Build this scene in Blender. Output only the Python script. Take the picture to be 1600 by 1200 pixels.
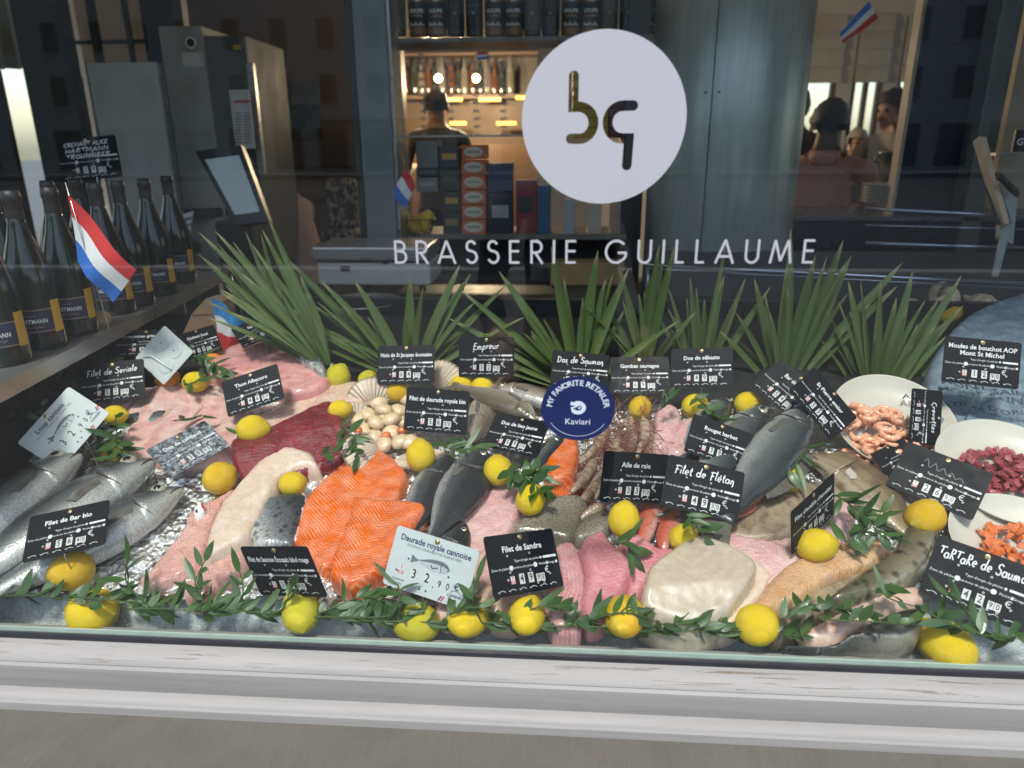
import bpy, bmesh, math, random
import numpy as np
from mathutils import Vector, Matrix, noise
from mathutils.geometry import delaunay_2d_cdt
for o in list(bpy.data.objects): bpy.data.objects.remove(o)
SC = bpy.context.scene
COL = SC.collection
RAD = math.radians
rng = random.Random(7)

# ---------------------------------------------------------------- camera
FPX = 1120.0
YAW, PITCH, ROLL = RAD(4.0), RAD(18.3), 0.0062
CAM = Vector((0, -0.92, 1.534))
_F = Vector((-math.sin(YAW)*math.cos(PITCH), math.cos(YAW)*math.cos(PITCH), -math.sin(PITCH)))
_R0 = Vector((math.cos(YAW), math.sin(YAW), 0))
_U0 = _R0.cross(_F)
_R = _R0*math.cos(ROLL) - _U0*math.sin(ROLL)
_U = _R0*math.sin(ROLL) + _U0*math.cos(ROLL)
cd = bpy.data.cameras.new('camera')
cam = bpy.data.objects.new('camera', cd); COL.objects.link(cam)
cd.sensor_width = 36; cd.lens = FPX/1600*36; cd.clip_start = 0.02; cd.clip_end = 500
m3 = Matrix((_R, _U, -_F)).transposed()
cd.dof.use_dof = True; cd.dof.focus_distance = 1.32; cd.dof.aperture_fstop = 3.6
cam.matrix_world = Matrix.Translation(CAM) @ m3.to_4x4()
SC.camera = cam

# ---------------------------------------------------------------- world, sun, exposure
SUN_EL, SUN_AZ = RAD(61), RAD(-14)      # sun stands behind the photographer, a little to the left
w = bpy.data.worlds.new('World'); SC.world = w; w.use_nodes = True
wt = w.node_tree
sky = wt.nodes.new('ShaderNodeTexSky'); sky.sky_type = 'NISHITA'; sky.sun_disc = False
sky.sun_elevation = SUN_EL; sky.sun_rotation = math.pi + SUN_AZ; sky.air_density = 1.3; sky.dust_density = 1.8
bg = wt.nodes['Background']; bg.inputs['Strength'].default_value = 0.15
wt.links.new(sky.outputs['Color'], bg.inputs['Color'])
sl = bpy.data.lights.new('sun', 'SUN'); sl.energy = 2.2; sl.angle = RAD(9); sl.color = (1, .955, .88)
sun = bpy.data.objects.new('sun', sl); COL.objects.link(sun)
sd = Vector((math.sin(SUN_AZ)*math.cos(SUN_EL), -math.cos(SUN_AZ)*math.cos(SUN_EL), math.sin(SUN_EL)))
sun.rotation_euler = sd.to_track_quat('Z', 'Y').to_euler(); sun.location = sd*20
SC.view_settings.view_transform = 'Standard'; SC.view_settings.look = 'None'
SC.view_settings.exposure = 1.0; SC.view_settings.gamma = 1
SC.cycles.use_denoising = True
SC.cycles.transparent_max_bounces = 24
SC.cycles.max_bounces = 8
SC.cycles.sample_clamp_indirect = 4.0

# ---------------------------------------------------------------- measuring helpers: pixel of the 1600 x 1200 photograph -> point on a surface
def ray(px, py): return _F*FPX + _R*(px-800) - _U*(py-600)
def onY(px, py, y): d = ray(px, py); return CAM + d*((y-CAM.y)/d.y)
def onZ(px, py, z): d = ray(px, py); return CAM + d*((z-CAM.z)/d.z)
ZS = 0.80; SLOPE = 0.28
_a = math.atan(SLOPE)
BX, BY, BN = Vector((1, 0, 0)), Vector((0, math.cos(_a), math.sin(_a))), Vector((0, -math.sin(_a), math.cos(_a)))
B0 = Vector((0, 0, ZS))
def bed(px, py, h=0.0):
    d = ray(px, py); return CAM + d*((h-(CAM-B0).dot(BN))/d.dot(BN))
def buv(p): q = p-B0; return (q.dot(BX), q.dot(BY))
def b3(u, v, h): return B0 + BX*u + BY*v + BN*h
def bhit(px, py, h=0.0): return buv(bed(px, py, h))
BEDM = Matrix((BX, BY, BN)).transposed()          # bed frame rotation

# ---------------------------------------------------------------- object helpers
def tag(o, label=None, cat=None, group=None, kind=None):
    if label: o['label'] = label
    if cat: o['category'] = cat
    if group: o['group'] = group
    if kind: o['kind'] = kind
    return o
def empty(name, loc=(0, 0, 0), label=None, cat=None, group=None):
    o = bpy.data.objects.new(name, None); COL.objects.link(o); o.location = loc; o.empty_display_size = .01
    return tag(o, label, cat, group)
def mesh(name, verts, faces, mat=None, smooth=True, uvs=None):
    me = bpy.data.meshes.new(name)
    me.from_pydata([tuple(v) for v in verts], [], faces)
    if uvs is not None:
        ul = me.uv_layers.new(name='UVMap')
        vi = np.zeros(len(me.loops), dtype=np.int32); me.loops.foreach_get('vertex_index', vi)
        ul.data.foreach_set('uv', np.asarray(uvs, dtype=np.float32)[vi].ravel())
    if smooth: me.polygons.foreach_set('use_smooth', [True]*len(me.polygons))
    if mat: me.materials.append(mat)
    me.update()
    return me
def link(name, me, parent=None, loc=None, rot=None):
    o = bpy.data.objects.new(name, me); COL.objects.link(o)
    if parent: o.parent = parent
    if loc is not None: o.location = loc
    if rot is not None: o.rotation_euler = rot
    return o
def obj(name, verts, faces, mat, parent=None, smooth=True, uvs=None, loc=None):
    return link(name, mesh(name, verts, faces, mat, smooth, uvs), parent, loc)
class MB:
    """collects boxes, tubes, lathes into one mesh"""
    def __init__(s): s.v = []; s.f = []
    def add(s, vs, fs):
        k = len(s.v); s.v += [Vector(v) for v in vs]; s.f += [tuple(i+k for i in f) for f in fs]; return s
    def box(s, c, d, rz=0, bev=0.0, M=None):
        bm = bmesh.new(); bmesh.ops.create_cube(bm, size=1)
        bmesh.ops.scale(bm, vec=d, verts=bm.verts)
        if bev: bmesh.ops.bevel(bm, geom=bm.edges[:], offset=bev, segments=2, affect='EDGES', profile=.5)
        T = M if M is not None else Matrix.Translation(c) @ Matrix.Rotation(rz, 4, 'Z')
        bm.verts.index_update()
        s.add([T @ v.co for v in bm.verts], [[v.index for v in f.verts] for f in bm.faces]); bm.free(); return s
    def tube(s, pts, r, n=8, cap=True):
        pts = [Vector(p) for p in pts]; rs = r if isinstance(r, (list, tuple)) else [r]*len(pts)
        vs = []; fs = []; ref = None
        for i, p in enumerate(pts):
            t = (pts[min(i+1, len(pts)-1)]-pts[max(i-1, 0)]).normalized()
            if ref is None: ref = t.orthogonal().normalized()
            ref = (ref-t*ref.dot(t)).normalized(); b = t.cross(ref)
            for k in range(n):
                a = 2*math.pi*k/n; vs.append(p+(ref*math.cos(a)+b*math.sin(a))*rs[i])
        for i in range(len(pts)-1):
            for k in range(n): fs.append((i*n+k, i*n+(k+1) % n, (i+1)*n+(k+1) % n, (i+1)*n+k))
        if cap: fs.append(tuple(range(n-1, -1, -1))); fs.append(tuple(range((len(pts)-1)*n, len(pts)*n)))
        return s.add(vs, fs)
    def lathe(s, prof, n=24, c=(0, 0, 0), M=None):
        vs = []; fs = []
        for (r, z) in prof:
            for k in range(n):
                a = 2*math.pi*k/n; vs.append(Vector((r*math.cos(a), r*math.sin(a), z)))
        for i in range(len(prof)-1):
            for k in range(n): fs.append((i*n+k, i*n+(k+1) % n, (i+1)*n+(k+1) % n, (i+1)*n+k))
        if prof[0][0] > 1e-6: fs.append(tuple(range(n-1, -1, -1)))
        if prof[-1][0] > 1e-6: fs.append(tuple(range((len(prof)-1)*n, len(prof)*n)))
        T = M if M is not None else Matrix.Translation(c)
        return s.add([T @ v for v in vs], fs)
    def ball(s, c, r, sc=(1, 1, 1), n=12):
        pr = [(max(1e-7, r*math.sin(math.pi*i/n)), -r*math.cos(math.pi*i/n)) for i in range(n+1)]
        return s.lathe(pr, n=max(8, n+4), M=Matrix.Translation(c) @ Matrix.Diagonal((*sc, 1)))
    def quad(s, a, b, c, d): return s.add([a, b, c, d], [(0, 1, 2, 3)])
    def build(s, name, mat, parent=None, smooth=False, loc=None, rot=None):
        me = mesh(name, s.v, s.f, mat, smooth)
        return link(name, me, parent, loc, rot)
def autosmooth(o, ang=35):
    me = o.data; me.polygons.foreach_set('use_smooth', [True]*len(me.polygons))
    me.set_sharp_from_angle(angle=RAD(ang)); return o
def cat_rom(pts, n=8, closed=False):
    P = [Vector(p) for p in pts]; L = len(P); out = []
    rg = range(L) if closed else range(L-1)
    for i in rg:
        p0 = P[(i-1) % L] if closed or i > 0 else P[0]*2-P[1]
        p1 = P[i]; p2 = P[(i+1) % L]
        p3 = P[(i+2) % L] if closed or i+2 < L else P[-1]*2-P[-2]
        for k in range(n):
            t = k/n
            out.append(.5*((2*p1)+(p2-p0)*t+(2*p0-5*p1+4*p2-p3)*t*t+(3*p1-p0-3*p2+p3)*t**3))
    if not closed: out.append(P[-1].copy())
    return out
def lerp(xs, ys, x): return float(np.interp(x, xs, ys))

# ---------------------------------------------------------------- material helpers (all procedural)
class NT:
    def __init__(s, name, rough=.5, metal=0., spec=.5):
        s.m = bpy.data.materials.new(name); s.m.use_nodes = True; s.t = s.m.node_tree
        s.b = s.t.nodes['Principled BSDF']; s.out = s.t.nodes['Material Output']
        s.set(Roughness=rough, Metallic=metal, **{'Specular IOR Level': spec})
    def inp(s, node, key, val):
        i = node.inputs[key]
        if isinstance(val, bpy.types.NodeSocket): s.t.links.new(val, i)
        elif hasattr(i.default_value, '__len__') and not hasattr(val, '__len__'): i.default_value = [val]*len(i.default_value)
        elif hasattr(i.default_value, '__len__') and len(i.default_value) == 4 and len(val) == 3: i.default_value = (*val, 1)
        else: i.default_value = val
    def set(s, **kw):
        for k, v in kw.items(): s.inp(s.b, k.replace('_', ' ') if k not in s.b.inputs else k, v)
        return s
    def n(s, typ, ins=None, **props):
        nd = s.t.nodes.new('ShaderNode'+typ)
        for k, v in props.items(): setattr(nd, k, v)
        for k, v in (ins or {}).items(): s.inp(nd, k, v)
        return nd
    def obj(s): return s.n('TexCoord').outputs['Object']
    def uv(s): return s.n('TexCoord').outputs['UV']
    def gen(s): return s.n('TexCoord').outputs['Generated']
    def noise(s, scale, vec=None, detail=3, dist=0., rough=.5):
        return s.n('TexNoise', {'Vector': vec if vec is not None else s.obj(), 'Scale': scale, 'Detail': detail, 'Distortion': dist, 'Roughness': rough}).outputs['Fac']
    def vor(s, scale, vec=None, feature='F1', out='Distance'):
        return s.n('TexVoronoi', {'Vector': vec if vec is not None else s.obj(), 'Scale': scale}, feature=feature).outputs[out]
    def math(s, op, a, b=0., c=0.):
        nd = s.n('Math', operation=op)
        for i, v in enumerate((a, b, c)): s.inp(nd, i, v)
        return nd.outputs[0]
    def ramp(s, fac, stops):
        nd = s.n('ValToRGB', {'Fac': fac}); cr = nd.color_ramp
        while len(cr.elements) < len(stops): cr.elements.new(.5)
        for e, (p, c) in zip(cr.elements, stops):
            e.position = p; e.color = (c, c, c, 1) if not hasattr(c, '__len__') else (*c[:3], 1)
        return nd.outputs['Color']
    def mix(s, fac, a, b, mode='MIX'):
        nd = s.n('Mix', data_type='RGBA', blend_type=mode)
        s.inp(nd, 0, fac); s.inp(nd, 6, a); s.inp(nd, 7, b); return nd.outputs[2]
    def sep(s, vec): return s.n('SeparateXYZ', {0: vec}).outputs
    def bump(s, h, strength=.3, dist=.002, normal=None):
        ins = {'Height': h, 'Strength': strength, 'Distance': dist}
        if normal is not None: ins['Normal'] = normal
        o = s.n('Bump', ins).outputs['Normal']; s.inp(s.b, 'Normal', o); return o
    def rnd(s): return s.n('ObjectInfo').outputs['Random']
_mats = {}
def plain(name, c1, c2=None, rough=.5, metal=0., scale=20, bump=0., bdist=.002, bscale=None, spec=.5, coat=0., sss=0., detail=4):
    """noise-varied paint / cloth / plastic"""
    if name in _mats: return _mats[name]
    M = NT(name, rough, metal, spec)
    c2 = c2 or tuple(x*.82 for x in c1)
    f = M.noise(scale, detail=detail)
    M.set(**{'Base Color': M.ramp(f, [(.3, c2), (.7, c1)])})
    M.set(Roughness=M.math('ADD', M.math('MULTIPLY', M.noise(scale*2.3), .2), rough-.1))
    if bump: M.bump(M.noise(bscale or scale*6), bump, bdist)
    if coat: M.set(**{'Coat Weight': coat, 'Coat Roughness': .12})
    if sss: M.set(**{'Subsurface Weight': sss, 'Subsurface Scale': .01, 'Subsurface Radius': (1, .45, .3)})
    _mats[name] = M.m; return M.m
def emit(name, col, strength):
    if name in _mats: return _mats[name]
    M = NT(name, .4); M.set(**{'Base Color': col, 'Emission Color': M.mix(M.noise(6), col, tuple(min(1, c*1.08) for c in col)), 'Emission Strength': strength}); _mats[name] = M.m; return M.m
# ================================================================ SETTING: street, shop front, glass
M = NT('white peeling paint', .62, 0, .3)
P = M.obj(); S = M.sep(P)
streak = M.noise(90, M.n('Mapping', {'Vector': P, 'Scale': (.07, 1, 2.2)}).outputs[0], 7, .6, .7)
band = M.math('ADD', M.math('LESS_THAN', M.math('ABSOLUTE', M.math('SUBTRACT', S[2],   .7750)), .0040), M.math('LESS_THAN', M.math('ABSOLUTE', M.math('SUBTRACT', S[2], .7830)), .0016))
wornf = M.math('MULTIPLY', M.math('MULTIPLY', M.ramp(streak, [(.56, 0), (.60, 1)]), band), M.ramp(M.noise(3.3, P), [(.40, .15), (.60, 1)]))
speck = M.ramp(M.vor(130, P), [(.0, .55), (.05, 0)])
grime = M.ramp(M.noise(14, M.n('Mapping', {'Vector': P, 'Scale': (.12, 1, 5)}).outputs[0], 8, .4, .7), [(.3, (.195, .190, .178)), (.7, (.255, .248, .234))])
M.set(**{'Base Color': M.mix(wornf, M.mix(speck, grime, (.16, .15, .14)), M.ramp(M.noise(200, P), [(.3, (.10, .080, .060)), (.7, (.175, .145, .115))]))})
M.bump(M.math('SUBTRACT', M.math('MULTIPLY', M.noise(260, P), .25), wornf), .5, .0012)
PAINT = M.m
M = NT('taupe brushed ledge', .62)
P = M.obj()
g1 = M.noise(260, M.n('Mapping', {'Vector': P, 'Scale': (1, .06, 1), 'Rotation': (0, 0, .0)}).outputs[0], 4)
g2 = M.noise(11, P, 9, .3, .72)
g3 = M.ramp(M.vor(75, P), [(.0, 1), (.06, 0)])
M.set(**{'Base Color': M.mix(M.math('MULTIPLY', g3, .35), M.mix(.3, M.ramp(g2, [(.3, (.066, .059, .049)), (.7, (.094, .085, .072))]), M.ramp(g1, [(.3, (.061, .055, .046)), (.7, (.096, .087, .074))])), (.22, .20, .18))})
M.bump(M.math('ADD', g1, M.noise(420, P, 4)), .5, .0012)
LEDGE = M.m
M = NT('window glass', .0)
lw = M.n('LayerWeight', {'Blend': .5}).outputs['Facing']
fr = M.math('ADD', M.math('MULTIPLY', M.math('POWER', lw, 5.), .95), .038)
tr = M.n('BsdfTransparent', {'Color': (.955, .975, .965)}); gl = M.n('BsdfGlossy', {'Roughness': .006})
mx = M.n('MixShader', {0: fr, 1: tr.outputs[0], 2: gl.outputs[0]})
M.t.links.new(mx.outputs[0], M.out.inputs['Surface']); GLASS = M.m
DARKMETAL = plain('dark grey metal', (.045, .05, .048), (.03, .034, .033), .42, .3, 8)
MIDMETAL = plain('grey green metal', (.115, .13, .125), (.085, .10, .095), .4, .35, 6)
STEEL = plain('brushed steel', (.46, .46, .45), (.34, .34, .34), .3, .9, 30)
BLACK = plain('black plastic', (.012, .012, .013), (.02, .02, .02), .38, 0, 30)
WHITEP = plain('white print', (.80, .80, .78), (.74, .74, .73), .5, 0, 90)
VINYL = plain('white vinyl', (.385, .385, .405), (.37, .37, .39), .45, 0, 8)

# street
def slab_box(name, x0, x1, y0, y1, z0, z1, mat, kind='structure', bev=0.):
    o = MB().box(((x0+x1)/2, (y0+y1)/2, (z0+z1)/2), (x1-x0, y1-y0, z1-z0), bev=bev).build(name, mat)
    return tag(o, kind=kind) if kind else o
PAVE = plain('grey paving', (.105, .10, .096), (.075, .072, .07), .8, 0, 3, .3, .004, 60)
ASPH = plain('asphalt', (.055, .055, .056), (.04, .04, .042), .9, 0, 14, .4, .004, 160)
slab_box('ground', -120, 120, -120, 120, -.4, -.16, PAVE)
slab_box('pavement', -40, 40, -8.4, -.02, -.15, 0, PAVE)
slab_box('road', -60, 60, -46, -8.4, -.155, -.12, ASPH)
slab_box('kerb', -40, 40, -8.62, -8.4, -.16, .012, plain('pale kerb stone', (.55, .53, .50), (.46, .45, .43), .7, 0, 4), bev=.012)
# shop front: ledge, moulded trim, gasket, glass
prof = [(.03, .60), (.03, .797), (-.005, .797), (-.012, .7965), (-.022, .794), (-.031, .789), (-.0365, .784), (-.0385, .7795), (-.0375, .778), (-.0445, .776),
        (-.049, .742), (-.0485, .7405), (-.056, .7395), (-.0615, .7375), (-.066, .7335), (-.0675, .7305), (-.0725, .7295), (-.0745, .715), (-.0745, .60)]
prof = [(y, z-(.0115 if z > .70 else 0)) for y, z in prof]
def extrude_x(name, prof, x0, x1, mat, parent=None, smooth=True, seg=1):
    vs = []; fs = []; n = len(prof)
    for k in range(seg+1):
        x = x0+(x1-x0)*k/seg
        vs += [(x, y, z) for (y, z) in prof]
    for k in range(seg):
        for i in range(n):
            j = (i+1) % n; fs.append((k*n+i, (k+1)*n+i, (k+1)*n+j, k*n+j))
    fs.append(tuple(range(n-1, -1, -1))); fs.append(tuple(range(seg*n, seg*n+n)))
    o = obj(name, vs, fs, mat, parent)
    return autosmooth(o, 28)
fb = empty('shop_front', (0, 0, 0), 'white moulded timber window sill with peeling paint above the taupe ledge', 'window sill')
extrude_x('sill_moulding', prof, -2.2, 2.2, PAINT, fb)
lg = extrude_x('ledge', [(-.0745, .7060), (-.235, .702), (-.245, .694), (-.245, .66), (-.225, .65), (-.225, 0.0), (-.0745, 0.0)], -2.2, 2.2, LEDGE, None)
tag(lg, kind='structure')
GASK = plain('black gasket', (.012, .014, .02), (.02, .02, .026), .35)
GEDGE = plain('green glass edge', (.44, .52, .47), (.36, .44, .40), .35, 0, 30)
extrude_x('gasket', [(-.0065, .7857), (-.0065, .7930), (-.0012, .7940), (-.0012, .7857)], -2.2, 2.2, GASK, fb)
wp = empty('window_pane', (0, 0, .7885), 'large clear shop window pane carrying the white lettering', 'window')
MB().box((0, .004, .95), (4.36, .008, 1.9)).build('pane', GLASS, wp)
extrude_x('spacer', [(.0090, -.0008), (.0090, .0062), (.0125, .0062), (.0125, -.0008)], -2.18, 2.18, GEDGE, wp)
for x, nm in ((-2.25, 'post'), (2.25, 'post')):
    MB().box((x, .02, 1.5), (.1, .1, 3.0), bev=.006).build('post', MIDMETAL, fb)
MB().box((0, .02, 2.78), (4.6, .1, .16), bev=.006).build('head_rail', MIDMETAL, fb)
STONE = plain('pale stone', (.36, .33, .29), (.28, .26, .225), .85, 0, 2.5, .3, .01, 30)
for x0, x1 in ((-9, -2.3), (2.3, 9)):
    tag(slab_box('wall', x0, x1, -.1, .15, 0, 3.4, STONE), kind='structure')
tag(slab_box('wall', -9, 9, -.1, .15, 2.86, 6.5, STONE), kind='structure')

# opposite building (only the pane shows it, as a faint reflection)
ob = empty('opposite_building', (0, -46, 0), 'pale stone building across the square, mirrored faintly in the pane', 'building')
FAC = plain('facade stone', (.44, .43, .415), (.36, .355, .345), .9, 0, 1.2, .3, .02, 12)
DKG = NT('dark window glass', .08); DKG.set(**{'Base Color': DKG.ramp(DKG.noise(1.2), [(.3, (.012, .014, .018)), (.7, (.03, .035, .045))])}); DKG = DKG.m
BLUEAWN = plain('navy awning cloth', (.02, .035, .10), (.015, .025, .07), .8, 0, 6)
w_ = MB()
w_.box((0, -1, 6.5), (110, 2, 13)); w_.build('wall', FAC, ob)
for fl in range(3):
    for k in range(-14, 15):
        x = k*2.9; z = 1.5 if fl == 0 else 1.9+fl*3.1
        fm = MB()
        ww, hh = (2.0, 2.6) if fl == 0 else (1.2, 1.9)
        for sx in (-1, 1): fm.box((x+sx*ww/2, .03, z), (.12, .12, hh+.12))
        for sz in (-1, 1): fm.box((x, .03, z+sz*hh/2), (ww-.12, .12, .12))
        wo = fm.build('window', plain('window frame paint', (.5, .48, .45)), ob)
        MB().box((x, .012, z), (ww-.1, .024, hh-.1)).build('pane', DKG, wo)
MB().box((0, .55, 3.15), (30, 1.1, .06)).build('awning', BLUEAWN, ob)
MB().box((0, .05, 13.15), (110.4, .5, .3)).build('cornice', FAC, ob)

# ================================================================ lettering helpers
_tc = {}
def text_mesh(body, size=1., bold=0., align='CENTER', shear=0., spacing=1., width=None):
    key = (body, size, bold, align, shear, spacing)
    if key not in _tc:
        cu = bpy.data.curves.new('text', 'FONT'); cu.body = body; cu.size = size; cu.align_x = align; cu.align_y = 'CENTER'
        cu.offset = bold*size; cu.shear = shear; cu.space_character = spacing; cu.resolution_u = 2
        to = bpy.data.objects.new('text_tmp', cu)
        me = to.to_mesh()
        V = [v.co.copy() for v in me.vertices]; Fc = [tuple(p.vertices) for p in me.polygons]
        to.to_mesh_clear(); bpy.data.objects.remove(to); bpy.data.curves.remove(cu)
        _tc[key] = (V, Fc)
    V, Fc = _tc[key]; V = [v.copy() for v in V]
    if width and V:
        xs = [v.x for v in V]; sc = width/(max(xs)-min(xs)+1e-9)
        for v in V: v.x *= sc
    return V, Fc
def stroke(path, w, cap='butt', n=8):
    """closed outline polygon of a thick polyline"""
    P_ = [Vector((p[0], p[1])) for p in path]
    L = []; Rr = []
    for i, p in enumerate(P_):
        if i == 0: d0 = d1 = (P_[1]-p).normalized()
        elif i == len(P_)-1: d0 = d1 = (p-P_[i-1]).normalized()
        else: d0 = (p-P_[i-1]).normalized(); d1 = (P_[i+1]-p).normalized()
        n0 = Vector((-d0.y, d0.x)); n1 = Vector((-d1.y, d1.x)); nn = n0+n1
        if nn.length < .2: nn = n0
        nn.normalize(); k = min(1.8, 1/max(.35, nn.dot(n0)))
        L.append(p+nn*w/2*k); Rr.append(p-nn*w/2*k)
    out = list(L)
    if cap == 'round':
        d = (P_[-1]-P_[-2]).normalized(); a0 = math.atan2(d.x, -d.y)
        a0 = math.atan2(L[-1].y-P_[-1].y, L[-1].x-P_[-1].x)
        out += [P_[-1]+Vector((math.cos(a0-math.pi*k/n), math.sin(a0-math.pi*k/n)))*w/2 for k in range(1, n)]
    out += Rr[::-1]
    if cap == 'round':
        a0 = math.atan2(Rr[0].y-P_[0].y, Rr[0].x-P_[0].x)
        out += [P_[0]+Vector((math.cos(a0-math.pi*k/n), math.sin(a0-math.pi*k/n)))*w/2 for k in range(1, n)]
    return L, Rr, out
def ribbon(path, w, z=0., V=None, Fc=None):
    L, Rr, _ = stroke(path, w)
    k = len(V)
    for a, b in zip(L, Rr): V.append(Vector((a.x, a.y, z))); V.append(Vector((b.x, b.y, z)))
    for i in range(len(L)-1): Fc.append((k+2*i, k+2*i+1, k+2*i+3, k+2*i+2))
def arc(cx, cy, rx, ry, a0, a1, n=14):
    return [(cx+rx*math.cos(RAD(a0+(a1-a0)*k/n)), cy+ry*math.sin(RAD(a0+(a1-a0)*k/n))) for k in range(n+1)]
# geometric capitals, unit height, (advance, strokes)
CAPS = {
 'B': (.52, [[(.06, 0), (.06, 1)], [(.06, .95), (.26, .95)]+arc(.26, .745, .20, .205, 90, -90)+[(.06, .54)], [(.06, .54), (.28, .54)]+arc(.28, .295, .235, .245, 90, -90)+[(.06, .05)]]),
 'R': (.54, [[(.06, 0), (.06, 1)], [(.06, .95), (.26, .95)]+arc(.26, .71, .225, .24, 90, -90)+[(.06, .47)], [(.22, .47), (.53, 0)]]),
 'A': (.80, [[(.03, 0), (.40, .99)], [(.40, .99), (.77, 0)], [(.17, .30), (.63, .30)]]),
 'S': (.52, [arc(.25, .745, .185, .215, 20, 235)+arc(.27, .285, .215, .245, 75, -160)]),
 'E': (.50, [[(.06, 0), (.06, 1)], [(.06, .95), (.46, .95)], [(.06, .53), (.44, .53)], [(.06, .05), (.46, .05)]]),
 'I': (.12, [[(.06, 0), (.06, 1)]]),
 'G': (.96, [arc(.49, .5, .43, .46, 42, 318, 24)[:-3]+[(.80, .18), (.88, .28), (.90, .47)], [(.93, .46), (.56, .46)]]),
 'U': (.62, [[(.06, 1), (.06, .32)]+arc(.31, .30, .25, .26, 180, 360)+[(.56, 1)]]),
 'L': (.42, [[(.06, 0), (.06, 1)], [(.06, .05), (.40, .05)]]),
 'M': (.92, [[(.04, 0), (.19, .97)], [(.19, .97), (.46, .10)], [(.46, .10), (.73, .97)], [(.73, .97), (.88, 0)]]),
 ' ': (.34, [])}
def on_glass(px, py): p = onY(px, py, -.0004); return p
lt = empty('window_lettering', (0, 0, 0), 'white vinyl words BRASSERIE GUILLAUME across the window pane', 'lettering')
word = 'BRASSERIE GUILLAUME'
pl, pr_ = on_glass(617, 412), on_glass(1271, 411.5)
ht = on_glass(940, 375).z-on_glass(940, 412).z
adv = sum(CAPS[c][0] for c in word); gap = ((pr_.x-pl.x)/ht-adv)/(len(word)-1)
x = pl.x
for i, c in enumerate(word):
    V = []; Fc = []
    for k, st in enumerate(CAPS[c][1]): ribbon(st, .105, k*.002, V, Fc)
    if V:
        z0 = pl.z+(pr_.z-pl.z)*(x-pl.x)/(pr_.x-pl.x)
        obj('letter', [(x+v.x*ht, -.0006-v.z*ht, z0+v.y*ht) for v in V], Fc, VINYL, lt, smooth=False)
    x += (CAPS[c][0]+gap)*ht
# round white sticker with the two letter cut-outs
def filled(outlines, name):
    cu = bpy.data.curves.new(name, 'CURVE'); cu.dimensions = '2D'; cu.fill_mode = 'BOTH'
    for ol in outlines:
        sp = cu.splines.new('POLY'); sp.points.add(len(ol)-1)
        for p, q in zip(sp.points, ol): p.co = (q[0], q[1], 0, 1)
        sp.use_cyclic_u = True
    to = bpy.data.objects.new('tmp', cu); me = to.to_mesh()
    V = [v.co.copy() for v in me.vertices]; Fc = [tuple(p.vertices) for p in me.polygons]
    to.to_mesh_clear(); bpy.data.objects.remove(to); bpy.data.curves.remove(cu)
    return V, Fc
def g2(px, py): p = on_glass(px, py); return (p.x, p.z)
cc = g2(943, 186.5); cr_ = (g2(1071, 187)[0]-g2(815, 187)[0])/2; crz = (g2(943, 50)[1]-g2(943, 323)[1])/2
cr_ = (cr_+crz)/2
K = cr_/128
def gl2(px, py): return (cc[0]+(px-943)*K, cc[1]-(py-186.5)*K*.965)
bp = [(895.5, 121), (895.5, 167), (905, 167)]+[(905+22.5*math.sin(RAD(a)), 192-24.5*math.cos(RAD(a))) for a in range(10, 175, 11)]+[(905, 216), (892.5, 216)]
qp = [(988, 166), (975, 166)]+[(973-23.5*math.sin(RAD(a)), 191-25*math.cos(RAD(a))) for a in range(10, 175, 11)]+[(973, 216), (983.5, 216), (982, 258)]
circ = [(cc[0]+cr_*math.cos(2*math.pi*k/96), cc[1]+cr_*math.sin(2*math.pi*k/96)) for k in range(96)]
outs = [circ]
for pth in (bp, qp):
    outs.append([tuple(p) for p in stroke([gl2(*p) for p in pth], 15.5*K, 'round')[2]])
V, Fc = filled(outs, 'round_sticker')
st = obj('round_sticker', [(v.x, -.0007, v.y) for v in V], Fc, VINYL, None, smooth=False)
tag(st, 'large round white vinyl logo with two cut-out letters on the pane', 'sticker')
# navy round retailer sticker
NAVY = plain('navy vinyl', (.012, .020, .085), (.010, .016, .07), .3, 0, 12)
kc = g2(903, 638.5); kr = (g2(961, 638)[0]-g2(845.5, 638)[0])/2
ks = empty('retailer_sticker', (kc[0], -.0007, kc[1]), 'navy round sticker reading MY FAVORITE RETAILER on the pane', 'sticker')
n = 64
obj('disc', [(0, 0, 0)]+[(kr*math.cos(2*math.pi*k/n), 0, kr*.93*math.sin(2*math.pi*k/n)) for k in range(n)], [(0, 1+k, 1+(k+1) % n) for k in range(n)], NAVY, ks, smooth=False)
PALEV = plain('pale vinyl print', (.55, .58, .66), (.50, .53, .60), .5, 0, 30)
tx = 'MY FAVORITE RETAILER'
wd = [.8 if c == 'M' else .28 if c in 'I ' else .62 for c in tx]; tot = sum(wd); run = 0
V2 = []; F2 = []
for c, d in zip(tx, wd):
    a = RAD(176)-RAD(172)*(run+d/2)/tot; run += d
    if c == ' ': continue
    V, Fc = text_mesh(c, kr*.22, .02)
    k = len(V2); r_ = kr*.77
    for v in V:
        b = a-math.pi/2; q = Vector((v.x*math.cos(b)-v.y*math.sin(b)+r_*math.cos(a), v.x*math.sin(b)+v.y*math.cos(b)+r_*math.sin(a)*.95+kr*.0))
        V2.append((q.x, -.0003, q.y))
    F2 += [tuple(i+k for i in f) for f in Fc]
obj('arched_words', V2, F2, PALEV, ks, smooth=False)
V, Fc = text_mesh('Kaviari', kr*.24, .005, spacing=1.05)
obj('name', [(v.x, -.0003, v.y-kr*.38) for v in V], Fc, PALEV, ks, smooth=False)
V = []; Fc = []
ribbon([(kr*.16*math.cos(RAD(a))*(1 if a < 300 else 1), kr*.14*math.sin(RAD(a))) for a in range(-150, 130, 14)], kr*.11, 0, V, Fc)
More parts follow.
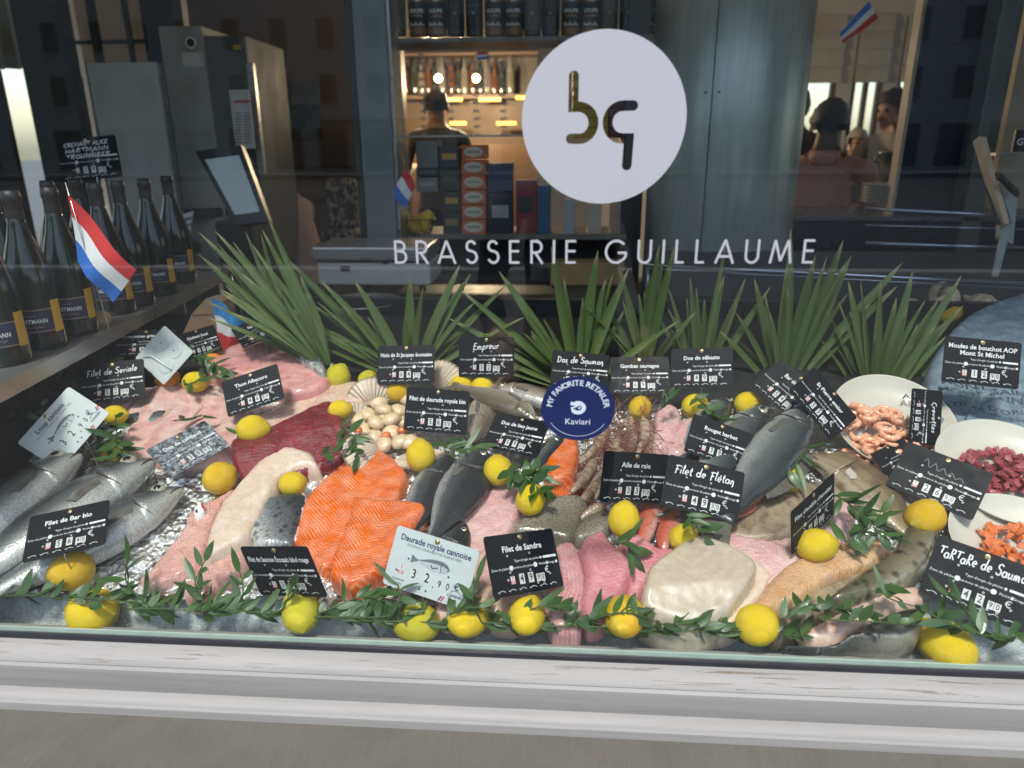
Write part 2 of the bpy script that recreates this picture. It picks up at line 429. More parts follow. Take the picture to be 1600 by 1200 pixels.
ribbon([(-kr*.20, kr*.12), (-kr*.02, kr*.10), (kr*.08, kr*.12)], kr*.10, .00005, V, Fc)
ribbon([(-kr*.13, -kr*.13), (-kr*.17, -kr*.02), (-kr*.09, kr*.02), (-kr*.02, kr*.06)], kr*.05, .0001, V, Fc)
ribbon([(kr*.02, -kr*.03), (kr*.06, kr*.03)], kr*.05, .00015, V, Fc)
obj('fish_emblem', [(v.x, -.0003-v.z, v.y+kr*.03) for v in V], Fc, PALEV, ks, smooth=False)
V = []; Fc = []
ribbon(arc(0, 0, kr*.86, kr*.80, 212, 328, 24), kr*.012, 0, V, Fc)
obj('arc_line', [(v.x, -.0003, v.y) for v in V], Fc, PALEV, ks, smooth=False)
# ================================================================ ROOM BEHIND THE WINDOW
def bpx(x0, y0, x1, y1, Y):
    ym = (y0+y1)/2; xm = (x0+x1)/2
    return onY(x0, ym, Y).x, onY(x1, ym, Y).x, onY(xm, y1, Y).z, onY(xm, y0, Y).z
def boxpx(mb, x0, y0, x1, y1, Y, d, bev=0.):
    a, b, z0, z1 = bpx(x0, y0, x1, y1, Y); mb.box(((a+b)/2, Y+d/2, (z0+z1)/2), (b-a, d, z1-z0), bev=bev); return mb
WALLB = plain('brown plaster wall', (.27, .18, .115), (.21, .14, .09), .6, 0, 3)
FLOORM = plain('dark floor', (.16, .14, .12), (.12, .105, .09), .4, 0, 2)
CEILM = plain('ceiling plaster', (.78, .76, .72), (.72, .70, .66), .8, 0, 2)
WALLG = plain('beige wall', (.74, .71, .65), (.68, .65, .59), .7, 0, 2)
tag(slab_box('floor', -6, 7, .16, 10, -.05, 0, FLOORM), kind='structure')
tag(slab_box('ceiling', -6, 7, .16, 10, 3.1, 3.2, CEILM), kind='structure')

# right wall and back wall with tall windows (openings enlarged to bring more daylight into the dark room)
def wall_with_windows(name, horiz, at, a0, a1, wins, z0=.45, z1=2.85):
    mb = MB()
    cuts = sorted(wins); pos = a0
    def blk(p0, p1, zz0, zz1):
        if p1-p0 < 1e-3: return
        if horiz: mb.box(((p0+p1)/2, at, (zz0+zz1)/2), (p1-p0, .14, zz1-zz0))
        else: mb.box((at, (p0+p1)/2, (zz0+zz1)/2), (.14, p1-p0, zz1-zz0))
    for (w0, w1) in cuts:
        blk(pos, w0, 0, 3.1); blk(w0, w1, 0, z0); blk(w0, w1, z1, 3.1); pos = w1
    blk(pos, a1, 0, 3.1)
    return tag(mb.build(name, WALLG), kind='structure')
wall_with_windows('wall_left', False, -6.0, .16, 8, [(.5, 2.7), (2.9, 5.1), (5.3, 7.6)], .4, 2.95)  # side windows added so daylight reaches the room from the left
xs_ = [onY(px, 170, 8.).x for px in (1268, 1322, 1330, 1372, 1378, 1420)]
BW = [(-5.2, -4.2), (-3.9, -2.9), (xs_[0]-.45, xs_[1]-.15), (xs_[2]-.05, xs_[3]), (xs_[4]+.10, xs_[5]+.4), (xs_[5]+.6, xs_[5]+1.6)]
wall_with_windows('wall_back', True, 8.0, -6, 7, BW)
wall_with_windows('wall_right', False, 7.0, .16, 8, [(.5, 2.7), (2.9, 5.1), (5.3, 7.6)], .4, 2.95)  # unseen openings, nearly continuous to let in more daylight
BLIND = plain('roman blind cloth', (.64, .62, .58), (.58, .56, .52), .85, 0, 12, .3, .003, 120)
WFR = plain('window joinery', (.20, .15, .10), (.15, .11, .075), .5, 0, 8)
for i, (w0, w1) in enumerate(BW):
    mb = MB()
    n = 7
    rt = empty('roman_blind', ((w0+w1)/2, 7.88, 2.85), ['blind on the far left window', 'blind on the second far left window', 'pleated blind above the pink-shirted diner', 'pleated blind on the middle far window', 'pleated blind on the far window beside the navy panel', 'blind on the far window hidden by the navy panel'][i], 'blind', 'roman blinds on the far windows')
    for k in range(4):
        h_ = .17; m2 = MB(); z_ = -.07-k*h_
        m2.add([(-(w1-w0)/2, 0, z_+h_/2), ((w1-w0)/2, 0, z_+h_/2), ((w1-w0)/2, -.035, z_-h_/2), (-(w1-w0)/2, -.035, z_-h_/2), (-(w1-w0)/2, .012, z_+h_/2), ((w1-w0)/2, .012, z_+h_/2), ((w1-w0)/2, .0, z_-h_/2), (-(w1-w0)/2, .0, z_-h_/2)],
               [(0, 3, 2, 1), (4, 5, 6, 7), (0, 1, 5, 4), (3, 7, 6, 2), (0, 4, 7, 3), (1, 2, 6, 5)])
        m2.build('fold', BLIND, rt)
    fr_ = MB()
    for x_ in (w0+.03, (w0+w1)/2, w1-.03): fr_.box((x_, 8.0, 1.65), (.05, .06, 2.4))
    fr_.box(((w0+w1)/2, 8.0, 1.45), (w1-w0-.06, .05, .05))
    tag(fr_.build('window_frame', WFR), ['brown frame of the far left window', 'brown frame of the second far left window', 'brown window frame behind the pink-shirted diner', 'brown frame of the middle far window', 'brown frame of the far window beside the navy panel', 'brown frame of the far window behind the navy panel'][i], 'window', 'far window frames')
# --- brown wall, poster, wainscot at left middle
bw_ = MB(); boxpx(bw_, 340, -160, 640, 900, 4.2, .12); tag(bw_.build('wall_brown', WALLB), kind='structure')
po = MB(); boxpx(po, 446, 131, 500, 216, 4.17, .02); POST = NT('poster print', .5); f1 = POST.noise(14, detail=5); S_ = POST.sep(POST.gen())
POST.set(**{'Base Color': POST.mix(POST.math('GREATER_THAN', S_[2], .62), POST.ramp(f1, [(.4, (.035, .035, .03)), (.6, (.12, .11, .09))]), POST.ramp(POST.noise(5), [(.4, (.10, .10, .085)), (.6, (.20, .19, .16))]))})
tag(po.build('wall_poster', POST.m), 'dark framed print on the brown wall', 'poster')
# --- left: dark posts, panes, curtains beyond
CURT = NT('curtain cloth', .8); sx_ = CURT.sep(CURT.obj())[0]
CURT.set(**{'Base Color': CURT.mix(CURT.ramp(CURT.math('SINE', CURT.math('MULTIPLY', sx_, 40)), [(.3, 0), (.7, 1)]), (.62, .60, .44), (.74, .70, .56))}); CURT = CURT.m
def wavy(name, x0, y0, x1, y1, Y, mat, amp=.03, k=60, lab=None, cat=None):
    a, b, z0, z1 = bpx(x0, y0, x1, y1, Y); n = 60; vs = []; fs = []
    for i in range(n+1):
        x_ = a+(b-a)*i/n; y_ = Y+amp*math.sin(x_*k)
        for zz in (z1, z0): vs += [(x_, y_, zz), (x_, y_+.01, zz)]
    for i in range(n):
        q = i*4; fs += [(q, q+4, q+6, q+2), (q+1, q+3, q+7, q+5), (q, q+1, q+5, q+4), (q+2, q+6, q+7, q+3)]
    fs += [(0, 2, 3, 1), (n*4, n*4+1, n*4+3, n*4+2)]
    return tag(obj(name, vs, fs, mat), lab, cat)
wavy('curtain', -60, -200, 20, 108, 3.6, CURT, lab='pale green curtain in the upper left corner', cat='curtain')
wavy('curtain', 20, -200, 62, 108, 3.65, plain('terracotta curtain', (.34, .15, .10), (.27, .11, .07), .85), lab='narrow terracotta curtain strip at upper left', cat='curtain')
lw_ = empty('left_partition', onY(150, 300, 3.2), 'dark framed glazed partition behind the bottles at left', 'partition')
org = Vector(lw_.location)
def part_px(name, x0, y0, x1, y1, Y, d, mat, parent, org, bev=0.):
    mb = MB(); boxpx(mb, x0, y0, x1, y1, Y, d, bev); mb.v = [v-org for v in mb.v]; return mb.build(name, mat, parent)
for (a, b) in ((40, 112), (236, 286)): part_px('post', a, -300, b, 560, 3.2, .10, DARKMETAL, lw_, org)
part_px('mullion', 116, -300, 124, 120, 3.22, .05, DARKMETAL, lw_, org)
part_px('panel', -80, 108, 40, 560, 3.24, .05, DARKMETAL, lw_, org); part_px('panel', 112, 120, 160, 560, 3.24, .05, DARKMETAL, lw_, org)
part_px('glazing_bar', 112, 62, 236, 68, 3.24, .03, DARKMETAL, lw_, org); part_px('glazing_bar', 172, -300, 178, 100, 3.24, .03, DARKMETAL, lw_, org)
bx_ = MB(); boxpx(bx_, 110, -300, 250, 260, 4.3, .1); tag(bx_.build('wall_beige', plain('warm beige wall', (.74, .58, .40), (.66, .51, .34), .7, 0, 2)), kind='structure')
# grey flat screen panel and tall cabinet
GREYP = plain('grey lacquer', (.46, .47, .45), (.40, .41, .39), .35, .1, 4)
sp_ = empty('grey_panel', onY(215, 350, 2.2), 'plain pale grey upright panel behind the price card of the bottles', 'panel'); org = Vector(sp_.location)
part_px('board', 163, 97, 268, 420, 2.2, .03, GREYP, sp_, org, .004); part_px('edge', 160, 97, 163, 420, 2.2, .032, STEEL, sp_, org); part_px('edge', 268, 97, 271, 420, 2.2, .032, STEEL, sp_, org)
fr_ = empty('tall_cabinet', onY(340, 330, 2.4), 'tall grey upright machine with round vent and white label', 'cabinet'); org = Vector(fr_.location)
part_px('side', 274, 40, 338, 420, 2.4, .5, plain('cabinet grey', (.34, .34, .31), (.29, .29, .27), .6, 0, 4), fr_, org, .006)
part_px('front', 340, 55, 402, 420, 2.42, .46, plain('cabinet dark', (.10, .10, .095), (.08, .08, .075), .65, 0, 4), fr_, org, .006)
part_px('steel_edge', 394, 98, 404, 272, 2.40, .03, STEEL, fr_, org, .002)
part_px('rating_label', 285, 82, 318, 104, 2.394, .005, plain('aged white label', (.55, .54, .50)), fr_, org)
part_px('warning_label', 364, 70, 374, 77, 2.40, .018, plain('yellow label', (.62, .45, .05)), fr_, org)
vp = onY(299, 67, 2.39)-org
vent = MB().lathe([(.024, 0), (.024, .008), (.018, .010), (.018, .004), (1e-5, .004)], 24, M=Matrix.Translation(vp) @ Matrix.Rotation(RAD(90), 4, 'X')).build('vent_ring', WHITEP, fr_)
MB().lathe([(.017, 0), (.017, .006), (1e-5, .006)], 20, M=Matrix.Translation(vp) @ Matrix.Rotation(RAD(90), 4, 'X')).build('vent_grille', DARKMETAL, vent)
mt = empty('menu_tag', onY(380, 140, 2.33), 'tall white printed tag hanging on the grey cabinet', 'sign'); org = Vector(mt.location)
part_px('sheet', 363, 140, 394, 232, 2.33, .004, plain('tag paper', (.62, .60, .57)), mt, org)
part_px('red_heading', 366, 157, 391, 160, 2.328, .002, REDT if 'REDT' in globals() else plain('red print', (.55, .02, .03)), mt, org)
for k in range(11):
    for x0 in (367, 381): part_px('text_line', x0, 176+k*4.6, x0+9+(k*5) % 3, 177.6+k*4.6, 2.328, .002, plain('grey ink', (.10, .11, .13), (.14, .15, .17), .5), mt, org)
# cash desk terminal
tm = empty('till_screen', onY(362, 350, 1.75), 'dark touch-screen till tilted beside the grey cabinet', 'till')
T_ = Matrix.Translation(Vector((0, 0, 0)))
pts = [onY(305, 236, 1.78), onY(376, 226, 1.78), onY(420, 345, 1.70), onY(368, 352, 1.70)]
c0 = Vector(tm.location)
def quad_solid(name, q, t, mat, parent, c0):
    q = [Vector(p)-c0 for p in q]; nn = (q[1]-q[0]).cross(q[3]-q[0]).normalized()
    if nn.dot(CAM-c0) < 0: nn = -nn
    b_ = [p-nn*t for p in q]
    return obj(name, q+b_, [(0, 1, 2, 3), (7, 6, 5, 4), (0, 4, 5, 1), (1, 5, 6, 2), (2, 6, 7, 3), (3, 7, 4, 0)], mat, parent, False)
quad_solid('housing', pts, .035, BLACK, tm, c0)
cx_ = sum((p for p in pts), Vector())/4; nn = (pts[1]-pts[0]).cross(pts[3]-pts[0]).normalized(); nn = nn if nn.dot(CAM-c0) > 0 else -nn
quad_solid('screen', [cx_+(p-cx_)*.74+nn*.004 for p in pts], .003, emit('till screen glow', (.16, .20, .22), .25), tm, c0)
MB().box((0, .06, -.14), (.14, .12, .30), bev=.01).build('stand', BLACK, tm)
# round bar tables
for (px, py, Y, R, lab) in ((300, 322, 2.6, .32, 'round black bar table behind the bottles'), (228, 385, 2.1, .22, 'small round black stool seat behind the bottles')):
    p = onY(px, py, Y); tb = empty('bar_table', (p.x, p.y, 0), lab, 'table')
    MB().lathe([(R, p.z-.03), (R, p.z), (R-.01, p.z+.008), (1e-5, p.z+.008)], 40).build('table_top', BLACK, tb); MB().lathe([(.035, .02), (.035, p.z-.03)], 14).build('leg', BLACK, tb); MB().lathe([(.2, 0), (.19, .015), (.04, .03)], 24).build('foot', BLACK, tb)
# --- dark posts in the middle
mp = empty('middle_post', onY(590, 420, 1.75), 'grey green steel post left of the jar shelf', 'post'); org = Vector(mp.location)
part_px('post_body', 556, -300, 606, 520, 1.78, .16, plain('post grey', (.20, .22, .215), (.15, .17, .165), .4, .3, 6), mp, org, .004); part_px('post_edge', 606, -300, 613, 520, 1.80, .14, STEEL, mp, org, .002); part_px('post_flange', 545, -300, 556, 520, 1.84, .08, DARKMETAL, mp, org, .002)
# --- round pillar
PILL = NT('brushed green-grey pillar', .34, .4); f1 = PILL.noise(30, PILL.n('Mapping', {'Vector': PILL.obj(), 'Scale': (1.6, 1.6, .12)}).outputs[0], 4)
PILL.set(**{'Base Color': PILL.ramp(f1, [(.3, (.30, .335, .31)), (.7, (.38, .415, .39))])}); PILL = PILL.m
pc = onY(1142, 250, 1.75); rr = (onY(1262, 250, 1.75).x-onY(1018, 250, 1.75).x)/2
pi = empty('round_pillar', (pc.x, 1.75+rr*.55, 0), 'brushed green-grey round metal pillar right of the logo', 'pillar')
MB().lathe([(rr, .0), (rr, 3.1)], 64).build('shaft', PILL, pi, True)
sm = onY(1100, 200, 1.75); MB().box((sm.x-pc.x, -math.sqrt(max(.0001, rr*rr-(sm.x-pc.x)**2))-.0008, 1.55), (.003, .003, 3.1)).build('seam', DARKMETAL, pi)
for zz in (1.70,):
    for dx in (-.02, .02): MB().lathe([(.004, 0), (.004, .002), (1e-5, .003)], 10, M=Matrix.Translation((sm.x-pc.x+dx, -math.sqrt(max(.0001, rr*rr-(sm.x-pc.x+dx)**2))-.0015, zz)) @ Matrix.Rotation(RAD(90), 4, 'X')).build('screw', DARKMETAL, pi)
# --- shelf unit with jars
SH = empty('jar_shelf', onY(800, 380, 1.95), 'open dark shelf unit holding jars, boxes and plates', 'shelf'); org = Vector(SH.location)
SHM = plain('dark shelf board', (.16, .145, .125), (.12, .11, .095), .4, .2, 8)
part_px('shelf_board', 600, 57, 1030, 64, 1.92, .22, SHM, SH, org); part_px('shelf_board', 606, 366, 980, 374, 1.92, .30, SHM, SH, org); part_px('shelf_board', 600, 448, 980, 456, 1.92, .30, SHM, SH, org)
part_px('side_panel', 976, -100, 1010, 470, 1.94, .28, DARKMETAL, SH, org); part_px('rail', 606, 211, 830, 214, 1.96, .012, STEEL, SH, org)
part_px('front_panel', 600, 456, 1010, 640, 1.94, .02, DARKMETAL, SH, org)
part_px('added_dark_sheet', 606, 374, 980, 450, 2.23, .012, DARKMETAL, SH, org)  # dark sheet added to hide the lit bar counter behind the plates
bk = MB(); boxpx(bk, 1000, 395, 1700, 700, 1.62, .04); tag(bk.build('counter_back', plain('dark counter panel', (.06, .065, .066), (.045, .05, .052), .45, .2, 5)), 'dark panel behind the palm leaves on the right', 'panel')
JAR = plain('soup jar glass', (.26, .135, .06), (.20, .10, .045), .12, 0, 20, coat=.8); DKB = plain('dark bottle glass', (.018, .022, .018), (.03, .034, .028), .1, 0, 20, coat=.8)
LABD = plain('dark label', (.025, .028, .035), (.02, .022, .028), .5); LABG = plain('olive grey label', (.10, .105, .085), (.08, .085, .07), .5); COPR = plain('copper lid', (.45, .25, .12), (.36, .20, .10), .35, .8)
def place_on(px, py, Y): return onY(px, py, Y)
def jar(px, kind, lab, Y=1.99, py=58, grp='jars and bottles on the top shelf'):
    p = onY(px, py, Y); s = 1.
    root = empty('soup_jar' if kind == 's' else 'dark_bottle', p, lab, 'jar' if kind == 's' else 'bottle', grp)
    if kind == 's':
        R = .036; MB().lathe([(R*.94, 0), (R, .006), (R, .125), (R*.96, .135), (R*.82, .142), (R*.82, .150)], 28).build('glass', JAR, root, True)
        lb = MB().lathe([(R+.0006, .030), (R+.0006, .112)], 28); lb.f = lb.f[:-2]; lo = lb.build('label', LABD, root, True)
        V, Fc = text_mesh('SOUPE', .017, .03); obj('words', [Vector((math.sin(v.x/R)*(R+.0012), -math.cos(v.x/R)*(R+.0012), v.y+.082)) for v in V], Fc, WHITEP, lo, False)
        V = []; Fc = []; ribbon([(-.024+k*.004, .066+.0035*math.sin(k*2.1)) for k in range(13)], .003, 0, V, Fc); obj('script_line', [Vector((math.sin(v.x/R)*(R+.0012), -math.cos(v.x/R)*(R+.0012), v.y)) for v in V], Fc, COPR, lo, False)
        V = []; Fc = []
        for k in range(9): ribbon([(-.026+k*.0062, .034), (-.023+k*.0062, .046-.004*(k % 3))], .004, 0, V, Fc)
        obj('picture', [Vector((math.sin(v.x/R)*(R+.0012), -math.cos(v.x/R)*(R+.0012), v.y)) for v in V], Fc, WHITEP, lo, False)
        MB().lathe([(R*.86, .148), (R*.86, .165), (1e-5, .167)], 24).build('lid', COPR, root, True)
    else:
        R = .032; MB().lathe([(R*.94, 0), (R, .006), (R, .15), (R*.7, .18), (.012, .20), (.012, .25), (1e-5, .25)], 24).build('glass', DKB, root, True)
        lb = MB().lathe([(R+.0006, .022), (R+.0006, .125)], 24); lb.f = lb.f[:-2]; lo = lb.build('label', LABG if kind == 'g' else LABD, root, True)
        V = []; Fc = []; ribbon(arc(0, .075, .004, .004, 0, 360, 10), .0022, 0, V, Fc)
        for k in range(4): ribbon([(-.012, .058-k*.006), (.012, .058-k*.006)], .0022, 0, V, Fc)
        ribbon([(-.014, .100), (.014, .100)], .005, 0, V, Fc)
        obj('words', [Vector((math.sin(v.x/R)*(R+.0012), -math.cos(v.x/R)*(R+.0012), v.y)) for v in V], Fc, plain('faded print', (.42, .40, .34)), lo, False)
    return root
for px, k, lab in ((596, 'd', 'dark bottle at the left end of the top shelf'), (622, 'g', 'broad green-label bottle left of the first soup jars'), (655, 's', 'first soup jar from the left on the top shelf'), (684, 's', 'second soup jar from the left on the top shelf'), (713, 'd', 'third bottle from the left on the top shelf'), (742, 'd', 'fourth bottle from the left on the top shelf'),
                   (773, 's', 'third soup jar from the left on the top shelf'), (803, 's', 'fourth soup jar from the left on the top shelf'), (832, 'g', 'grey-label bottle just left above the round logo'), (860, 'd', 'dark bottle above the left of the round logo'), (892, 's', 'soup jar above the top left of the round logo'), (922, 's', 'soup jar above the middle of the round logo'), (951, 'g', 'grey-label bottle above the round logo'), (980, 'd', 'dark bottle second from the right on the top shelf'), (1009, 's', 'soup jar at the right end of the top shelf')):
    jar(px, k, lab)
# boxes and tins on the lower shelf
ORG = plain('orange carton', (.52, .12, .035), (.44, .09, .03), .5); OVAL = plain('cream oval print', (.58, .50, .40), (.52, .45, .36), .5)
for k in range(6):
    a, b, z0, z1 = bpx(721, 343-k*23.5, 759, 366-k*23.5, 1.94); c_ = Vector(((a+b)/2, 1.94, z0)); rt = empty('tin_carton', c_, 'orange sardine carton, number %s up in the stack left of the logo' % ['one', 'two', 'three', 'four', 'five', 'six'][k], 'carton', 'stack of orange sardine cartons')
    w_ = b-a; h_ = (z1-z0)*.97; MB().box((0, .06, h_/2), (w_, .12, h_), bev=.002).build('box', ORG, rt)
    lo = MB().add([(w_*.40*math.cos(2*math.pi*i/24), -.0008, h_/2+h_*.36*math.sin(2*math.pi*i/24)) for i in range(24)], [tuple(range(24))]).build('oval', OVAL, rt)
    V, Fc = text_mesh('SARDINES', h_*.22, .02); sc = w_*.55/(max(v.x for v in V)-min(v.x for v in V)); obj('words', [(v.x*sc, -.0016, h_/2+v.y) for v in V], Fc, BLACK, lo, False)
def carton(x0, y0, x1, y1, mat, lab, Y=1.95, d=.12, band=None, cat='box'):
    a, b, z0, z1 = bpx(x0, y0, x1, y1, Y); rt = empty('carton', ((a+b)/2, Y, z0), lab, cat, 'boxes on the lower shelf'); w_ = b-a; h_ = z1-z0
    MB().box((0, d/2, h_/2), (w_, d, h_), bev=.002).build('box', mat, rt)
    if band: MB().box((0, -.001, h_*.55), (w_*.7, .002, h_*.3)).build('label', band, rt)
    return rt
GB = plain('grey carton', (.20, .20, .19), (.16, .16, .155), .6); DB = plain('dark green carton', (.03, .04, .035), (.025, .032, .03), .5); YB = plain('amber label', (.50, .28, .04), (.42, .22, .03), .5)
carton(650, 220, 684, 262, GB, 'grey box on top of the pile behind the hanging flag'); carton(650, 262, 684, 276, DB, 'flat dark box under the grey one', band=LABG); carton(650, 277, 684, 300, GB, 'lower grey box above the lemon basket', band=plain('pale label', (.34, .33, .31)))
carton(686, 230, 718, 262, DB, 'dark box with amber label, top of its pile', band=YB); carton(686, 263, 718, 298, DB, 'dark box with pale label below the amber one', band=LABG); carton(692, 300, 719, 330, DB, 'dark amber-marked box right of the lemon basket', band=YB); carton(692, 331, 719, 366, DB, 'dark box low beside the cartons', band=plain('brown label', (.3, .16, .06)))
carton(763, 255, 800, 300, plain('navy carton', (.03, .045, .09)), 'navy box right of the sardine cartons'); carton(763, 301, 800, 366, LABD, 'black box low right of the sardine cartons', band=plain('pale label', (.34, .33, .31)))
carton(806, 282, 838, 366, plain('wine red carton', (.22, .03, .03)), 'wine red box left below the round logo', band=DB); carton(955, 310, 976, 366, plain('kraft carton', (.36, .25, .17)), 'kraft box under the right of the logo'); carton(918, 318, 940, 366, plain('cream carton', (.46, .38, .28)), 'cream box under the logo')
carton(840, 290, 860, 366, plain('blue carton', (.03, .10, .17)), 'tall teal box under the left of the logo'); carton(882, 312, 897, 366, plain('white blue carton', (.34, .36, .38)), 'pale slim box under the logo')
# yellow and red cases seen through the cut-out letters
for k in range(7):
    carton(895, 108+k*15.4, 950, 122.5+k*15.4, plain('yellow case', (.42, .29, .03), (.34, .23, .02), .5), 'yellow case seen through the logo, %s from top' % ['first', 'second', 'third', 'fourth', 'fifth', 'sixth', 'seventh'][k], Y=2.02)
    carton(952, 108+k*15.4, 992, 122.5+k*15.4, plain('claret case', (.16, .03, .03), (.12, .02, .02), .5), 'claret case seen through the logo, %s from top' % ['first', 'second', 'third', 'fourth', 'fifth', 'sixth', 'seventh'][k], Y=2.02)
# wire basket with lemons
pb = onY(652, 366, 1.97); wb = empty('wire_basket', pb, 'black wire basket holding lemons on the lower shelf', 'basket'); R1, R2, H_ = .078, .055, .062
mb = MB()
for (r0, z) in ((R1, H_), (R2, .004)): mb.tube([(r0*math.cos(2*math.pi*k/24), r0*math.sin(2*math.pi*k/24), z) for k in range(25)], .0018, 6, False)
mb.build('rim', BLACK, wb, True)
for k in range(10):
    a = 2*math.pi*k/10; b = a+.31
    MB().tube([(R1*math.cos(a), R1*math.sin(a), H_), (R2*math.cos(b), R2*math.sin(b), .004)], .0013, 5).build('wire', BLACK, wb, True); MB().tube([(R1*math.cos(a+.62), R1*math.sin(a+.62), H_), (R2*math.cos(b), R2*math.sin(b), .004)], .0013, 5).build('wire', BLACK, wb, True)
BASKET_P = pb
# stack of plates, towel block, deli scale, pan
PLATE = plain('grey plate', (.34, .34, .33), (.28, .28, .27), .3, 0, 8)
pp = onY(880, 447, 2.05)
for k in range(9):
    o = MB().lathe([(.06, 0), (.10, .004), (.135, .012), (.136, .014), (.10, .007), (1e-5, .005)], 40, (0, 0, 0)).build('plate', PLATE, None, True); o.location = (pp.x, pp.y, pp.z+k*.0095)
    tag(o, 'grey plate in the stack behind the white lettering, %s from bottom' % ['first', 'second', 'third', 'fourth', 'fifth', 'sixth', 'seventh', 'eighth', 'ninth'][k], 'plate', 'stack of grey plates')
carton(860, 410, 975, 446, plain('wooden crate', (.34, .21, .09), (.27, .16, .07), .6), 'low wooden crate behind the palm tips', Y=1.80, d=.1)
SCALEM = plain('off-white scale housing', (.42, .40, .37), (.36, .34, .32), .4, 0, 6)
ds = empty('deli_scale', onY(580, 452, 1.45), 'off-white counter scale behind the palm leaves', 'scale'); org = Vector(ds.location)
part_px('platform', 486, 386, 668, 408, 1.42, .26, plain('scale tray', (.36, .34, .32), (.3, .28, .27), .3, .5, 6), ds, org, .008); part_px('housing', 496, 410, 672, 446, 1.44, .22, SCALEM, ds, org, .008); part_px('display', 532, 415, 546, 424, 1.436, .006, BLACK, ds, org); part_px('knob', 598, 406, 604, 412, 1.43, .01, BLACK, ds, org)
for x0 in (508, 655): part_px('foot', x0, 446, x0+8, 456, 1.48, .03, BLACK, ds, org)
pn = onY(566, 470, 1.22); po_ = empty('steel_pan', (pn.x, pn.y, pn.z-.05), 'round steel pan behind the palm leaves left of centre', 'pan')
MB().lathe([(.095, 0), (.105, .004), (.118, .05), (.122, .052), (.120, .048), (.103, .008), (1e-5, .006)], 40).build('bowl', STEEL, po_, True)
MB().tube([(-.115, 0, .045), (-.15, 0, .055), (-.15, .04, .055), (-.115, .045, .045)], .004, 8).build('handle', STEEL, po_, True)
wc = MB(); boxpx(wc, 380, 470, 1700, 720, 1.16, .03); tag(wc.build('case_back', plain('near black back panel', (.02, .02, .022), (.03, .03, .032), .4, .2)), 'black back panel of the fish case behind the palms', 'panel')
tag(slab_box('work_counter', -.62, .55, 1.2, 1.9, .02, 1.03, DARKMETAL, None), 'dark work counter behind the fish case', 'counter')
# hanging garlands of small white paper fish
GL = plain('white paper', (.40, .38, .35), (.34, .33, .30), .7)
V = []; Fc = []
ribbon([(-.011, .004), (-.004, -.003), (.005, -.003), (.011, .001)], .003, 0, V, Fc); ribbon([(-.011, -.004), (-.004, .004), (.005, .004), (.011, .001)], .003, .0003, V, Fc); ribbon([(.0, -.004), (.001, .005)], .002, .0006, V, Fc); ribbon([(-.013, -.005), (-.011, .005)], .0025, .0009, V, Fc)
PF = mesh('paper_fish', [(v.x, -v.z, v.y) for v in V], Fc, GL, False)
for i, (px, y0) in enumerate(((616, 88), (658, 86), (701, 100), (741, 98), (783, 98))):
    p = onY(px, y0, 2.0); q = onY(px+6, 210, 2.0); root = empty('paper_garland', p, 'hanging string of white paper fish, %s from the post' % ['first', 'second', 'third', 'fourth', 'fifth'][i], 'garland', 'paper fish strings below the top shelf')
    MB().tube([Vector((0, .001, .2)), q-p], .0006, 4).build('thread', GL, root)
    for k in range(11-(i > 1)): link('paper_fish', PF, root, (q-p)*(k/(10.-(i > 1))))
# far bar: counter, bottles, amber strips, globe lamps
BAR = empty('far_bar', onY(720, 330, 6.0), 'far bar back with amber lit shelves seen between the garlands', 'bar'); org = Vector(BAR.location)
BARM = plain('bar timber', (.16, .10, .065), (.12, .075, .05), .5, 0, 4)
part_px('back_board', 600, -60, 840, 160, 6.3, .08, plain('bar mirror wall', (.13, .11, .09), (.10, .085, .07), .4, .1, 2), BAR, org); part_px('lower_board', 600, 160, 840, 560, 6.3, .08, plain('bar amber wall', (.16, .105, .065), (.13, .085, .055), .5, 0, 2), BAR, org)
part_px('shelf', 600, 148, 840, 154, 6.05, .25, BARM, BAR, org); part_px('shelf', 600, 82, 840, 86, 6.05, .25, BARM, BAR, org); part_px('counter_front', 600, 225, 840, 560, 5.4, .1, BARM, BAR, org)
AMB = emit('amber strip light', (1., .42, .06), 2.2)
for (x0, x1, yy) in ((690, 722, 153), (748, 782, 153), (703, 728, 190), (776, 806, 190), (806, 822, 150)): part_px('light_strip', x0, yy, x1, yy+5, 6.02, .03, AMB, BAR, org)
BC = [DKB, plain('clear spirit bottle', (.18, .17, .15), (.14, .13, .115), .1, 0, 9, coat=.8), plain('brown spirit bottle', (.12, .05, .02), (.09, .035, .015), .1, 0, 9, coat=.8)]
rb = random.Random(4)
for i in range(17):
    px = 612+i*11.5+rb.uniform(-2, 2); p = onY(px, 148, 6.12); hh = rb.uniform(.85, 1.15)
    o = MB().lathe([(.036, 0), (.038, .01), (.038, .18*hh), (.015, .23*hh), (.014, .31*hh), (1e-5, .31*hh)], 14).build('spirit_bottle', BC[i % 3], None, True); o.location = p
    tag(o, 'small dim spirit bottle on the far bar shelf', 'bottle', 'spirit bottles on the far bar')
for i, (px, py) in enumerate(((685, 122), (744, 122))):
    p = onY(px, py, 5.2); gl_ = empty('globe_lamp', p, ['lit globe lamp left of the other above the far bar', 'lit globe lamp right of the other above the far bar'][i], 'lamp', 'globe lamps over the far bar')
    MB().ball((0, 0, 0), .030, (1, 1, 1), 14).build('globe', emit('globe glow', (1., .85, .55), 6.), gl_, True); MB().tube([(0, 0, .04), (0, 0, 3.1-p.z)], .004, 6).build('cord', BLACK, gl_)
    ld = bpy.data.lights.new('globe_light', 'POINT'); ld.energy = 30; ld.color = (1, .74, .45); ld.shadow_soft_size = .05; lo = bpy.data.objects.new('globe_light', ld); COL.objects.link(lo); lo.parent = gl_; lo.location = (0, -.06, -.06)
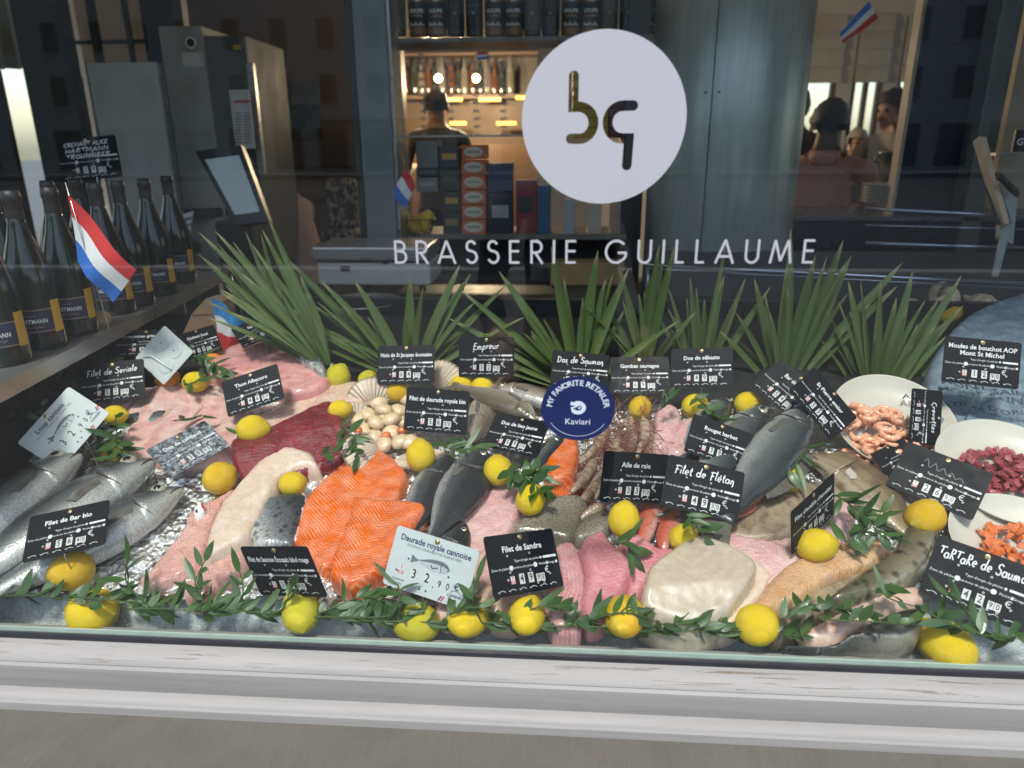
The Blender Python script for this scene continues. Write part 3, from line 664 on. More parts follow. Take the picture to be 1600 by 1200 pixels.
# --- right: navy panel, steps, post, board, telephone, ice bucket, plates
NAVYP = plain('navy lacquer panel', (.012, .018, .035), (.008, .012, .024), .25, .1, 3)
np_ = empty('navy_panel', onY(1460, 420, 2.05), 'tall glossy navy panel at the right behind the pane', 'panel'); org = Vector(np_.location)
part_px('panel_face', 1440, -300, 1552, 420, 2.05, .06, NAVYP, np_, org, .004); part_px('edge_strip', 1434, -300, 1440, 420, 2.05, .062, plain('beige edge', (.40, .33, .26)), np_, org, .002)
rp = empty('right_post', onY(1575, 420, 1.9), 'pale green-grey post at the right edge', 'post'); org = Vector(rp.location)
part_px('post_body', 1556, -300, 1590, 430, 1.95, .10, MIDMETAL, rp, org, .004)
wr = MB(); boxpx(wr, 1590, -300, 1900, 500, 2.3, .06); tag(wr.build('wall_cream', plain('cream wall', (.50, .43, .33), (.44, .38, .29), .7, 0, 2)), kind='structure')
rc = empty('side_counter', onY(1460, 400, 1.75), 'dark side counter with pale top edges at right', 'counter'); org = Vector(rc.location)
part_px('top', 1228, 338, 1700, 346, 1.95, .5, plain('slate top', (.09, .10, .12), (.07, .08, .095), .25, .1, 4), rc, org, .003); part_px('front', 1236, 347, 1700, 402, 1.97, .46, NAVYP, rc, org)
bdd = empty('leaning_board', onY(1550, 415, 1.35), 'beige edged board leaning beside the telephone', 'board'); c0 = Vector(bdd.location)
quad_solid('board', [onY(1529, 213, 1.50), onY(1541, 214, 1.50), onY(1578, 348, 1.35), onY(1570, 350, 1.35)], .03, plain('oak edge', (.46, .34, .24), (.40, .29, .20), .5), bdd, c0)
quad_solid('back', [onY(1522, 228, 1.53), onY(1529, 214, 1.51), onY(1570, 350, 1.36), onY(1556, 352, 1.37)], .02, BLACK, bdd, c0)
tl = empty('telephone', onY(1575, 440, 1.40), 'grey wall telephone with coiled cord at right edge', 'telephone'); c0 = Vector(tl.location)
quad_solid('base', [onY(1566, 300, 1.42), onY(1590, 308, 1.42), onY(1583, 382, 1.38), onY(1562, 372, 1.38)], .02, plain('grey plastic', (.28, .30, .30)), tl, c0)
quad_solid('bracket', [onY(1566, 362, 1.37), onY(1578, 365, 1.37), onY(1560, 432, 1.35), onY(1552, 432, 1.35)], .01, plain('grey plastic', (.28, .30, .30)), tl, c0)
e0 = onY(1558, 274, 1.38); e1 = onY(1590, 303, 1.38)
MB().tube([e0.lerp(e1, k/160)+Vector((0, math.cos(k*.55)*.010, math.sin(k*.55)*.010))-c0 for k in range(161)], .0022, 5).build('coiled_cord', BLACK, tl, True)
ms = empty('menu_stand', onY(1594, 240, 1.6), 'small black card with a white letter at right edge', 'sign'); org = Vector(ms.location)
part_px('card', 1585, 203, 1625, 237, 1.6, .01, BLACK, ms, org); part_px('ledge', 1556, 239, 1640, 243, 1.58, .08, STEEL, ms, org)
V, Fc = text_mesh('G', .030); q = onY(1594, 222, 1.598)-org; obj('letter', [(v.x+q.x, q.y, v.y+q.z) for v in V], Fc, WHITEP, ms, False)
ibp = onY(1391, 318, 2.2); ib_ = empty('ice_bucket', ibp, 'steel ice bucket on plates beside the pink-shirted diner', 'bucket')
MB().lathe([(.052, .085), (.070, .20), (.074, .203), (.071, .198), (.054, .09), (1e-5, .09)], 32).build('pail', STEEL, ib_, True)
for k in range(2):
    s = -1 if k else 1; MB().tube([(s*.070, 0, .185), (s*.088, 0, .185), (s*.088, 0, .165), (s*.069, 0, .165)], .004, 6).build('handle', STEEL, ib_, True)
for k in range(7):
    o = MB().lathe([(.06, 0), (.10, .003), (.115, .010), (.115, .012), (.10, .006), (1e-5, .004)], 36).build('plate', plain('white plate', (.46, .46, .44), (.4, .4, .38), .25), None, True); o.location = (ibp.x, ibp.y, ibp.z+k*.011)
    tag(o, 'white plate under the ice bucket, %s from bottom' % ['first', 'second', 'third', 'fourth', 'fifth', 'sixth', 'seventh'][k], 'plate', 'plates under the ice bucket')

rl = empty('reflection_bars', onY(1010, 414, 1.25), 'bluish bars imitating a reflected line above the right palm leaves', 'rail'); org = Vector(rl.location)  # bars added to imitate a blue street line mirrored in the pane
BLST = plain('blued steel', (.42, .48, .60), (.34, .40, .52), .22, .9, 10)
for k, (q0, q1, y0, y1) in enumerate((((1010, 414), (1660, 446), 1.25, 1.02), ((1010, 420), (1660, 454), 1.27, 1.04))):
    MB().tube([onY(*q0, y0)-org, onY(*q1, y1)-org], .0045 if k == 0 else .003, 10).build('bar', BLST, rl, True)
MB().tube([onY(1012, 417, 1.26)-org, onY(1012, 520, 1.26)-org], .006, 8).build('upright', BLST, rl, True)
for k, (ya, yb) in enumerate(((326, 342), (352, 360), (380, 390))):
    MB().tube([onY(1352, ya, 1.70)-Vector(rc.location), onY(1680, yb, 1.62)-Vector(rc.location)], .006 if k != 1 else .003, 8).build('edge_bar', BLST, rc, True)
# ================================================================ DISPLAY BED
M = NT('aluminium foil', .22, 1.0)
P = M.obj(); v1 = M.vor(95, P); nz = M.noise(60, P, 6, 1.2, .7)
M.set(**{'Base Color': M.ramp(M.noise(6, P), [(.3, (.78, .78, .79)), (.7, (.90, .90, .90))])})
M.bump(M.math('ADD', M.math('MULTIPLY', v1, .8), nz), .8, .006)
FOIL = M.m
M = NT('crushed ice', .25)
P = M.obj(); v1 = M.vor(90, P)
M.set(**{'Base Color': M.ramp(M.noise(14, P, 5), [(.3, (.42, .46, .46)), (.7, (.70, .74, .74))]), 'Transmission Weight': .25})
M.bump(M.math('ADD', v1, M.noise(240, P)), .8, .004)
ICE = M.m
def hgrid(name, u0, u1, v0, v1, st, hf, mat, parent=None, keep=None):
    nu = int((u1-u0)/st)+1; nv = int((v1-v0)/st)+1; vs = []; fs = []
    for j in range(nv):
        for i in range(nu):
            u = u0+(u1-u0)*i/(nu-1); v = v0+(v1-v0)*j/(nv-1); vs.append(b3(u, v, hf(u, v)))
    for j in range(nv-1):
        for i in range(nu-1):
            if keep is None or keep(u0+(u1-u0)*(i+.5)/(nu-1), v0+(v1-v0)*(j+.5)/(nv-1)):
                fs.append((j*nu+i, j*nu+i+1, (j+1)*nu+i+1, (j+1)*nu+i))
    return obj(name, vs, fs, mat, parent)
def icef(u, v):
    p = Vector((u, v, 0)); return -.012-.060*min(1, max(0, 1-(v-.055)/.06))+.007*noise.noise(p*38)+.004*noise.noise(p*90)+.006*noise.noise(p*9)
ib = hgrid('crushed_ice', -1.15, 1.25, .024, .30, .0085, icef, ICE)
tag(ib, 'frosty crushed ice along the foot of the window pane', 'ice', kind='stuff')
def ridg(p): return 1-abs(noise.noise(p))*2
def foilf(u, v):
    p = Vector((u, v, .3)); q = p+Vector((noise.noise(p*18), noise.noise(p*18+Vector((5, 3, 1))), 0))*.03
    return -.010+.006*ridg(q*30)+.0055*ridg(q*72)+.010*noise.noise(p*6)
fo = hgrid('foil_sheet', -1.12, .75, .062, .74, .0050, foilf, FOIL, keep=lambda u, v: v < .66+.05*noise.noise(Vector((u*5, 3, 0))) and v > .075+.03*noise.noise(Vector((u*7, 0, 0)))+(.10 if u > .30 else 0))
tag(fo, 'crumpled silver foil spread under the fish', 'foil')
BEDBASE = plain('dark tray', (.03, .032, .034), (.05, .05, .05), .4, .4)
tag(slab_box('display_counter', -1.3, 1.6, .026, 1.16, 0.02, .74, plain('steel counter front', (.2, .2, .2), None, .4, .6), None), 'steel counter carrying the sloping fish display', 'counter')
vs = [b3(u, v, h) for u in (-1.29, 1.59) for (v, h) in ((.027, -.14), (1.10, -.045), (1.10, -.022), (.027, -.12))]
tag(obj('display_tray', vs, [(0, 1, 2, 3), (7, 6, 5, 4), (0, 4, 5, 1), (1, 5, 6, 2), (2, 6, 7, 3), (3, 7, 4, 0)], BEDBASE, None, False), 'dark sloping tray beneath the ice and foil', 'tray')

# ================================================================ PRICE CARDS
CW, CH = .132, .090
def project(p):
    d = p-CAM; c = d.dot(_F); return 800+FPX*d.dot(_R)/c, 600-FPX*d.dot(_U)/c
def solve_card(cs, w=CW, h=CH, clear=.02, wclear=.012, free=False):
    """rigid pose of a w x h card whose corners appear at cs (TL, TR, BR, BL); its foot hangs `clear` above the bed"""
    cx = sum(c[0] for c in cs)/4; cy = sum(c[1] for c in cs)/4
    top = Vector(((cs[1][0]-cs[0][0]), -(cs[1][1]-cs[0][1]))); a = math.atan2(top.y, top.x)
    n0 = (Vector((0, -.80, .60))*.6+(-ray(cx, cy)).normalized()*.4).normalized()
    xr = _R*math.cos(a)+_U*math.sin(a); xr = (xr-n0*xr.dot(n0)).normalized(); yr = n0.cross(xr)
    Rb = Matrix((xr, yr, n0)).transposed()
    c0 = bed(cx, cy, .05)
    loc = [(-w/2, h/2), (w/2, h/2), (w/2, -h/2), (-w/2, -h/2)]
    def unpack(q):
        Rv = Vector(q[3:6]); ang = Rv.length
        Rt = (Matrix.Rotation(ang, 3, Rv.normalized()) if ang > 1e-9 else Matrix.Identity(3)) @ Rb
        return c0+Vector(q[:3]), Rt, math.exp(q[6])
    def res(q):
        c, Rt, s = unpack(q); r = []
        low = 9
        for (x, y), (tx_, ty) in zip(loc, cs):
            p = c+Rt @ Vector((x*s, y*s, 0)); a_, b_ = project(p); r += [(a_-tx_)/2.5, (b_-ty)/2.5]
            low = min(low, (p-B0).dot(BN))
        if not free: r.append((low-clear)/wclear)
        r += [q[3]/.35, q[4]/.35, q[5]/.5, q[6]/.13]
        return np.array(r)
    q = np.zeros(7); lam = .01; r0 = res(q)
    for it in range(60):
        J = np.zeros((len(r0), 7))
        for k in range(7):
            dq = q.copy(); e = 1e-5; dq[k] += e; J[:, k] = (res(dq)-r0)/e
        A = J.T @ J; g = J.T @ r0
        st_ = np.linalg.solve(A+lam*np.diag(np.diag(A)+1e-9), -g); r1 = res(q+st_)
        if r1 @ r1 < r0 @ r0: q = q+st_; r0 = r1; lam *= .4
        else: lam *= 4
        if lam > 1e8: break
    c, Rt, s = unpack(q)
    return c, Rt, s
CARDM = NT('black slate card', .5, 0, .12)
f = CARDM.noise(300, detail=5); sp_ = CARDM.ramp(CARDM.vor(140), [(.0, 1), (.07, 0)])
CARDM.set(**{'Base Color': CARDM.mix(CARDM.math('MULTIPLY', sp_, .16), CARDM.ramp(f, [(.3, (.006, .0065, .009)), (.7, (.012, .013, .017))]), (.25, .25, .27)),
             'Roughness': CARDM.ramp(CARDM.noise(30), [(.3, .40), (.7, .6)])}); CARDM = CARDM.m
FROSTM = NT('frosted slate card', .5, 0, .25)
f = FROSTM.noise(90, detail=8, rough=.75)
FROSTM.set(**{'Base Color': FROSTM.ramp(f, [(.42, (.022, .026, .032)), (.5, (.12, .13, .15)), (.62, (.34, .36, .38))])}); FROSTM = FROSTM.m
WHITEC = plain('white card plastic', (.50, .53, .525), (.46, .49, .485), .35, 0, 20)
INKN = plain('navy ink', (.015, .02, .08), (.02, .025, .09), .5)
INKG = plain('grey ink', (.10, .11, .13), (.14, .15, .17), .5)
REDT = plain('red print', (.55, .02, .03), (.45, .02, .03), .5)
BRASS = plain('brass rivet', (.55, .42, .22), (.45, .34, .18), .3, .9)
CHALK = plain('chalk pen', (.78, .78, .78), (.55, .55, .55), .7, 0, 120)
def rounded(w, h, r, n=5):
    o = []
    for sx, sy, a0 in ((1, 1, 0), (-1, 1, 90), (-1, -1, 180), (1, -1, 270)):
        for k in range(n+1):
            a = RAD(a0+90*k/n); o.append((sx*(w/2-r)+r*math.cos(a), sy*(h/2-r)+r*math.sin(a)))
    return o
def board_mesh(name, mat, t=.0016):
    o = rounded(CW, CH, .005); n = len(o)
    vs = [(x, y, 0) for x, y in o]+[(x, y, -t) for x, y in o]
    return mesh(name, vs, [tuple(range(n)), tuple(range(2*n-1, n-1, -1))]+[(i, n+i, n+(i+1) % n, (i+1) % n) for i in range(n)], mat, False)
BOARD = {'black': board_mesh('board', CARDM), 'frost': board_mesh('board', FROSTM), 'white': board_mesh('board', WHITEC)}
Z1, Z2, Z3 = .0004, .0008, .0012
def put(V, Fc, T, x, y, z):
    k = len(V[0]); V[0].extend([Vector((v.x+x, v.y+y, z)) for v in T[0]]); V[1].extend([tuple(i+k for i in f) for f in T[1]])
def disc(V, x, y, r, z, n=10):
    k = len(V[0]); V[0].extend([Vector((x+r*math.cos(2*math.pi*i/n), y+r*math.sin(2*math.pi*i/n), z)) for i in range(n)]); V[1].append(tuple(range(k, k+n)))
def rect(V, x, y, w, h, z):
    k = len(V[0]); V[0].extend([Vector((x-w/2, y-h/2, z)), Vector((x+w/2, y-h/2, z)), Vector((x+w/2, y+h/2, z)), Vector((x-w/2, y+h/2, z))]); V[1].append((k, k+1, k+2, k+3))
V = ([], [])
put(V, None, text_mesh("Type d'engin de pêche", .0052, align='RIGHT'), .028, .0035, Z1); rect(V, .049, .0035, .026, .0036, Z1); disc(V, .0315, .0035, .0020, Z1)
put(V, None, text_mesh("Zone de pêche", .0052, align='RIGHT'), -.031, -.0060, Z1); disc(V, -.0265, -.0060, .0038, Z1, 14)
put(V, None, text_mesh("Sous-zone de pêche", .0052, align='RIGHT'), .0145, -.0060, Z1); disc(V, .0190, -.0060, .0038, Z1, 14)
put(V, None, text_mesh("Pêché", .0052, align='RIGHT'), .0385, -.0060, Z1); rect(V, .0415, -.0060, .0038, .0040, Z1)
put(V, None, text_mesh("Élevage", .0052, align='RIGHT'), .0570, -.0060, Z1); rect(V, .0605, -.0060, .0038, .0040, Z1)
for (x_, y_) in ((-.030, .0125), (.012, .0125), (-.036, -.0225), (-.030, -.0120), (.008, -.0125), (.044, -.0225), (.030, -.0330), (.018, -.0330)):
    ribbon(arc(x_, y_, .0013, .0013, 0, 360, 8), .0007, Z1, V[0], V[1])
for k in range(6):
    ribbon(arc(-.050+k*.0195, -.0405, .0062, .0042, 165, 25, 6), .0008, Z1, V[0], V[1]); ribbon([(-.055+k*.0195, -.0385), (-.058+k*.0195, -.0375)], .0008, Z1+.0001, V[0], V[1])
put(V, None, text_mesh("€", .0135), .0395, -.0165, Z1)
PRINT = mesh('small_print', V[0], V[1], CHALK, False)
RIVET = MB().ball((0, 0, .0006), .0023, (1, 1, .6), 8).lathe([(.0042, .0002), (.004, .0008), (.0024, .0009)], 14); RIVET = mesh('rivet', RIVET.v, RIVET.f, BRASS)
def tile_mesh(w, h, mat):
    v = ([], []); rect(v, 0, 0, w, h, 0); return mesh('price_tile', v[0], v[1], mat, False)
TILE = tile_mesh(.0098, .0150, plain('white tile', (.62, .62, .60), None, .5)); STILE = tile_mesh(.0078, .0115, _mats['white tile'])
_dg = {}
def digit(c, size, mat):
    k = (c, size, mat.name)
    if k not in _dg: t = text_mesh(c, size, .015); _dg[k] = mesh('digit', [(v.x*.8, v.y, 0) for v in t[0]], t[1], mat, False)
    return _dg[k]
KGM = None
def kg_mesh():
    global KGM
    if KGM is None:
        v = ([], []); put(v, None, text_mesh('1', .0085, .02), 0, .0035, 0); put(v, None, text_mesh('KG', .0068, .02), 0, -.0036, 0); KGM = mesh('kilo_mark', v[0], v[1], REDT, False)
    return KGM
# handwriting: unit x-height letters, drawn as pen strokes
HW = {
 'a': (.62, [arc(.27, .26, .24, .26, 40, 330, 10), [(.50, .52), (.50, .12), (.62, .02)]]), 'b': (.55, [[(.1, 1.1), (.1, 0)], arc(.28, .26, .2, .25, 150, -160, 9)]),
 'd': (.66, [arc(.27, .26, .24, .26, 40, 330, 10), [(.54, 1.15), (.50, .3), (.52, .1), (.64, .02)]]), 'e': (.54, [[(.05, .26), (.45, .30)]+arc(.26, .28, .22, .26, 20, 310, 10)]),
 'F': (.62, [[(.16, -.05), (.20, 1.0)], [(-.05, .93), (.22, 1.02), (.75, 1.0)], [(.05, .5), (.5, .55)]]), 'i': (.24, [[(.1, .5), (.1, .06), (.2, .0)], [(.11, .74), (.14, .80)]]),
 'l': (.26, [[(.05, .25), (.20, .9), (.14, 1.12), (.07, .95), (.09, .1), (.22, 0)]]), 't': (.36, [[(.18, .95), (.14, .12), (.26, 0), (.36, .08)], [(-.02, .60), (.36, .64)]]),
 'S': (.66, [arc(.33, .80, .26, .24, 20, 250, 9)+arc(.28, .26, .28, .28, 80, -160, 9)]), 'r': (.40, [[(.06, .5), (.1, 0)], [(.09, .3), (.2, .48), (.38, .46)]]),
 'o': (.54, [arc(.26, .26, .22, .26, 100, 470, 11)]), 'm': (.86, [[(.05, .5), (.08, 0)], [(.08, .3), (.22, .5), (.32, .42), (.34, 0)], [(.34, .3), (.5, .5), (.62, .42), (.66, .06), (.8, 0)]]),
 'p': (.56, [[(.08, .52), (.04, -.45)], arc(.27, .26, .21, .25, 160, -150, 9)]), 'u': (.6, [[(.05, .5), (.06, .12), (.2, .0), (.38, .14)], [(.44, .5), (.44, .1), (.58, 0)]]),
 'D': (.80, [[(.12, 0), (.14, 1.0)], [(-.02, .98), (.35, 1.0), (.66, .75), (.66, .35), (.42, .03), (.02, .02)]]), 's': (.44, [[(.36, .46), (.2, .52), (.08, .40), (.32, .2), (.24, .02), (.02, .04)]]),
 'n': (.60, [[(.05, .5), (.08, 0)], [(.08, .3), (.24, .5), (.38, .42), (.42, -.1), (.36, -.3)]]), 'é': (.54, [[(.05, .26), (.45, .30)]+arc(.26, .28, .22, .26, 20, 310, 10), [(.22, .68), (.40, .85)]]),
 'T': (.62, [[(-.08, 1.0), (.75, 1.05)], [(.3, 1.02), (.28, .35)]]), 'E': (.62, [[(.55, 1.0), (.12, .92), (.08, .55), (.45, .55)], [(.08, .55), (.06, .04), (.6, .02)]]),
 'C': (.62, [arc(.36, .5, .32, .48, 50, 310, 10)]), 'v': (.5, [[(.02, .5), (.2, 0), (.42, .55)]]), 'R': (.66, [[(.1, 0), (.1, 1), (.45, .95), (.5, .65), (.12, .5), (.58, 0)]]),
 'M': (.86, [[(.05, 0), (.12, 1), (.4, .35), (.68, 1), (.76, 0)]]), 'A': (.74, [[(.02, 0), (.36, 1), (.68, 0)], [(.14, .35), (.56, .38)]]), 'N': (.72, [[(.06, 0), (.08, 1), (.56, .02), (.6, 1)]]),
 'L': (.55, [[(.1, 1), (.08, .02), (.5, .04)]]), 'I': (.24, [[(.12, 1), (.12, 0)]]), 'H': (.7, [[(.08, 1), (.08, 0)], [(.58, 1), (.58, 0)], [(.08, .5), (.58, .52)]]), 'P': (.6, [[(.1, 0), (.1, 1), (.48, .92), (.5, .6), (.12, .48)]]),
 'O': (.72, [arc(.34, .5, .32, .48, 90, 460, 12)]), 'U': (.68, [[(.06, 1), (.08, .2), (.3, 0), (.54, .2), (.58, 1)]]), 'K': (.6, [[(.08, 1), (.08, 0)], [(.5, 1), (.1, .5), (.54, 0)]]), 'Ø': (.72, [arc(.34, .5, .32, .48, 90, 460, 12)]),
 'q': (.56, [arc(.27, .26, .22, .26, 40, 330, 9), [(.48, .5), (.46, -.5)]]), 'f': (.4, [[(.4, 1.05), (.2, 1.1), (.16, -.3)], [(0, .5), (.36, .52)]]), ' ': (.42, [])}
def hand_mesh(body, width, xh, rise=0.):
    V = []; Fc = []; x = 0; r_ = random.Random(body)
    adv_ = sum(HW[c][0]+.10 for c in body); sc = width/adv_
    for c in body:
        a, sts = HW[c]; dy = r_.uniform(-.05, .05)
        for k, s in enumerate(sts):
            ribbon([((x+px_+.16*py_)*sc, (py_+dy+rise*(x/adv_))*xh) for px_, py_ in s], .0019, Z1+.00004*((k+len(V)) % 7), V, Fc)
        x += a+.10
    return [Vector((v.x-width/2, v.y, v.z)) for v in V], Fc
STEMM = plain('steel pin', (.5, .5, .5), None, .3, 1.)
CARDS = {}
def card(cs, title, price, label, hand=False, kind='black', clear=.02, tw=None, size=None, free=False, second=None, faint=False, w=CW, h=CH):
    c, Rt, s = solve_card(cs, w, h, clear, free=free)
    base = (Rt @ Vector((0, -CH/2*s, 0)))+c
    root = empty('price_card', (0, 0, 0), label, 'price card', 'price cards standing among the fish')
    root.matrix_world = Matrix.Translation(c) @ Rt.to_4x4() @ Matrix.Diagonal((s*w/CW, s*h/CH, s, 1))
    link('board', BOARD[kind], root)
    link('rivet', RIVET, root, (0, CH/2-.0065, 0))
    if kind != 'white':
        if isinstance(title, str): title = [title]
        for i, t in enumerate(title):
            y0 = .022+(len(title)-1)*.0055-i*.0125
            if hand:
                tw_ = tw if tw else min(.108, .0105*len(t)); V, Fc = hand_mesh(t, tw_, size or .0125, .25)
                V = [Vector((v.x, v.y+y0-.006, v.z)) for v in V]
            else:
                V, Fc = text_mesh(t, size or .0125, .022)
                xs = [v.x for v in V]; wd_ = max(xs)-min(xs); k = min(1, .118/wd_)
                V = [Vector((v.x*k, v.y+y0, Z1)) for v in V]
            obj('title', V, Fc, CHALK, root, False)
        link('small_print', PRINT, root)
        t = link('price_tile', STILE, root, (-.0275, -.0235, Z1)); link('kilo_mark', kg_mesh(), t, (0, 0, .0003))
        for i, ch in enumerate(price):
            x_ = (-.0105, .0065, .0205, .0290)[i]
            if i < 2: t = link('price_tile', TILE, root, (x_, -.0235, Z1)); link('digit', digit(ch, .0155, BLACK), t, (0, 0, .0003))
            else: t = link('price_tile', STILE, root, (x_, -.0255, Z1)); link('digit', digit(ch, .0115, BLACK), t, (0, 0, .0003))
    # pin down into the bed
    foot = base-Rt @ Vector((0, .004, .003)); hgt = (foot-B0).dot(BN)
    if not free and hgt > .004:
        tl = (foot-c); top_ = c+Rt @ Vector((0, -CH*.25*s, -.003)); end = foot-BN*(hgt+.01)
        Mi = root.matrix_world.inverted()
        MB().tube([Mi @ top_, Mi @ foot, Mi @ end], .0010, 6).build('pin', STEMM, root, True)
    CARDS[title if isinstance(title, str) else title[0]] = root
    return root
def white_card(root, title, sub, price):
    V, Fc = text_mesh(title, .0130, .02); xs = [v.x for v in V]; k = min(1, .112/(max(xs)-min(xs)))
    obj('title', [(v.x*k+.0, v.y+.0305, Z1) for v in V], Fc, INKN, root, False)
    V, Fc = text_mesh(sub, .0056); obj('subtitle', [(v.x, v.y+.0215, Z1) for v in V], Fc, INKG, root, False)
    # printed fish: outline shape in two greys
    L = 30; top = []; bot = []
    for i in range(L+1):
        t = i/L; x_ = -.032+.062*t
        hh = .0135*lerp([0, .10, .16, .3, .5, .75, .9, 1], [.75, .30, .16, .42, .85, 1, .72, .05], t); top.append((x_, .0035+hh*.72)); bot.append((x_, .0035-hh*.62))
    vs = [(x_, y_, Z1) for x_, y_ in top]+[(x_, y_, Z1) for x_, y_ in bot]; n = L+1
    fsh = obj('printed_fish', vs, [(i, n+i, n+i+1, i+1) for i in range(L)], INKG, root, False)
    vs = [(x_, .0035+(y_-.0035)*.35, Z2) for x_, y_ in top[5:-2]]+[(x_, y_*.96, Z2) for x_, y_ in bot[5:-2]]; n = len(top[5:-2])
    obj('belly', vs, [(i, n+i, n+i+1, i+1) for i in range(n-1)], plain('pale grey ink', (.45, .47, .48), (.34, .36, .37), .5, 0, 120), fsh, False)
    v = ([], []); disc(v, .0235, .0065, .0016, Z3); ribbon([(.0165, .011), (.0150, .0035), (.0170, -.003)], .0009, Z3, v[0], v[1]); ribbon([(.011, .002), (.003, -.001), (.0, .003)], .0014, Z3, v[0], v[1])
    obj('eye', v[0], v[1], INKN, fsh, False)
    t = link('price_tile', STILE, root, (-.043, -.0165, Z1)); link('kilo_mark', kg_mesh(), t, (0, 0, .0003))
    for i, ch in enumerate(price):
        x_ = (-.022, -.001, .0195, .0325)[i]
        t = link('price_tile', TILE if i < 2 else STILE, root, (x_, -.0175 if i < 2 else -.0205, Z1)); link('digit', digit(ch, .0195 if i < 2 else .0145, BLACK), t, (0, 0, .0003))
    v = ([], []); put(v, None, text_mesh('€', .0145, .01), .046, -.0165, Z1); rect(v, .0105, -.0275, .0013, .0034, Z1)
    for (x_, y_) in ((-.05, -.019), (-.036, .002), (.03, -.006), (-.008, -.036), (.002, -.036)): disc(v, x_, y_, .0016, Z1)
    put(v, None, text_mesh('Aquafrais', .0052), -.044, -.0315, Z1); put(v, None, text_mesh('Cannes', .0052), -.0445, -.0370, Z1); disc(v, -.0595, -.034, .0032, Z1)
    put(v, None, text_mesh('CANNES', .0060, .02), .0465, -.0305, Z1); ribbon(arc(.0465, -.031, .009, .009, 30, 150, 8), .001, Z1, v[0], v[1])
    obj('print', v[0], v[1], INKN, root, False)
    for nm, xx, m_ in (('blue_stripe', .0575, INKN), ('red_stripe', .0615, REDT)):
        for yy in (-.022, -.0395):
            v = ([], []); ribbon([(xx-(0 if yy > -.03 else .034), yy-.004), (xx-(0 if yy > -.03 else .034)+.004, yy+.004)], .0022, Z1, v[0], v[1]); obj(nm, v[0], v[1], m_, root, False)
card([(181, 518), (275, 514), (276, 552), (181, 557)], 'Crevettes grises déc.', '2490', 'black card Crevettes grises under the bottle shelf, half hidden', clear=.06)
card([(275, 520), (334, 512), (347, 543), (292, 567)], 'Haddock fumé', '3890', 'black card titled Haddock fumé in front of paper bag', clear=.05)
card([(361, 517), (422, 487), (442, 520), (380, 541)], 'Espadon', '4690', 'black tilted card titled Espadon below the left palm leaves', clear=.09)
card([(124, 572), (225, 559), (226, 622), (126, 632)], 'Filet de Seriole', '5290', 'black card with chalk words Filet de Seriole', True, clear=.05, tw=.105, size=.013)
card([(345, 597), (434, 568), (444, 622), (357, 652)], 'Thon Albacore', '4680', 'black card titled Thon Albacore behind the red tuna loin', clear=.05)
card([(227, 701), (320, 659), (360, 694), (268, 748)], 'Dos de cabillaud', '3890', 'frosted card titled Dos de cabillaud lying tilted', kind='frost', clear=.035)
card([(47, 807), (172, 781), (164, 849), (34, 880)], 'Filet de Bar bio', '5640', 'black card titled Filet de Bar bio leaning on silver bass', clear=.085)
card([(590, 540), (680, 539), (678, 598), (590, 601)], 'Noix de St Jacques écossaise', '6490', 'black card titled Noix de St Jacques above the scallops', clear=.06)
card([(717, 527), (803, 526), (803, 590), (717, 588)], 'Empreur', '5290', 'black card with chalk word Empreur beside palm leaves', True, clear=.05, tw=.062, size=.015)
card([(636, 605), (734, 611), (729, 681), (630, 671)], 'Filet de daurade royale bio', '5600', 'black card titled Filet de daurade royale bio', clear=.04)
card([(779, 644), (857, 660), (840, 715), (750, 697)], 'Dos de lieu jaune', '5900', 'black tilted card titled Dos de lieu jaune', clear=.035)
card([(865, 544), (951, 558), (952, 608), (858, 606)], 'Dos de Saumon', '3990', 'black card with chalk words Dos de Saumon, partly behind navy sticker', True, clear=.05, tw=.108, size=.014)
card([(951, 559), (1047, 557), (1046, 615), (956, 615)], 'Gambas sauvages', '6990', 'black card titled Gambas sauvages behind the raw prawns', clear=.05)
card([(1050, 545), (1144, 542), (1146, 604), (1047, 607)], 'Dos de sébaste', '4990', 'black card titled Dos de sébaste before the palm leaves', clear=.06)
card([(1222, 560), (1290, 618), (1243, 662), (1172, 600)], 'Bar de ligne', '5400', 'black turned card titled Bar de ligne among palm leaves', clear=.05)
card([(1275, 570), (1339, 657), (1300, 684), (1232, 612)], 'St Pierre entier', '5590', 'black turned card titled St Pierre entier beside shrimp bowl', clear=.05)
card([(1085, 644), (1176, 681), (1164, 735), (1067, 707)], 'Rouget barbet', '3990', 'black tilted card titled Rouget barbet before grey bass', clear=.04)
card([(945, 704), (1047, 711), (1037, 787), (936, 784)], 'Aile de raie', '3390', 'black card titled Aile de raie', clear=.035)
card([(1044, 711), (1165, 736), (1151, 822), (1033, 787)], 'Filet de Flétan', '4930', 'black card with chalk words Filet de Flétan', True, clear=.05, tw=.104, size=.014)
card([(374, 855), (479, 854), (512, 934), (408, 929)], 'Filet de Saumon Écossais label rouge', '3490', 'black leaning card titled Filet de Saumon Écossais below salmon tail', clear=.02)
c23 = card([(621, 820), (751, 861), (725, 954), (598, 911)], '', '', 'white card Daurade royale cannoise with printed bream, front row', kind='white', clear=.035)
white_card(c23, 'Daurade royale cannoise', 'ÉLEVAGE DURABLE DE PLEINE MER', '3290')
card([(756, 841), (861, 822), (882, 919), (772, 934)], 'Filet de Sandre', '4990', 'black card titled Filet de Sandre in the front row', clear=.03)
card([(1237, 799), (1304, 740), (1303, 802), (1237, 869)], "Filet d'omble chevalier", '4250', "black card Filet d'omble chevalier seen almost edge on", clear=.04)
card([(1477, 525), (1597, 535), (1591, 610), (1471, 595)], ['Moules de bouchot AOP', 'Mont St Michel'], '1290', 'black card Moules de bouchot on the blue mussel sack', clear=.13)
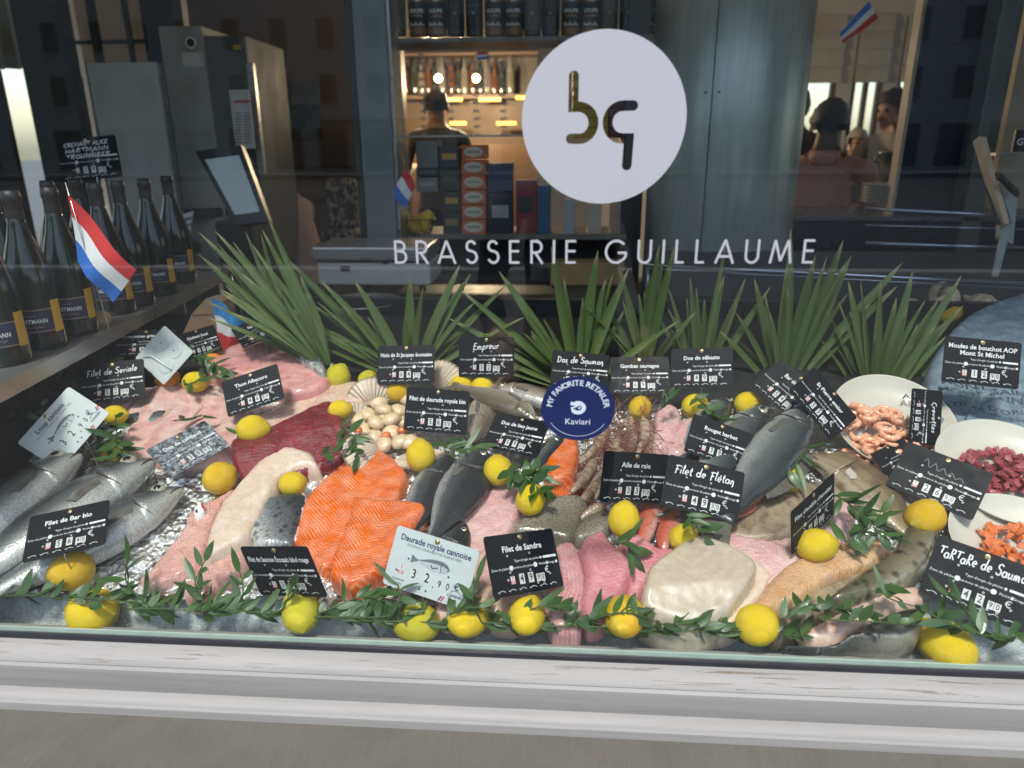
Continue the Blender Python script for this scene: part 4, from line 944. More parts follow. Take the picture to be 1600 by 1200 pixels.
card([(1479, 611), (1462, 697), (1426, 692), (1420, 607)], 'Crevettes', '3990', 'black card turned on its side behind the shrimp bowl', True, clear=.03, tw=.075)
card([(1360, 712), (1412, 684), (1440, 720), (1390, 745)], ' ', '2990', 'black card mostly hidden under another beside shrimp bowl', True, clear=.02, tw=.04)
card([(1412, 690), (1559, 741), (1515, 814), (1389, 755)], ' ', '2690', 'large dark card priced 26.90 leaning before the tuna tartare bowl', True, clear=.04, tw=.06)
card([(1464, 835), (1632, 895), (1600, 988), (1436, 925)], 'TaRTaRe de Saumon', '4290', 'black card with chalk words Tartare de Saumon at right edge', True, clear=.03, tw=.116, size=.0155)
sc_ = [o for o in bpy.data.objects if o.get('label', '').startswith('large dark card priced')][0]
V = []; Fc = []
ribbon([(-.030+k*.0028, .021+.008*math.sin(k*1.3)*math.exp(-k*.05)-.0004*k) for k in range(24)], .0011, Z1, V, Fc)
obj('scribble', V, Fc, INKG, sc_, False)
c6 = card([(27, 692), (106, 604), (172, 645), (93, 735)], '', '', 'white card Loup cannois with printed bass at left', kind='white', clear=.055)
white_card(c6, 'Loup cannois', 'ÉLEVAGE DURABLE DE PLEINE MER', '3290')
# reverse of a white card showing its number wheels
c, Rt, s = solve_card([(212, 558), (256, 510), (303, 548), (255, 603)], .10, .10, .05)
rv = empty('card_reverse', (0, 0, 0), 'white back of a card with two round number wheels', 'price card')
rv.matrix_world = Matrix.Translation(c) @ Rt.to_4x4() @ Matrix.Scale(s, 4)
o = rounded(.10, .10, .004); n = len(o)
obj('board', [(x, y, 0) for x, y in o]+[(x, y, -.0016) for x, y in o], [tuple(range(n)), tuple(range(2*n-1, n-1, -1))]+[(i, n+i, n+(i+1) % n, (i+1) % n) for i in range(n)], WHITEC, rv, False)
for (x, y) in ((.015, .026), (.022, -.012), (-.014, -.022)):
    wo = MB().lathe([(.019, .0002), (.019, .0012), (.018, .0016), (1e-5, .0016)], 28, (x, y, 0)).build('number_wheel', WHITEC, rv)
    MB().lathe([(.0019, .0016), (.0019, .0024), (1e-5, .0026)], 10, (x, y, 0)).build('hub', INKG, wo)
MB().tube([(-.035, .034, .002), (-.02, .02, .006), (-.012, -.04, .006)], .0016, 6).build('clip', WHITEP, rv, True)

# ================================================================ LEMONS
def lemon_mesh(seed, nip=1., flat=False):
    r_ = random.Random(seed); n = 26; m = 30; vs = []; fs = []
    for i in range(n+1):
        t = i/n; z = -1.0+2.0*t
        r = math.sqrt(max(0, 1-abs(z/1.0)**2.15))*.74
        ext = 0
        if z > .80: k = (z-.80)/.20; r = max(r*.9, .20*nip*(1-k**2.5)); ext = .17*nip*k
        if z < -.86: k = (-z-.86)/.14; r = max(r, .11*(1-k**3)); ext = -.04*k
        for j in range(m):
            a = 2*math.pi*j/m; p = Vector((r*math.cos(a), r*math.sin(a), z+ext))
            d = 1+.035*noise.noise(p*1.6+Vector((seed*3.1, 0, 0)))+.012*noise.noise(p*5+Vector((seed, 1, 0)))
            vs.append(p*d)
    for i in range(n):
        for j in range(m): fs.append((i*m+j, i*m+(j+1) % m, (i+1)*m+(j+1) % m, (i+1)*m+j))
    fs.append(tuple(range(m-1, -1, -1))); fs.append(tuple(range(n*m, n*m+m)))
    return mesh('lemon', vs, fs, None)
def lemon_mat(name, c1, c2, spots):
    M = NT(name, .38); P = M.obj(); big = M.noise(1.3, P, 3); pores = M.vor(17, P)
    col = M.mix(M.math('MULTIPLY', M.rnd(), .45), M.ramp(big, [(.3, c2), (.7, c1)]), tuple(x*.92 for x in c2))
    z = M.sep(P)[2]; tip = M.ramp(M.math('ABSOLUTE', z), [(.82, 0), (1.05, 1)])
    col = M.mix(M.math('MULTIPLY', tip, .55), col, (.50, .40, .03))
    if spots: col = M.mix(M.math('MULTIPLY', M.ramp(M.vor(3.2, P), [(.0, 1), (.10, 0)]), .6), col, (.22, .13, .02))
    M.set(**{'Base Color': col, 'Subsurface Weight': .12, 'Subsurface Scale': .004, 'Subsurface Radius': (1, .6, .1)})
    M.bump(M.math('ADD', M.math('MULTIPLY', M.ramp(pores, [(.0, 0), (.35, 1)]), .6), M.noise(40, P)), .42, .018)
    return M.m
LM = [lemon_mat('lemon peel', (.80, .59, .012), (.72, .49, .01), False), lemon_mat('ripe lemon peel', (.74, .49, .012), (.66, .38, .01), True), lemon_mat('green lemon peel', (.62, .53, .02), (.53, .45, .02), True)]
LME = [lemon_mesh(1), lemon_mesh(2, .75), lemon_mesh(3, 1.15), lemon_mesh(4, .55)]
def lemon(px, py, wpx, ang, label, tilt=0., m=0, v=0, h=None, end=0, aspect=.84):
    """px,py centre; wpx = short diameter in photo pixels; ang = heading of the nose on the bed (deg), end = nose lifted toward the viewer"""
    dist = (bed(px, py, .03)-CAM).length
    r = wpx*dist/FPX/2
    p = bed(px, py, r*.95 if h is None else h)
    vmin = .012+r*1.0
    if buv(p)[1] < vmin:
        d = ray(px, py); p = CAM+d*((vmin-(CAM-B0).dot(BY))/d.dot(BY))
    o = link('lemon', LME[v].copy(), None); o.data.materials.append(LM[m])
    sc = r/.74
    Q = BEDM.to_4x4() @ Matrix.Rotation(RAD(ang), 4, 'Z') @ Matrix.Rotation(RAD(90-end), 4, 'Y') @ Matrix.Rotation(rng.uniform(0, 6), 4, 'Z')
    o.matrix_world = Matrix.Translation(p) @ Q @ Matrix.Diagonal((sc*rng.uniform(.95, 1.05), sc, sc*aspect*rng.uniform(.9, 1.1), 1))
    return tag(o, label, 'lemon', 'whole lemons tucked among the fish')
lemon(305, 597, 30, 10, 'lemon between leafy sprig and pink striped fillets, back left', h=.05)
lemon(395, 671, 41, 8, 'bright lemon lying just left of the red tuna loin', h=.055)
lemon(343, 747, 46, 30, 'orange-tinged spotted lemon below the frosted card', m=1, v=1, end=20)
lemon(457, 756, 38, 20, 'lemon tucked under the curled white fillet', h=.03, v=1)
lemon(528, 589, 37, 60, 'greenish lemon in shade beside pink swordfish and palm', m=2, end=40)
lemon(574, 592, 26, 60, 'small shaded lemon behind the left scallop shell', m=2)
lemon(531, 640, 28, 20, 'lemon peeping out above the end of the tuna loin', h=.05)
lemon(657, 712, 44, 100, 'lemon with nose pointing up between salmon and bream', end=50, v=2, h=.05)
lemon(622, 611, 36, 0, 'lemon behind the card above the scallops', m=1, h=.03)
lemon(722, 601, 34, 20, 'left one of two lemons under the Empreur card')
lemon(754, 607, 37, 80, 'right one of two lemons under the Empreur card', end=30)
lemon(778, 735, 44, 95, 'lemon right of the dark bream, below Dos de lieu jaune card', end=25, h=.05)
lemon(829, 781, 44, 60, 'lemon under the leafy sprig above the speckled pike-perch', end=40, h=.05, v=2)
lemon(112, 892, 50, 200, 'lemon resting below the Filet de Bar bio card', m=1, v=1)
lemon(145, 956, 62, 175, 'lemon lying in the garland at the left front', v=0)
lemon(470, 953, 55, 110, 'lemon under the Saumon Écossais card in the garland', m=2, end=20)
lemon(650, 972, 62, 165, 'lemon below the left end of the white Daurade card', m=2, v=1)
lemon(731, 967, 54, 20, 'lemon below the right corner of the white Daurade card', m=0, v=1)
lemon(823, 962, 54, 60, 'lemon below the Filet de Sandre card', m=0, end=35)
lemon(976, 963, 58, 250, 'spotted lemon between pink fillets and big white halibut', m=1, end=20, v=1)
lemon(975, 812, 47, 85, 'lemon standing below the Aile de raie card', end=55, v=3, h=.045)
lemon(1068, 840, 40, 40, 'lemon with leaf below the Filet de Flétan card', h=.04, m=0)
lemon(1183, 976, 56, 15, 'lemon below right end of the halibut block', m=0, v=3, h=.02)
lemon(1478, 1008, 66, 125, 'big lemon alone on the ice at the right front', v=0)
lemon(1275, 852, 46, 10, "lemon behind the edge-on omble card", m=0, h=.045)
lemon(1446, 808, 47, 30, 'lemon behind the bent olive fish tail', m=1, h=.035)
lemon(1230, 749, 40, 15, 'lemon at the foot of the big grey bass', m=0, h=.035)
lemon(1086, 634, 37, 40, 'lemon with leaves below the Dos de sébaste card', m=0)
lemon(1168, 631, 36, 10, 'half-hidden lemon beside the heads of the grey bass', m=0)
lemon(1000, 637, 36, 70, 'lemon below the Gambas sauvages card', m=1)
lemon(180, 649, 26, 10, 'small lemon behind the grey amberjack head', h=.05)
lemon(178, 703, 30, 10, 'lemon under leaves between the card and bass', h=.02)
for i, (px, py, lab) in enumerate(((262, 592, 'orange half lying left of the back lemon'), (335, 560, 'orange half under the Haddock card leaves'))):
    o = lemon(px, py, 26, 30+60*i, lab, m=1, v=3, h=.035); o.data.materials.clear(); o.data.materials.append(plain('orange peel', (.72, .26, .012), (.6, .2, .01), .4, 0, 3, .3, .01, 60)); o.name = 'orange'; o['category'] = 'orange'; o['group'] = 'oranges at the back left'
# ================================================================ FLESH AND SKIN MATERIALS
def flesh(name, c1, c2, line, freq=0., chev=0., lw=(.80, .95), amt=.6, big=18, rough=.28, axis='u', bumpy=.25, spots=None, wob=.15, gloss=.35, fine=260):
    M = NT(name, rough); uv = M.uv(); u, v, _ = M.sep(uv)
    nz = M.noise(big, uv, 4, .6)
    col = M.ramp(nz, [(.32, c2), (.68, c1)])
    if freq:
        a = u if axis == 'u' else v; b = M.math('ABSOLUTE', v if axis == 'u' else u)
        ph = M.math('ADD', M.math('ADD', M.math('MULTIPLY', a, freq), M.math('MULTIPLY', b, chev)), M.math('ADD', M.math('MULTIPLY', M.noise(9, uv, 2), 3.4), M.math('MULTIPLY', M.noise(60, uv, 3), .75)))
        sw = M.math('ADD', M.math('MULTIPLY', M.math('SINE', M.math('MULTIPLY', ph, 6.2832)), .5), .5)
        ln = M.ramp(sw, [(lw[0], 0), (lw[1], 1)])
        lf = M.math('MULTIPLY', M.math('MULTIPLY', ln, amt), M.ramp(M.noise(26, uv, 3), [(.32, .12), (.66, 1)]))
        col = M.mix(lf, col, line)
    if spots: col = M.mix(M.math('MULTIPLY', M.ramp(M.noise(spots[0], uv, 5), [(spots[1], 0), (spots[1]+.08, 1)]), spots[3] if len(spots) > 3 else .8), col, spots[2])
    bl = M.noise(70, uv, 5, .7, .65); hue = M.n('HueSaturation', {'Color': col, 'Saturation': M.math('ADD', .72, M.math('MULTIPLY', M.noise(33, uv, 3), .56)), 'Value': M.math('ADD', .80, M.math('MULTIPLY', bl, .40))}).outputs[0]
    M.set(**{'Base Color': hue, 'Subsurface Weight': .22, 'Subsurface Scale': .008, 'Subsurface Radius': (1, .4, .3), 'Coat Weight': gloss+.30, 'Coat Roughness': .09, 'Roughness': M.math('ADD', .12, M.math('MULTIPLY', M.noise(55, uv, 3), rough*1.1))})
    h = M.math('ADD', M.math('MULTIPLY', M.noise(430, uv, 3, 0, .6), .55), M.math('MULTIPLY', M.noise(75, uv, 5, .8, .6), 2.2))
    if freq: h = M.math('ADD', h, M.math('MULTIPLY', sw, .16))
    M.bump(h, min(1., bumpy*1.7), .0035)
    return M.m
def skin(name, back, mid, belly, scale=170, dots=None, stripes=None, rough=.26, metal=.18, back_at=(.45, .8), scaly=.6, along=False):
    """fish skin; UV v runs from belly (0) to back (1)"""
    M = NT(name, rough, metal); uv = M.uv(); u, v, _ = M.sep(uv); P = M.obj()
    vv = M.math('ADD', v, M.math('MULTIPLY', M.math('SUBTRACT', M.noise(26, P, 3), .5), .22))
    col = M.ramp(vv, [(.12, belly), (back_at[0], mid), (back_at[1], back)])
    sc = M.vor(scale, M.n('Mapping', {'Vector': P, 'Scale': (1, 1, .4)}).outputs[0])
    col = M.mix(M.math('MULTIPLY', M.ramp(sc, [(.25, 0), (.75, 1)]), scaly*.75), col, M.mix(.5, back, (.02, .02, .022)))
    if stripes:
        sw = M.math('SINE', M.math('MULTIPLY', M.math('ADD', vv, M.math('MULTIPLY', u, .05)), stripes))
        col = M.mix(M.math('MULTIPLY', M.ramp(sw, [(.4, 0), (.8, 1)]), .35), col, back)
    if dots: col = M.mix(M.math('MULTIPLY', M.ramp(M.vor(dots[0], P), [(.18, 1), (.42, 0)]), .75), col, dots[1])
    M.set(**{'Base Color': col, 'Coat Weight': .5, 'Coat Roughness': .1})
    M.bump(M.math('ADD', M.math('MULTIPLY', sc, -scaly), M.math('MULTIPLY', M.noise(70, P), .5)), .5, .0022)
    return M.m
SALMON = flesh('salmon flesh', (.74, .155, .034), (.60, .105, .022), (.86, .46, .28), 150, 105, (.35, 1.0), .58, 14, .22, bumpy=.30, wob=.09)
TUNA = flesh('tuna flesh', (.22, .018, .024), (.13, .010, .016), (.32, .08, .08), 150, 30, (.6, 1.0), .35, 12, .35, axis='v', gloss=.2, bumpy=.35, spots=(30, .62, (.34, .05, .06), .5))
STRIPEDP = flesh('striped amberjack flesh', (.70, .40, .36), (.66, .47, .42), (.52, .17, .17), 22, 6, (.35, 1.0), .55, 10, .3, bumpy=.3)
PALE = flesh('pale beige flesh', (.66, .47, .36), (.62, .38, .30), (.74, .60, .50), 55, 30, (.6, .95), .4, 12, .3)
SWORD = flesh('swordfish flesh', (.66, .34, .31), (.56, .24, .22), (.46, .11, .11), 16, 20, (.7, .98), .5, 12, .35)
CREAM = flesh('cream cod flesh', (.69, .54, .42), (.66, .48, .38), (.74, .62, .54), 30, 25, (.6, .95), .4, 12, .26)
HERR = flesh('pink herringbone flesh', (.68, .38, .32), (.60, .29, .24), (.76, .58, .52), 120, 130, (.55, 1.0), .55, 12, .25, bumpy=.5, wob=2.)
PINKW = flesh('pale pink fillet', (.72, .45, .43), (.66, .36, .35), (.78, .60, .58), 170, 110, (.5, 1.0), .42, 12, .25, bumpy=.45, wob=2.)
PINK = flesh('pink fillet', (.66, .28, .30), (.54, .17, .20), (.76, .48, .48), 110, 80, (.4, 1.0), .24, 16, .24, bumpy=.35, wob=.09)
PINKSTR = flesh('pink ribbed fillet', (.66, .33, .33), (.58, .26, .27), (.78, .60, .60), 150, 20, (.4, .95), .42, 12, .28, bumpy=.6)
HALI = flesh('white halibut flesh', (.52, .44, .33), (.45, .36, .265), (.72, .60, .54), 40, 25, (.4, 1.0), .22, 9, .3, bumpy=.07)
OMBLE = flesh('tan char flesh', (.62, .38, .20), (.55, .30, .15), (.72, .53, .36), 150, 110, (.4, 1.0), .16, 14, .22, bumpy=.45, wob=2.)
RAY = flesh('skate skin', (.34, .26, .17), (.21, .16, .11), (.40, .33, .25), 30, 20, (.6, .95), .4, 14, .22, spots=(40, .55, (.13, .10, .07), .6), gloss=.6)
RAYP = flesh('skate pink edge', (.60, .34, .31), (.48, .24, .22), (.66, .50, .46), 150, 0, (.5, .9), .6, 20, .3)
ORPC = SALMON
BASS = skin('silver bass skin', (.028, .034, .037), (.14, .15, .15), (.52, .52, .49), 330, back_at=(.42, .66), scaly=.42)
BREAM = skin('dark bream skin', (.028, .03, .034), (.10, .105, .115), (.42, .42, .42), 340, stripes=70, back_at=(.3, .62))
GBASS = skin('grey bass skin', (.04, .048, .05), (.13, .145, .145), (.42, .43, .41), 330, rough=.22, scaly=.4)
SALSKIN = skin('salmon skin', (.04, .045, .052), (.20, .21, .22), (.62, .61, .58), 230, dots=(60, (.02, .02, .025)))
SPECK = skin('speckled pike-perch skin', (.15, .13, .09), (.24, .21, .16), (.36, .34, .29), 260, dots=(190, (.05, .042, .03)), metal=.15, scaly=.35)
OLIVE = skin('olive fish skin', (.045, .048, .028), (.20, .17, .10), (.38, .33, .23), 260, metal=.25, scaly=.3, dots=(45, (.03, .03, .02)), back_at=(.4, .85))
DARKSK = skin('dark wet fish skin', (.025, .027, .024), (.085, .085, .075), (.30, .28, .23), 260, metal=.25, scaly=.25)
DORY = skin('golden john dory skin', (.17, .12, .07), (.33, .25, .15), (.42, .35, .24), 200, metal=.2, scaly=.3, dots=(28, (.16, .10, .06)), stripes=30)
REDM = skin('red mullet skin', (.48, .085, .055), (.58, .16, .11), (.62, .36, .29), 190, metal=.1, scaly=.35)
BROWNH = skin('brown fish skin', (.15, .12, .085), (.30, .25, .19), (.52, .46, .42), 190, metal=.2, scaly=.3, stripes=40)
FIN = plain('fin membrane', (.13, .12, .10), (.08, .075, .065), .35, 0, 60, coat=.3)
FINP = plain('pale fin membrane', (.50, .46, .42), (.4, .36, .33), .35, 0, 60, coat=.3)
FINR = plain('red fin membrane', (.50, .18, .13), (.42, .12, .09), .35, 0, 60, coat=.3)
EYEW = plain('eye iris', (.50, .47, .38), (.36, .33, .27), .12, .3, 200, coat=.6)
EYEB = plain('eye pupil', (.006, .006, .007), (.01, .01, .012), .06, 0, 50, coat=1.)
MOUTHM = plain('mouth line', (.10, .05, .045), (.07, .035, .03), .5)
GILLM = plain('gill blood', (.07, .02, .02), (.035, .015, .015), .3, 0, 60, coat=.4)

# ================================================================ FILLET BUILDER
def seg_dist(P, A, B):
    d = B-A; L2 = (d*d).sum(1)+1e-12
    out = np.full(len(P), 9.)
    for a, dd, l2 in zip(A, d, L2):
        t = np.clip(((P-a)@dd)/l2, 0, 1); q = P-(a+t[:, None]*dd); out = np.minimum(out, np.sqrt((q*q).sum(1)))
    return out
def inside(P, poly):
    x, y = P[:, 0], P[:, 1]; r = np.zeros(len(P), bool); n = len(poly); j = n-1
    for i in range(n):
        xi, yi = poly[i]; xj, yj = poly[j]
        c = ((yi > y) != (yj > y)) & (x < (xj-xi)*(y-yi)/(yj-yi+1e-15)+xi); r ^= c; j = i
    return r
def slab_mesh(out_px, axis, thick, mat, base=.0, edge=.02, power=.42, amp=.0016, st=.0055, tilt=None, norm_uv=False, smooth_out=4, hf=None, drop=.03, seed=0, name='fillet', und=.4):
    thick = thick*.74; edge = edge*.72; h0 = base+thick*.45
    pl_ = [Vector((*bhit(px, py, h0), 0)) for px, py in out_px]
    for p in pl_: p.y = max(p.y, .024)
    pl_ = cat_rom(pl_, smooth_out, True)
    for i, p in enumerate(pl_):
        q = Vector((p.x, p.y, thick*50)); p.x += .0022*noise.noise(q*60)+.003*noise.noise(q*22); p.y = max(.022, p.y+.0022*noise.noise(q*60+Vector((9, 0, 0))))
    # resample the outline evenly
    poly = [pl_[0]]
    for p in pl_[1:]:
        if (p-poly[-1]).length > st*.8: poly.append(p)
    O = np.array([(p.x, p.y) for p in poly])
    A = np.array(bhit(*axis[0], h0)); B = np.array(bhit(*axis[1], h0)); ax = B-A; L = np.linalg.norm(ax); ax /= L; nx = np.array([-ax[1], ax[0]])
    r_ = np.random.RandomState(seed+len(O))
    x0, y0 = O.min(0); x1, y1 = O.max(0)
    gx, gy = np.meshgrid(np.arange(x0, x1, st), np.arange(y0, y1, st)); G = np.stack([gx.ravel(), gy.ravel()], 1); G += r_.uniform(-st*.2, st*.2, G.shape)
    G = G[inside(G, O)]
    if len(G): G = G[seg_dist(G, O, np.roll(O, -1, 0)) > st*.55]
    # rings close to the edge keep the rounded rim smooth
    pts = np.concatenate([O, G]) if len(G) else O
    n = len(O)
    V, E, Fc, *_r = delaunay_2d_cdt([Vector(p) for p in pts], [], [list(range(n))], 1, 1e-7)
    P2 = np.array([(v.x, v.y) for v in V]); d = seg_dist(P2, O, np.roll(O, -1, 0))
    isb = d < 1e-6
    k = np.clip(d/edge, 0, 1); prof = (1-(1-k)**2)**power
    rel = P2-A; uu = rel@ax; vv = rel@nx
    T = thick*np.ones(len(P2))
    if tilt: T = thick*np.interp(uu/L, [t[0] for t in tilt], [t[1] for t in tilt])
    H = base+T*prof
    for i in range(len(P2)):
        q = Vector((P2[i, 0], P2[i, 1], seed*.7+thick*9)); H[i] += amp*(noise.noise(q*38)*1.0+noise.noise(q*95)*.6)*(0 if isb[i] else 1)*min(1, k[i]*1.5+.1)
        H[i] += (und*thick*.30*noise.noise(q*13)+und*.0045*noise.noise(Vector((uu[i]*24, vv[i]*60, seed)))+und*.0016*noise.noise(Vector((uu[i]*70, vv[i]*190, seed))))*k[i]
        if hf: H[i] += hf(uu[i]/L, vv[i]/L)*k[i]
    vs = [b3(P2[i, 0], P2[i, 1], H[i]) for i in range(len(P2))]; fs = [tuple(f) for f in Fc if len(f) >= 3]
    # skirt
    order = {}
    bidx = [i for i in range(len(P2)) if isb[i]]
    ekey = {}
    for f in fs:
        for a, b in zip(f, f[1:]+f[:1]): ekey[(a, b)] = ekey.get((a, b), 0)+1
    sk = {}
    uvs = [(uu[i], vv[i]) for i in range(len(P2))]
    if norm_uv:
        lo, hi = vv.min(), vv.max(); uvs = [(uu[i], (vv[i]-lo)/(hi-lo)) for i in range(len(P2))]
    uvs = list(uvs)
    for (a, b) in list(ekey):
        if (b, a) not in ekey:
            for i in (a, b):
                if i not in sk: sk[i] = len(vs); vs.append(b3(P2[i, 0], P2[i, 1], base-drop)); uvs.append(uvs[i])
            fs.append((b, a, sk[a], sk[b]))
    c = sum((Vector(v) for v in vs), Vector())/len(vs); c = c-BN*((c-B0).dot(BN)-base)
    vs = [Vector(v)-c for v in vs]
    return mesh(name, vs, fs, mat, True, uvs), c
def slab(name, label, cat, out_px, axis, thick, mat, group=None, parts=(), **kw):
    """parts: extra pieces lying on it -> (part name, outline, axis, thick, mat, kwargs)"""
    me, c = slab_mesh(out_px, axis, thick, mat, name=name, seed=len(bpy.data.meshes), **kw)
    if not parts:
        return tag(link(name, me, None, c), label, cat, group)
    root = empty(name, c, label, cat, group); link('flesh', me, root)
    for (pn, po, pa, pt, pm, pk) in parts:
        m2, c2 = slab_mesh(po, pa, pt, pm, name=pn, seed=len(bpy.data.meshes), **pk); link(pn, m2, root, c2-c)
    return root
FG = 'fish fillets and cuts laid out on the ice'
slab('fish_fillet', 'pale pink amberjack fillet with curved dark stripes, back left', 'fillet', [(198, 705), (196, 655), (213, 624), (250, 603), (310, 599), (352, 608), (395, 655), (380, 690), (330, 722), (255, 728)], ((215, 660), (390, 655)), .034, STRIPEDP, FG, edge=.03, hf=lambda u, v: .004*math.sin(u*24))
slab('fish_fillet', 'dark rosy amberjack loin below the Filet de Seriole card', 'fillet', [(150, 628), (200, 612), (245, 608), (225, 628), (190, 640), (155, 640)], ((150, 630), (240, 612)), .03, PINKW, FG)
slab('swordfish_chunk', 'thick pink swordfish chunk with pale skin below the Espadon card', 'fish cut', [(322, 590), (338, 562), (372, 545), (420, 540), (455, 527), (490, 548), (518, 590), (514, 612), (470, 628), (440, 622), (400, 600), (352, 596)], ((330, 580), (515, 590)), .062, SWORD, FG, edge=.03, base=.0,
     parts=[('skin', [(454, 527), (472, 528), (505, 565), (506, 582), (490, 575), (455, 548)], ((455, 535), (506, 575)), .012, SALSKIN, dict(base=.055, edge=.008, norm_uv=True, st=.004))])
slab('fish_fillet', 'long beige fillet running behind the tuna loin', 'fillet', [(372, 700), (392, 660), (440, 636), (500, 606), (545, 600), (572, 606), (572, 628), (520, 655), (470, 680), (420, 705)], ((380, 690), (570, 612)), .030, PALE, FG, edge=.028)
slab('fish_fillet', 'short beige fillet lying left of the scallop shell', 'fillet', [(470, 650), (520, 610), (560, 600), (575, 615), (570, 645), (530, 665), (490, 672)], ((475, 650), (572, 615)), .045, PALE, FG, edge=.03)
slab('tuna_loin', 'deep red tuna loin block with grained top', 'fish cut', [(359, 702), (395, 688), (432, 672), (505, 637), (533, 646), (548, 700), (520, 722), (440, 748), (380, 752)], ((365, 722), (545, 672)), .060, TUNA, FG, edge=.022, power=.42, base=.005, smooth_out=3, hf=lambda u, v: -.02*max(0, -v-.02)*4)
slab('fish_fillet', 'cream cod loin curling round a lemon below the tuna', 'fillet', [(501, 728), (488, 711), (455, 704), (425, 710), (395, 735), (362, 772), (340, 800), (322, 850), (318, 882), (345, 872), (388, 850), (406, 820), (428, 782), (442, 755), (468, 740), (498, 738)], ((495, 725), (320, 875)), .042, CREAM, FG, edge=.024, base=.008)
slab('fish_fillet', 'pink herringbone cod belly with small sticker on the foil', 'fillet', [(372, 765), (335, 783), (303, 798), (270, 850), (235, 890), (217, 910), (238, 926), (280, 906), (318, 884), (328, 845), (345, 802)], ((365, 770), (225, 915)), .026, HERR, FG, edge=.02,
     parts=[('sticker', [(303, 793), (315, 785), (319, 800), (306, 809)], ((303, 795), (318, 800)), .004, WHITEP, dict(base=.027, edge=.003, st=.003, smooth_out=1)), ('red_mark', [(312, 787), (316, 785), (318, 792), (313, 794)], ((312, 787), (318, 790)), .003, REDT, dict(base=.030, edge=.002, st=.003, smooth_out=1)), ('blue_mark', [(304, 797), (309, 794), (311, 801), (306, 804)], ((304, 797), (310, 800)), .003, INKN, dict(base=.030, edge=.002, st=.003, smooth_out=1))])
slab('fish_fillet', 'small pink herringbone fillet behind the front garland, left', 'fillet', [(308, 888), (330, 866), (372, 850), (386, 868), (380, 892), (340, 922), (310, 937), (286, 928)], ((380, 860), (295, 930)), .022, HERR, FG, edge=.02)
slab('salmon_fillet', 'upper broad orange salmon fillet with white fat lines', 'fillet', [(520, 738), (556, 713), (588, 705), (622, 722), (638, 745), (630, 775), (620, 800), (560, 850), (530, 880), (512, 897), (490, 888), (468, 866), (457, 850), (468, 810), (482, 776)], ((600, 710), (490, 885)), .030, SALMON, FG, edge=.020, base=.004, und=.15)
slab('salmon_fillet', 'front orange salmon fillet lying over the other', 'fillet', [(553, 781), (600, 784), (665, 790), (644, 830), (612, 882), (578, 906), (550, 919), (522, 906), (513, 894), (530, 850), (545, 810)], ((620, 787), (535, 910)), .024, SALMON, FG, edge=.012, base=.024, und=.15)
slab('salmon_tail', 'salmon tail piece with dark silvery skin upward', 'fish cut', [(371, 808), (386, 794), (420, 779), (471, 772), (479, 786), (470, 815), (459, 855), (425, 858), (398, 856), (390, 838), (378, 820)], ((378, 800), (400, 855)), .028, SALSKIN, FG, edge=.02, norm_uv=True, base=.01,
     parts=[('flesh_edge', [(471, 772), (482, 780), (474, 815), (463, 857), (456, 855), (466, 812)], ((475, 775), (460, 855)), .018, PINKW, dict(base=.012, edge=.006))])
slab('fish_fillet', 'pale pink sole fillet with ribbed lines right of the bream', 'fillet', [(712, 832), (735, 782), (765, 764), (805, 760), (818, 770), (815, 800), (800, 832), (782, 848), (750, 872), (722, 862)], ((785, 765), (725, 855)), .026, PINKW, FG, edge=.02)
slab('fish_fillet', 'pale pink fillet strip showing under the white card', 'fillet', [(690, 900), (730, 860), (770, 850), (775, 900), (760, 950), (700, 968), (680, 950)], ((750, 860), (700, 960)), .016, PINKW, FG, edge=.02)
slab('salmon_piece', 'thick orange salmon back piece under the navy sticker', 'fish cut', [(849, 740), (857, 706), (878, 690), (906, 694), (904, 735), (890, 757), (862, 765)], ((880, 690), (865, 765)), .05, SALMON, FG, edge=.02)
slab('salmon_piece', 'small orange salmon piece below the thick one', 'fish cut', [(853, 765), (880, 760), (908, 755), (905, 775), (880, 790), (858, 786)], ((905, 760), (860, 782)), .03, SALMON, FG, edge=.02)
slab('fish_fillet', 'speckled brown pike-perch fillet, skin side up', 'fillet', [(797, 836), (820, 805), (850, 783), (898, 774), (922, 792), (912, 820), (892, 850), (862, 846), (830, 842)], ((910, 785), (800, 838)), .035, SPECK, FG, edge=.025, norm_uv=True)
slab('fish_fillet', 'grey speckled pike-perch tail beside the Aile de raie lemon', 'fillet', [(896, 830), (915, 808), (945, 798), (957, 815), (945, 838), (920, 848), (900, 848)], ((900, 838), (955, 805)), .03, SPECK, FG, edge=.015, norm_uv=True)
slab('fish_fillet', 'white scrap of pike-perch below the Filet de Sandre card', 'fillet', [(745, 920), (775, 912), (820, 915), (850, 930), (830, 965), (785, 975), (752, 955)], ((750, 930), (845, 940)), .02, PALE, FG, edge=.02)
slab('fish_fillet', 'ribbed pink fillet right of the Filet de Sandre card', 'fillet', [(850, 945), (866, 890), (868, 856), (895, 850), (911, 872), (914, 925), (908, 985), (885, 996), (862, 985)], ((850, 925), (912, 930)), .030, PINKSTR, FG, edge=.022)
slab('fish_fillet', 'rosy fillet second from left in the front pink row', 'fillet', [(903, 860), (920, 838), (942, 834), (966, 860), (988, 872), (991, 897), (975, 932), (948, 965), (920, 976), (908, 945), (912, 895)], ((950, 838), (920, 970)), .040, PINK, FG, edge=.024, base=.006)
slab('fish_fillet', 'rosy fillet touching the left side of the halibut', 'fillet', [(965, 850), (985, 836), (1003, 838), (1033, 860), (1062, 858), (1052, 884), (1018, 912), (998, 940), (974, 948), (978, 905)], ((1040, 855), (975, 940)), .034, PINK, FG, edge=.022)
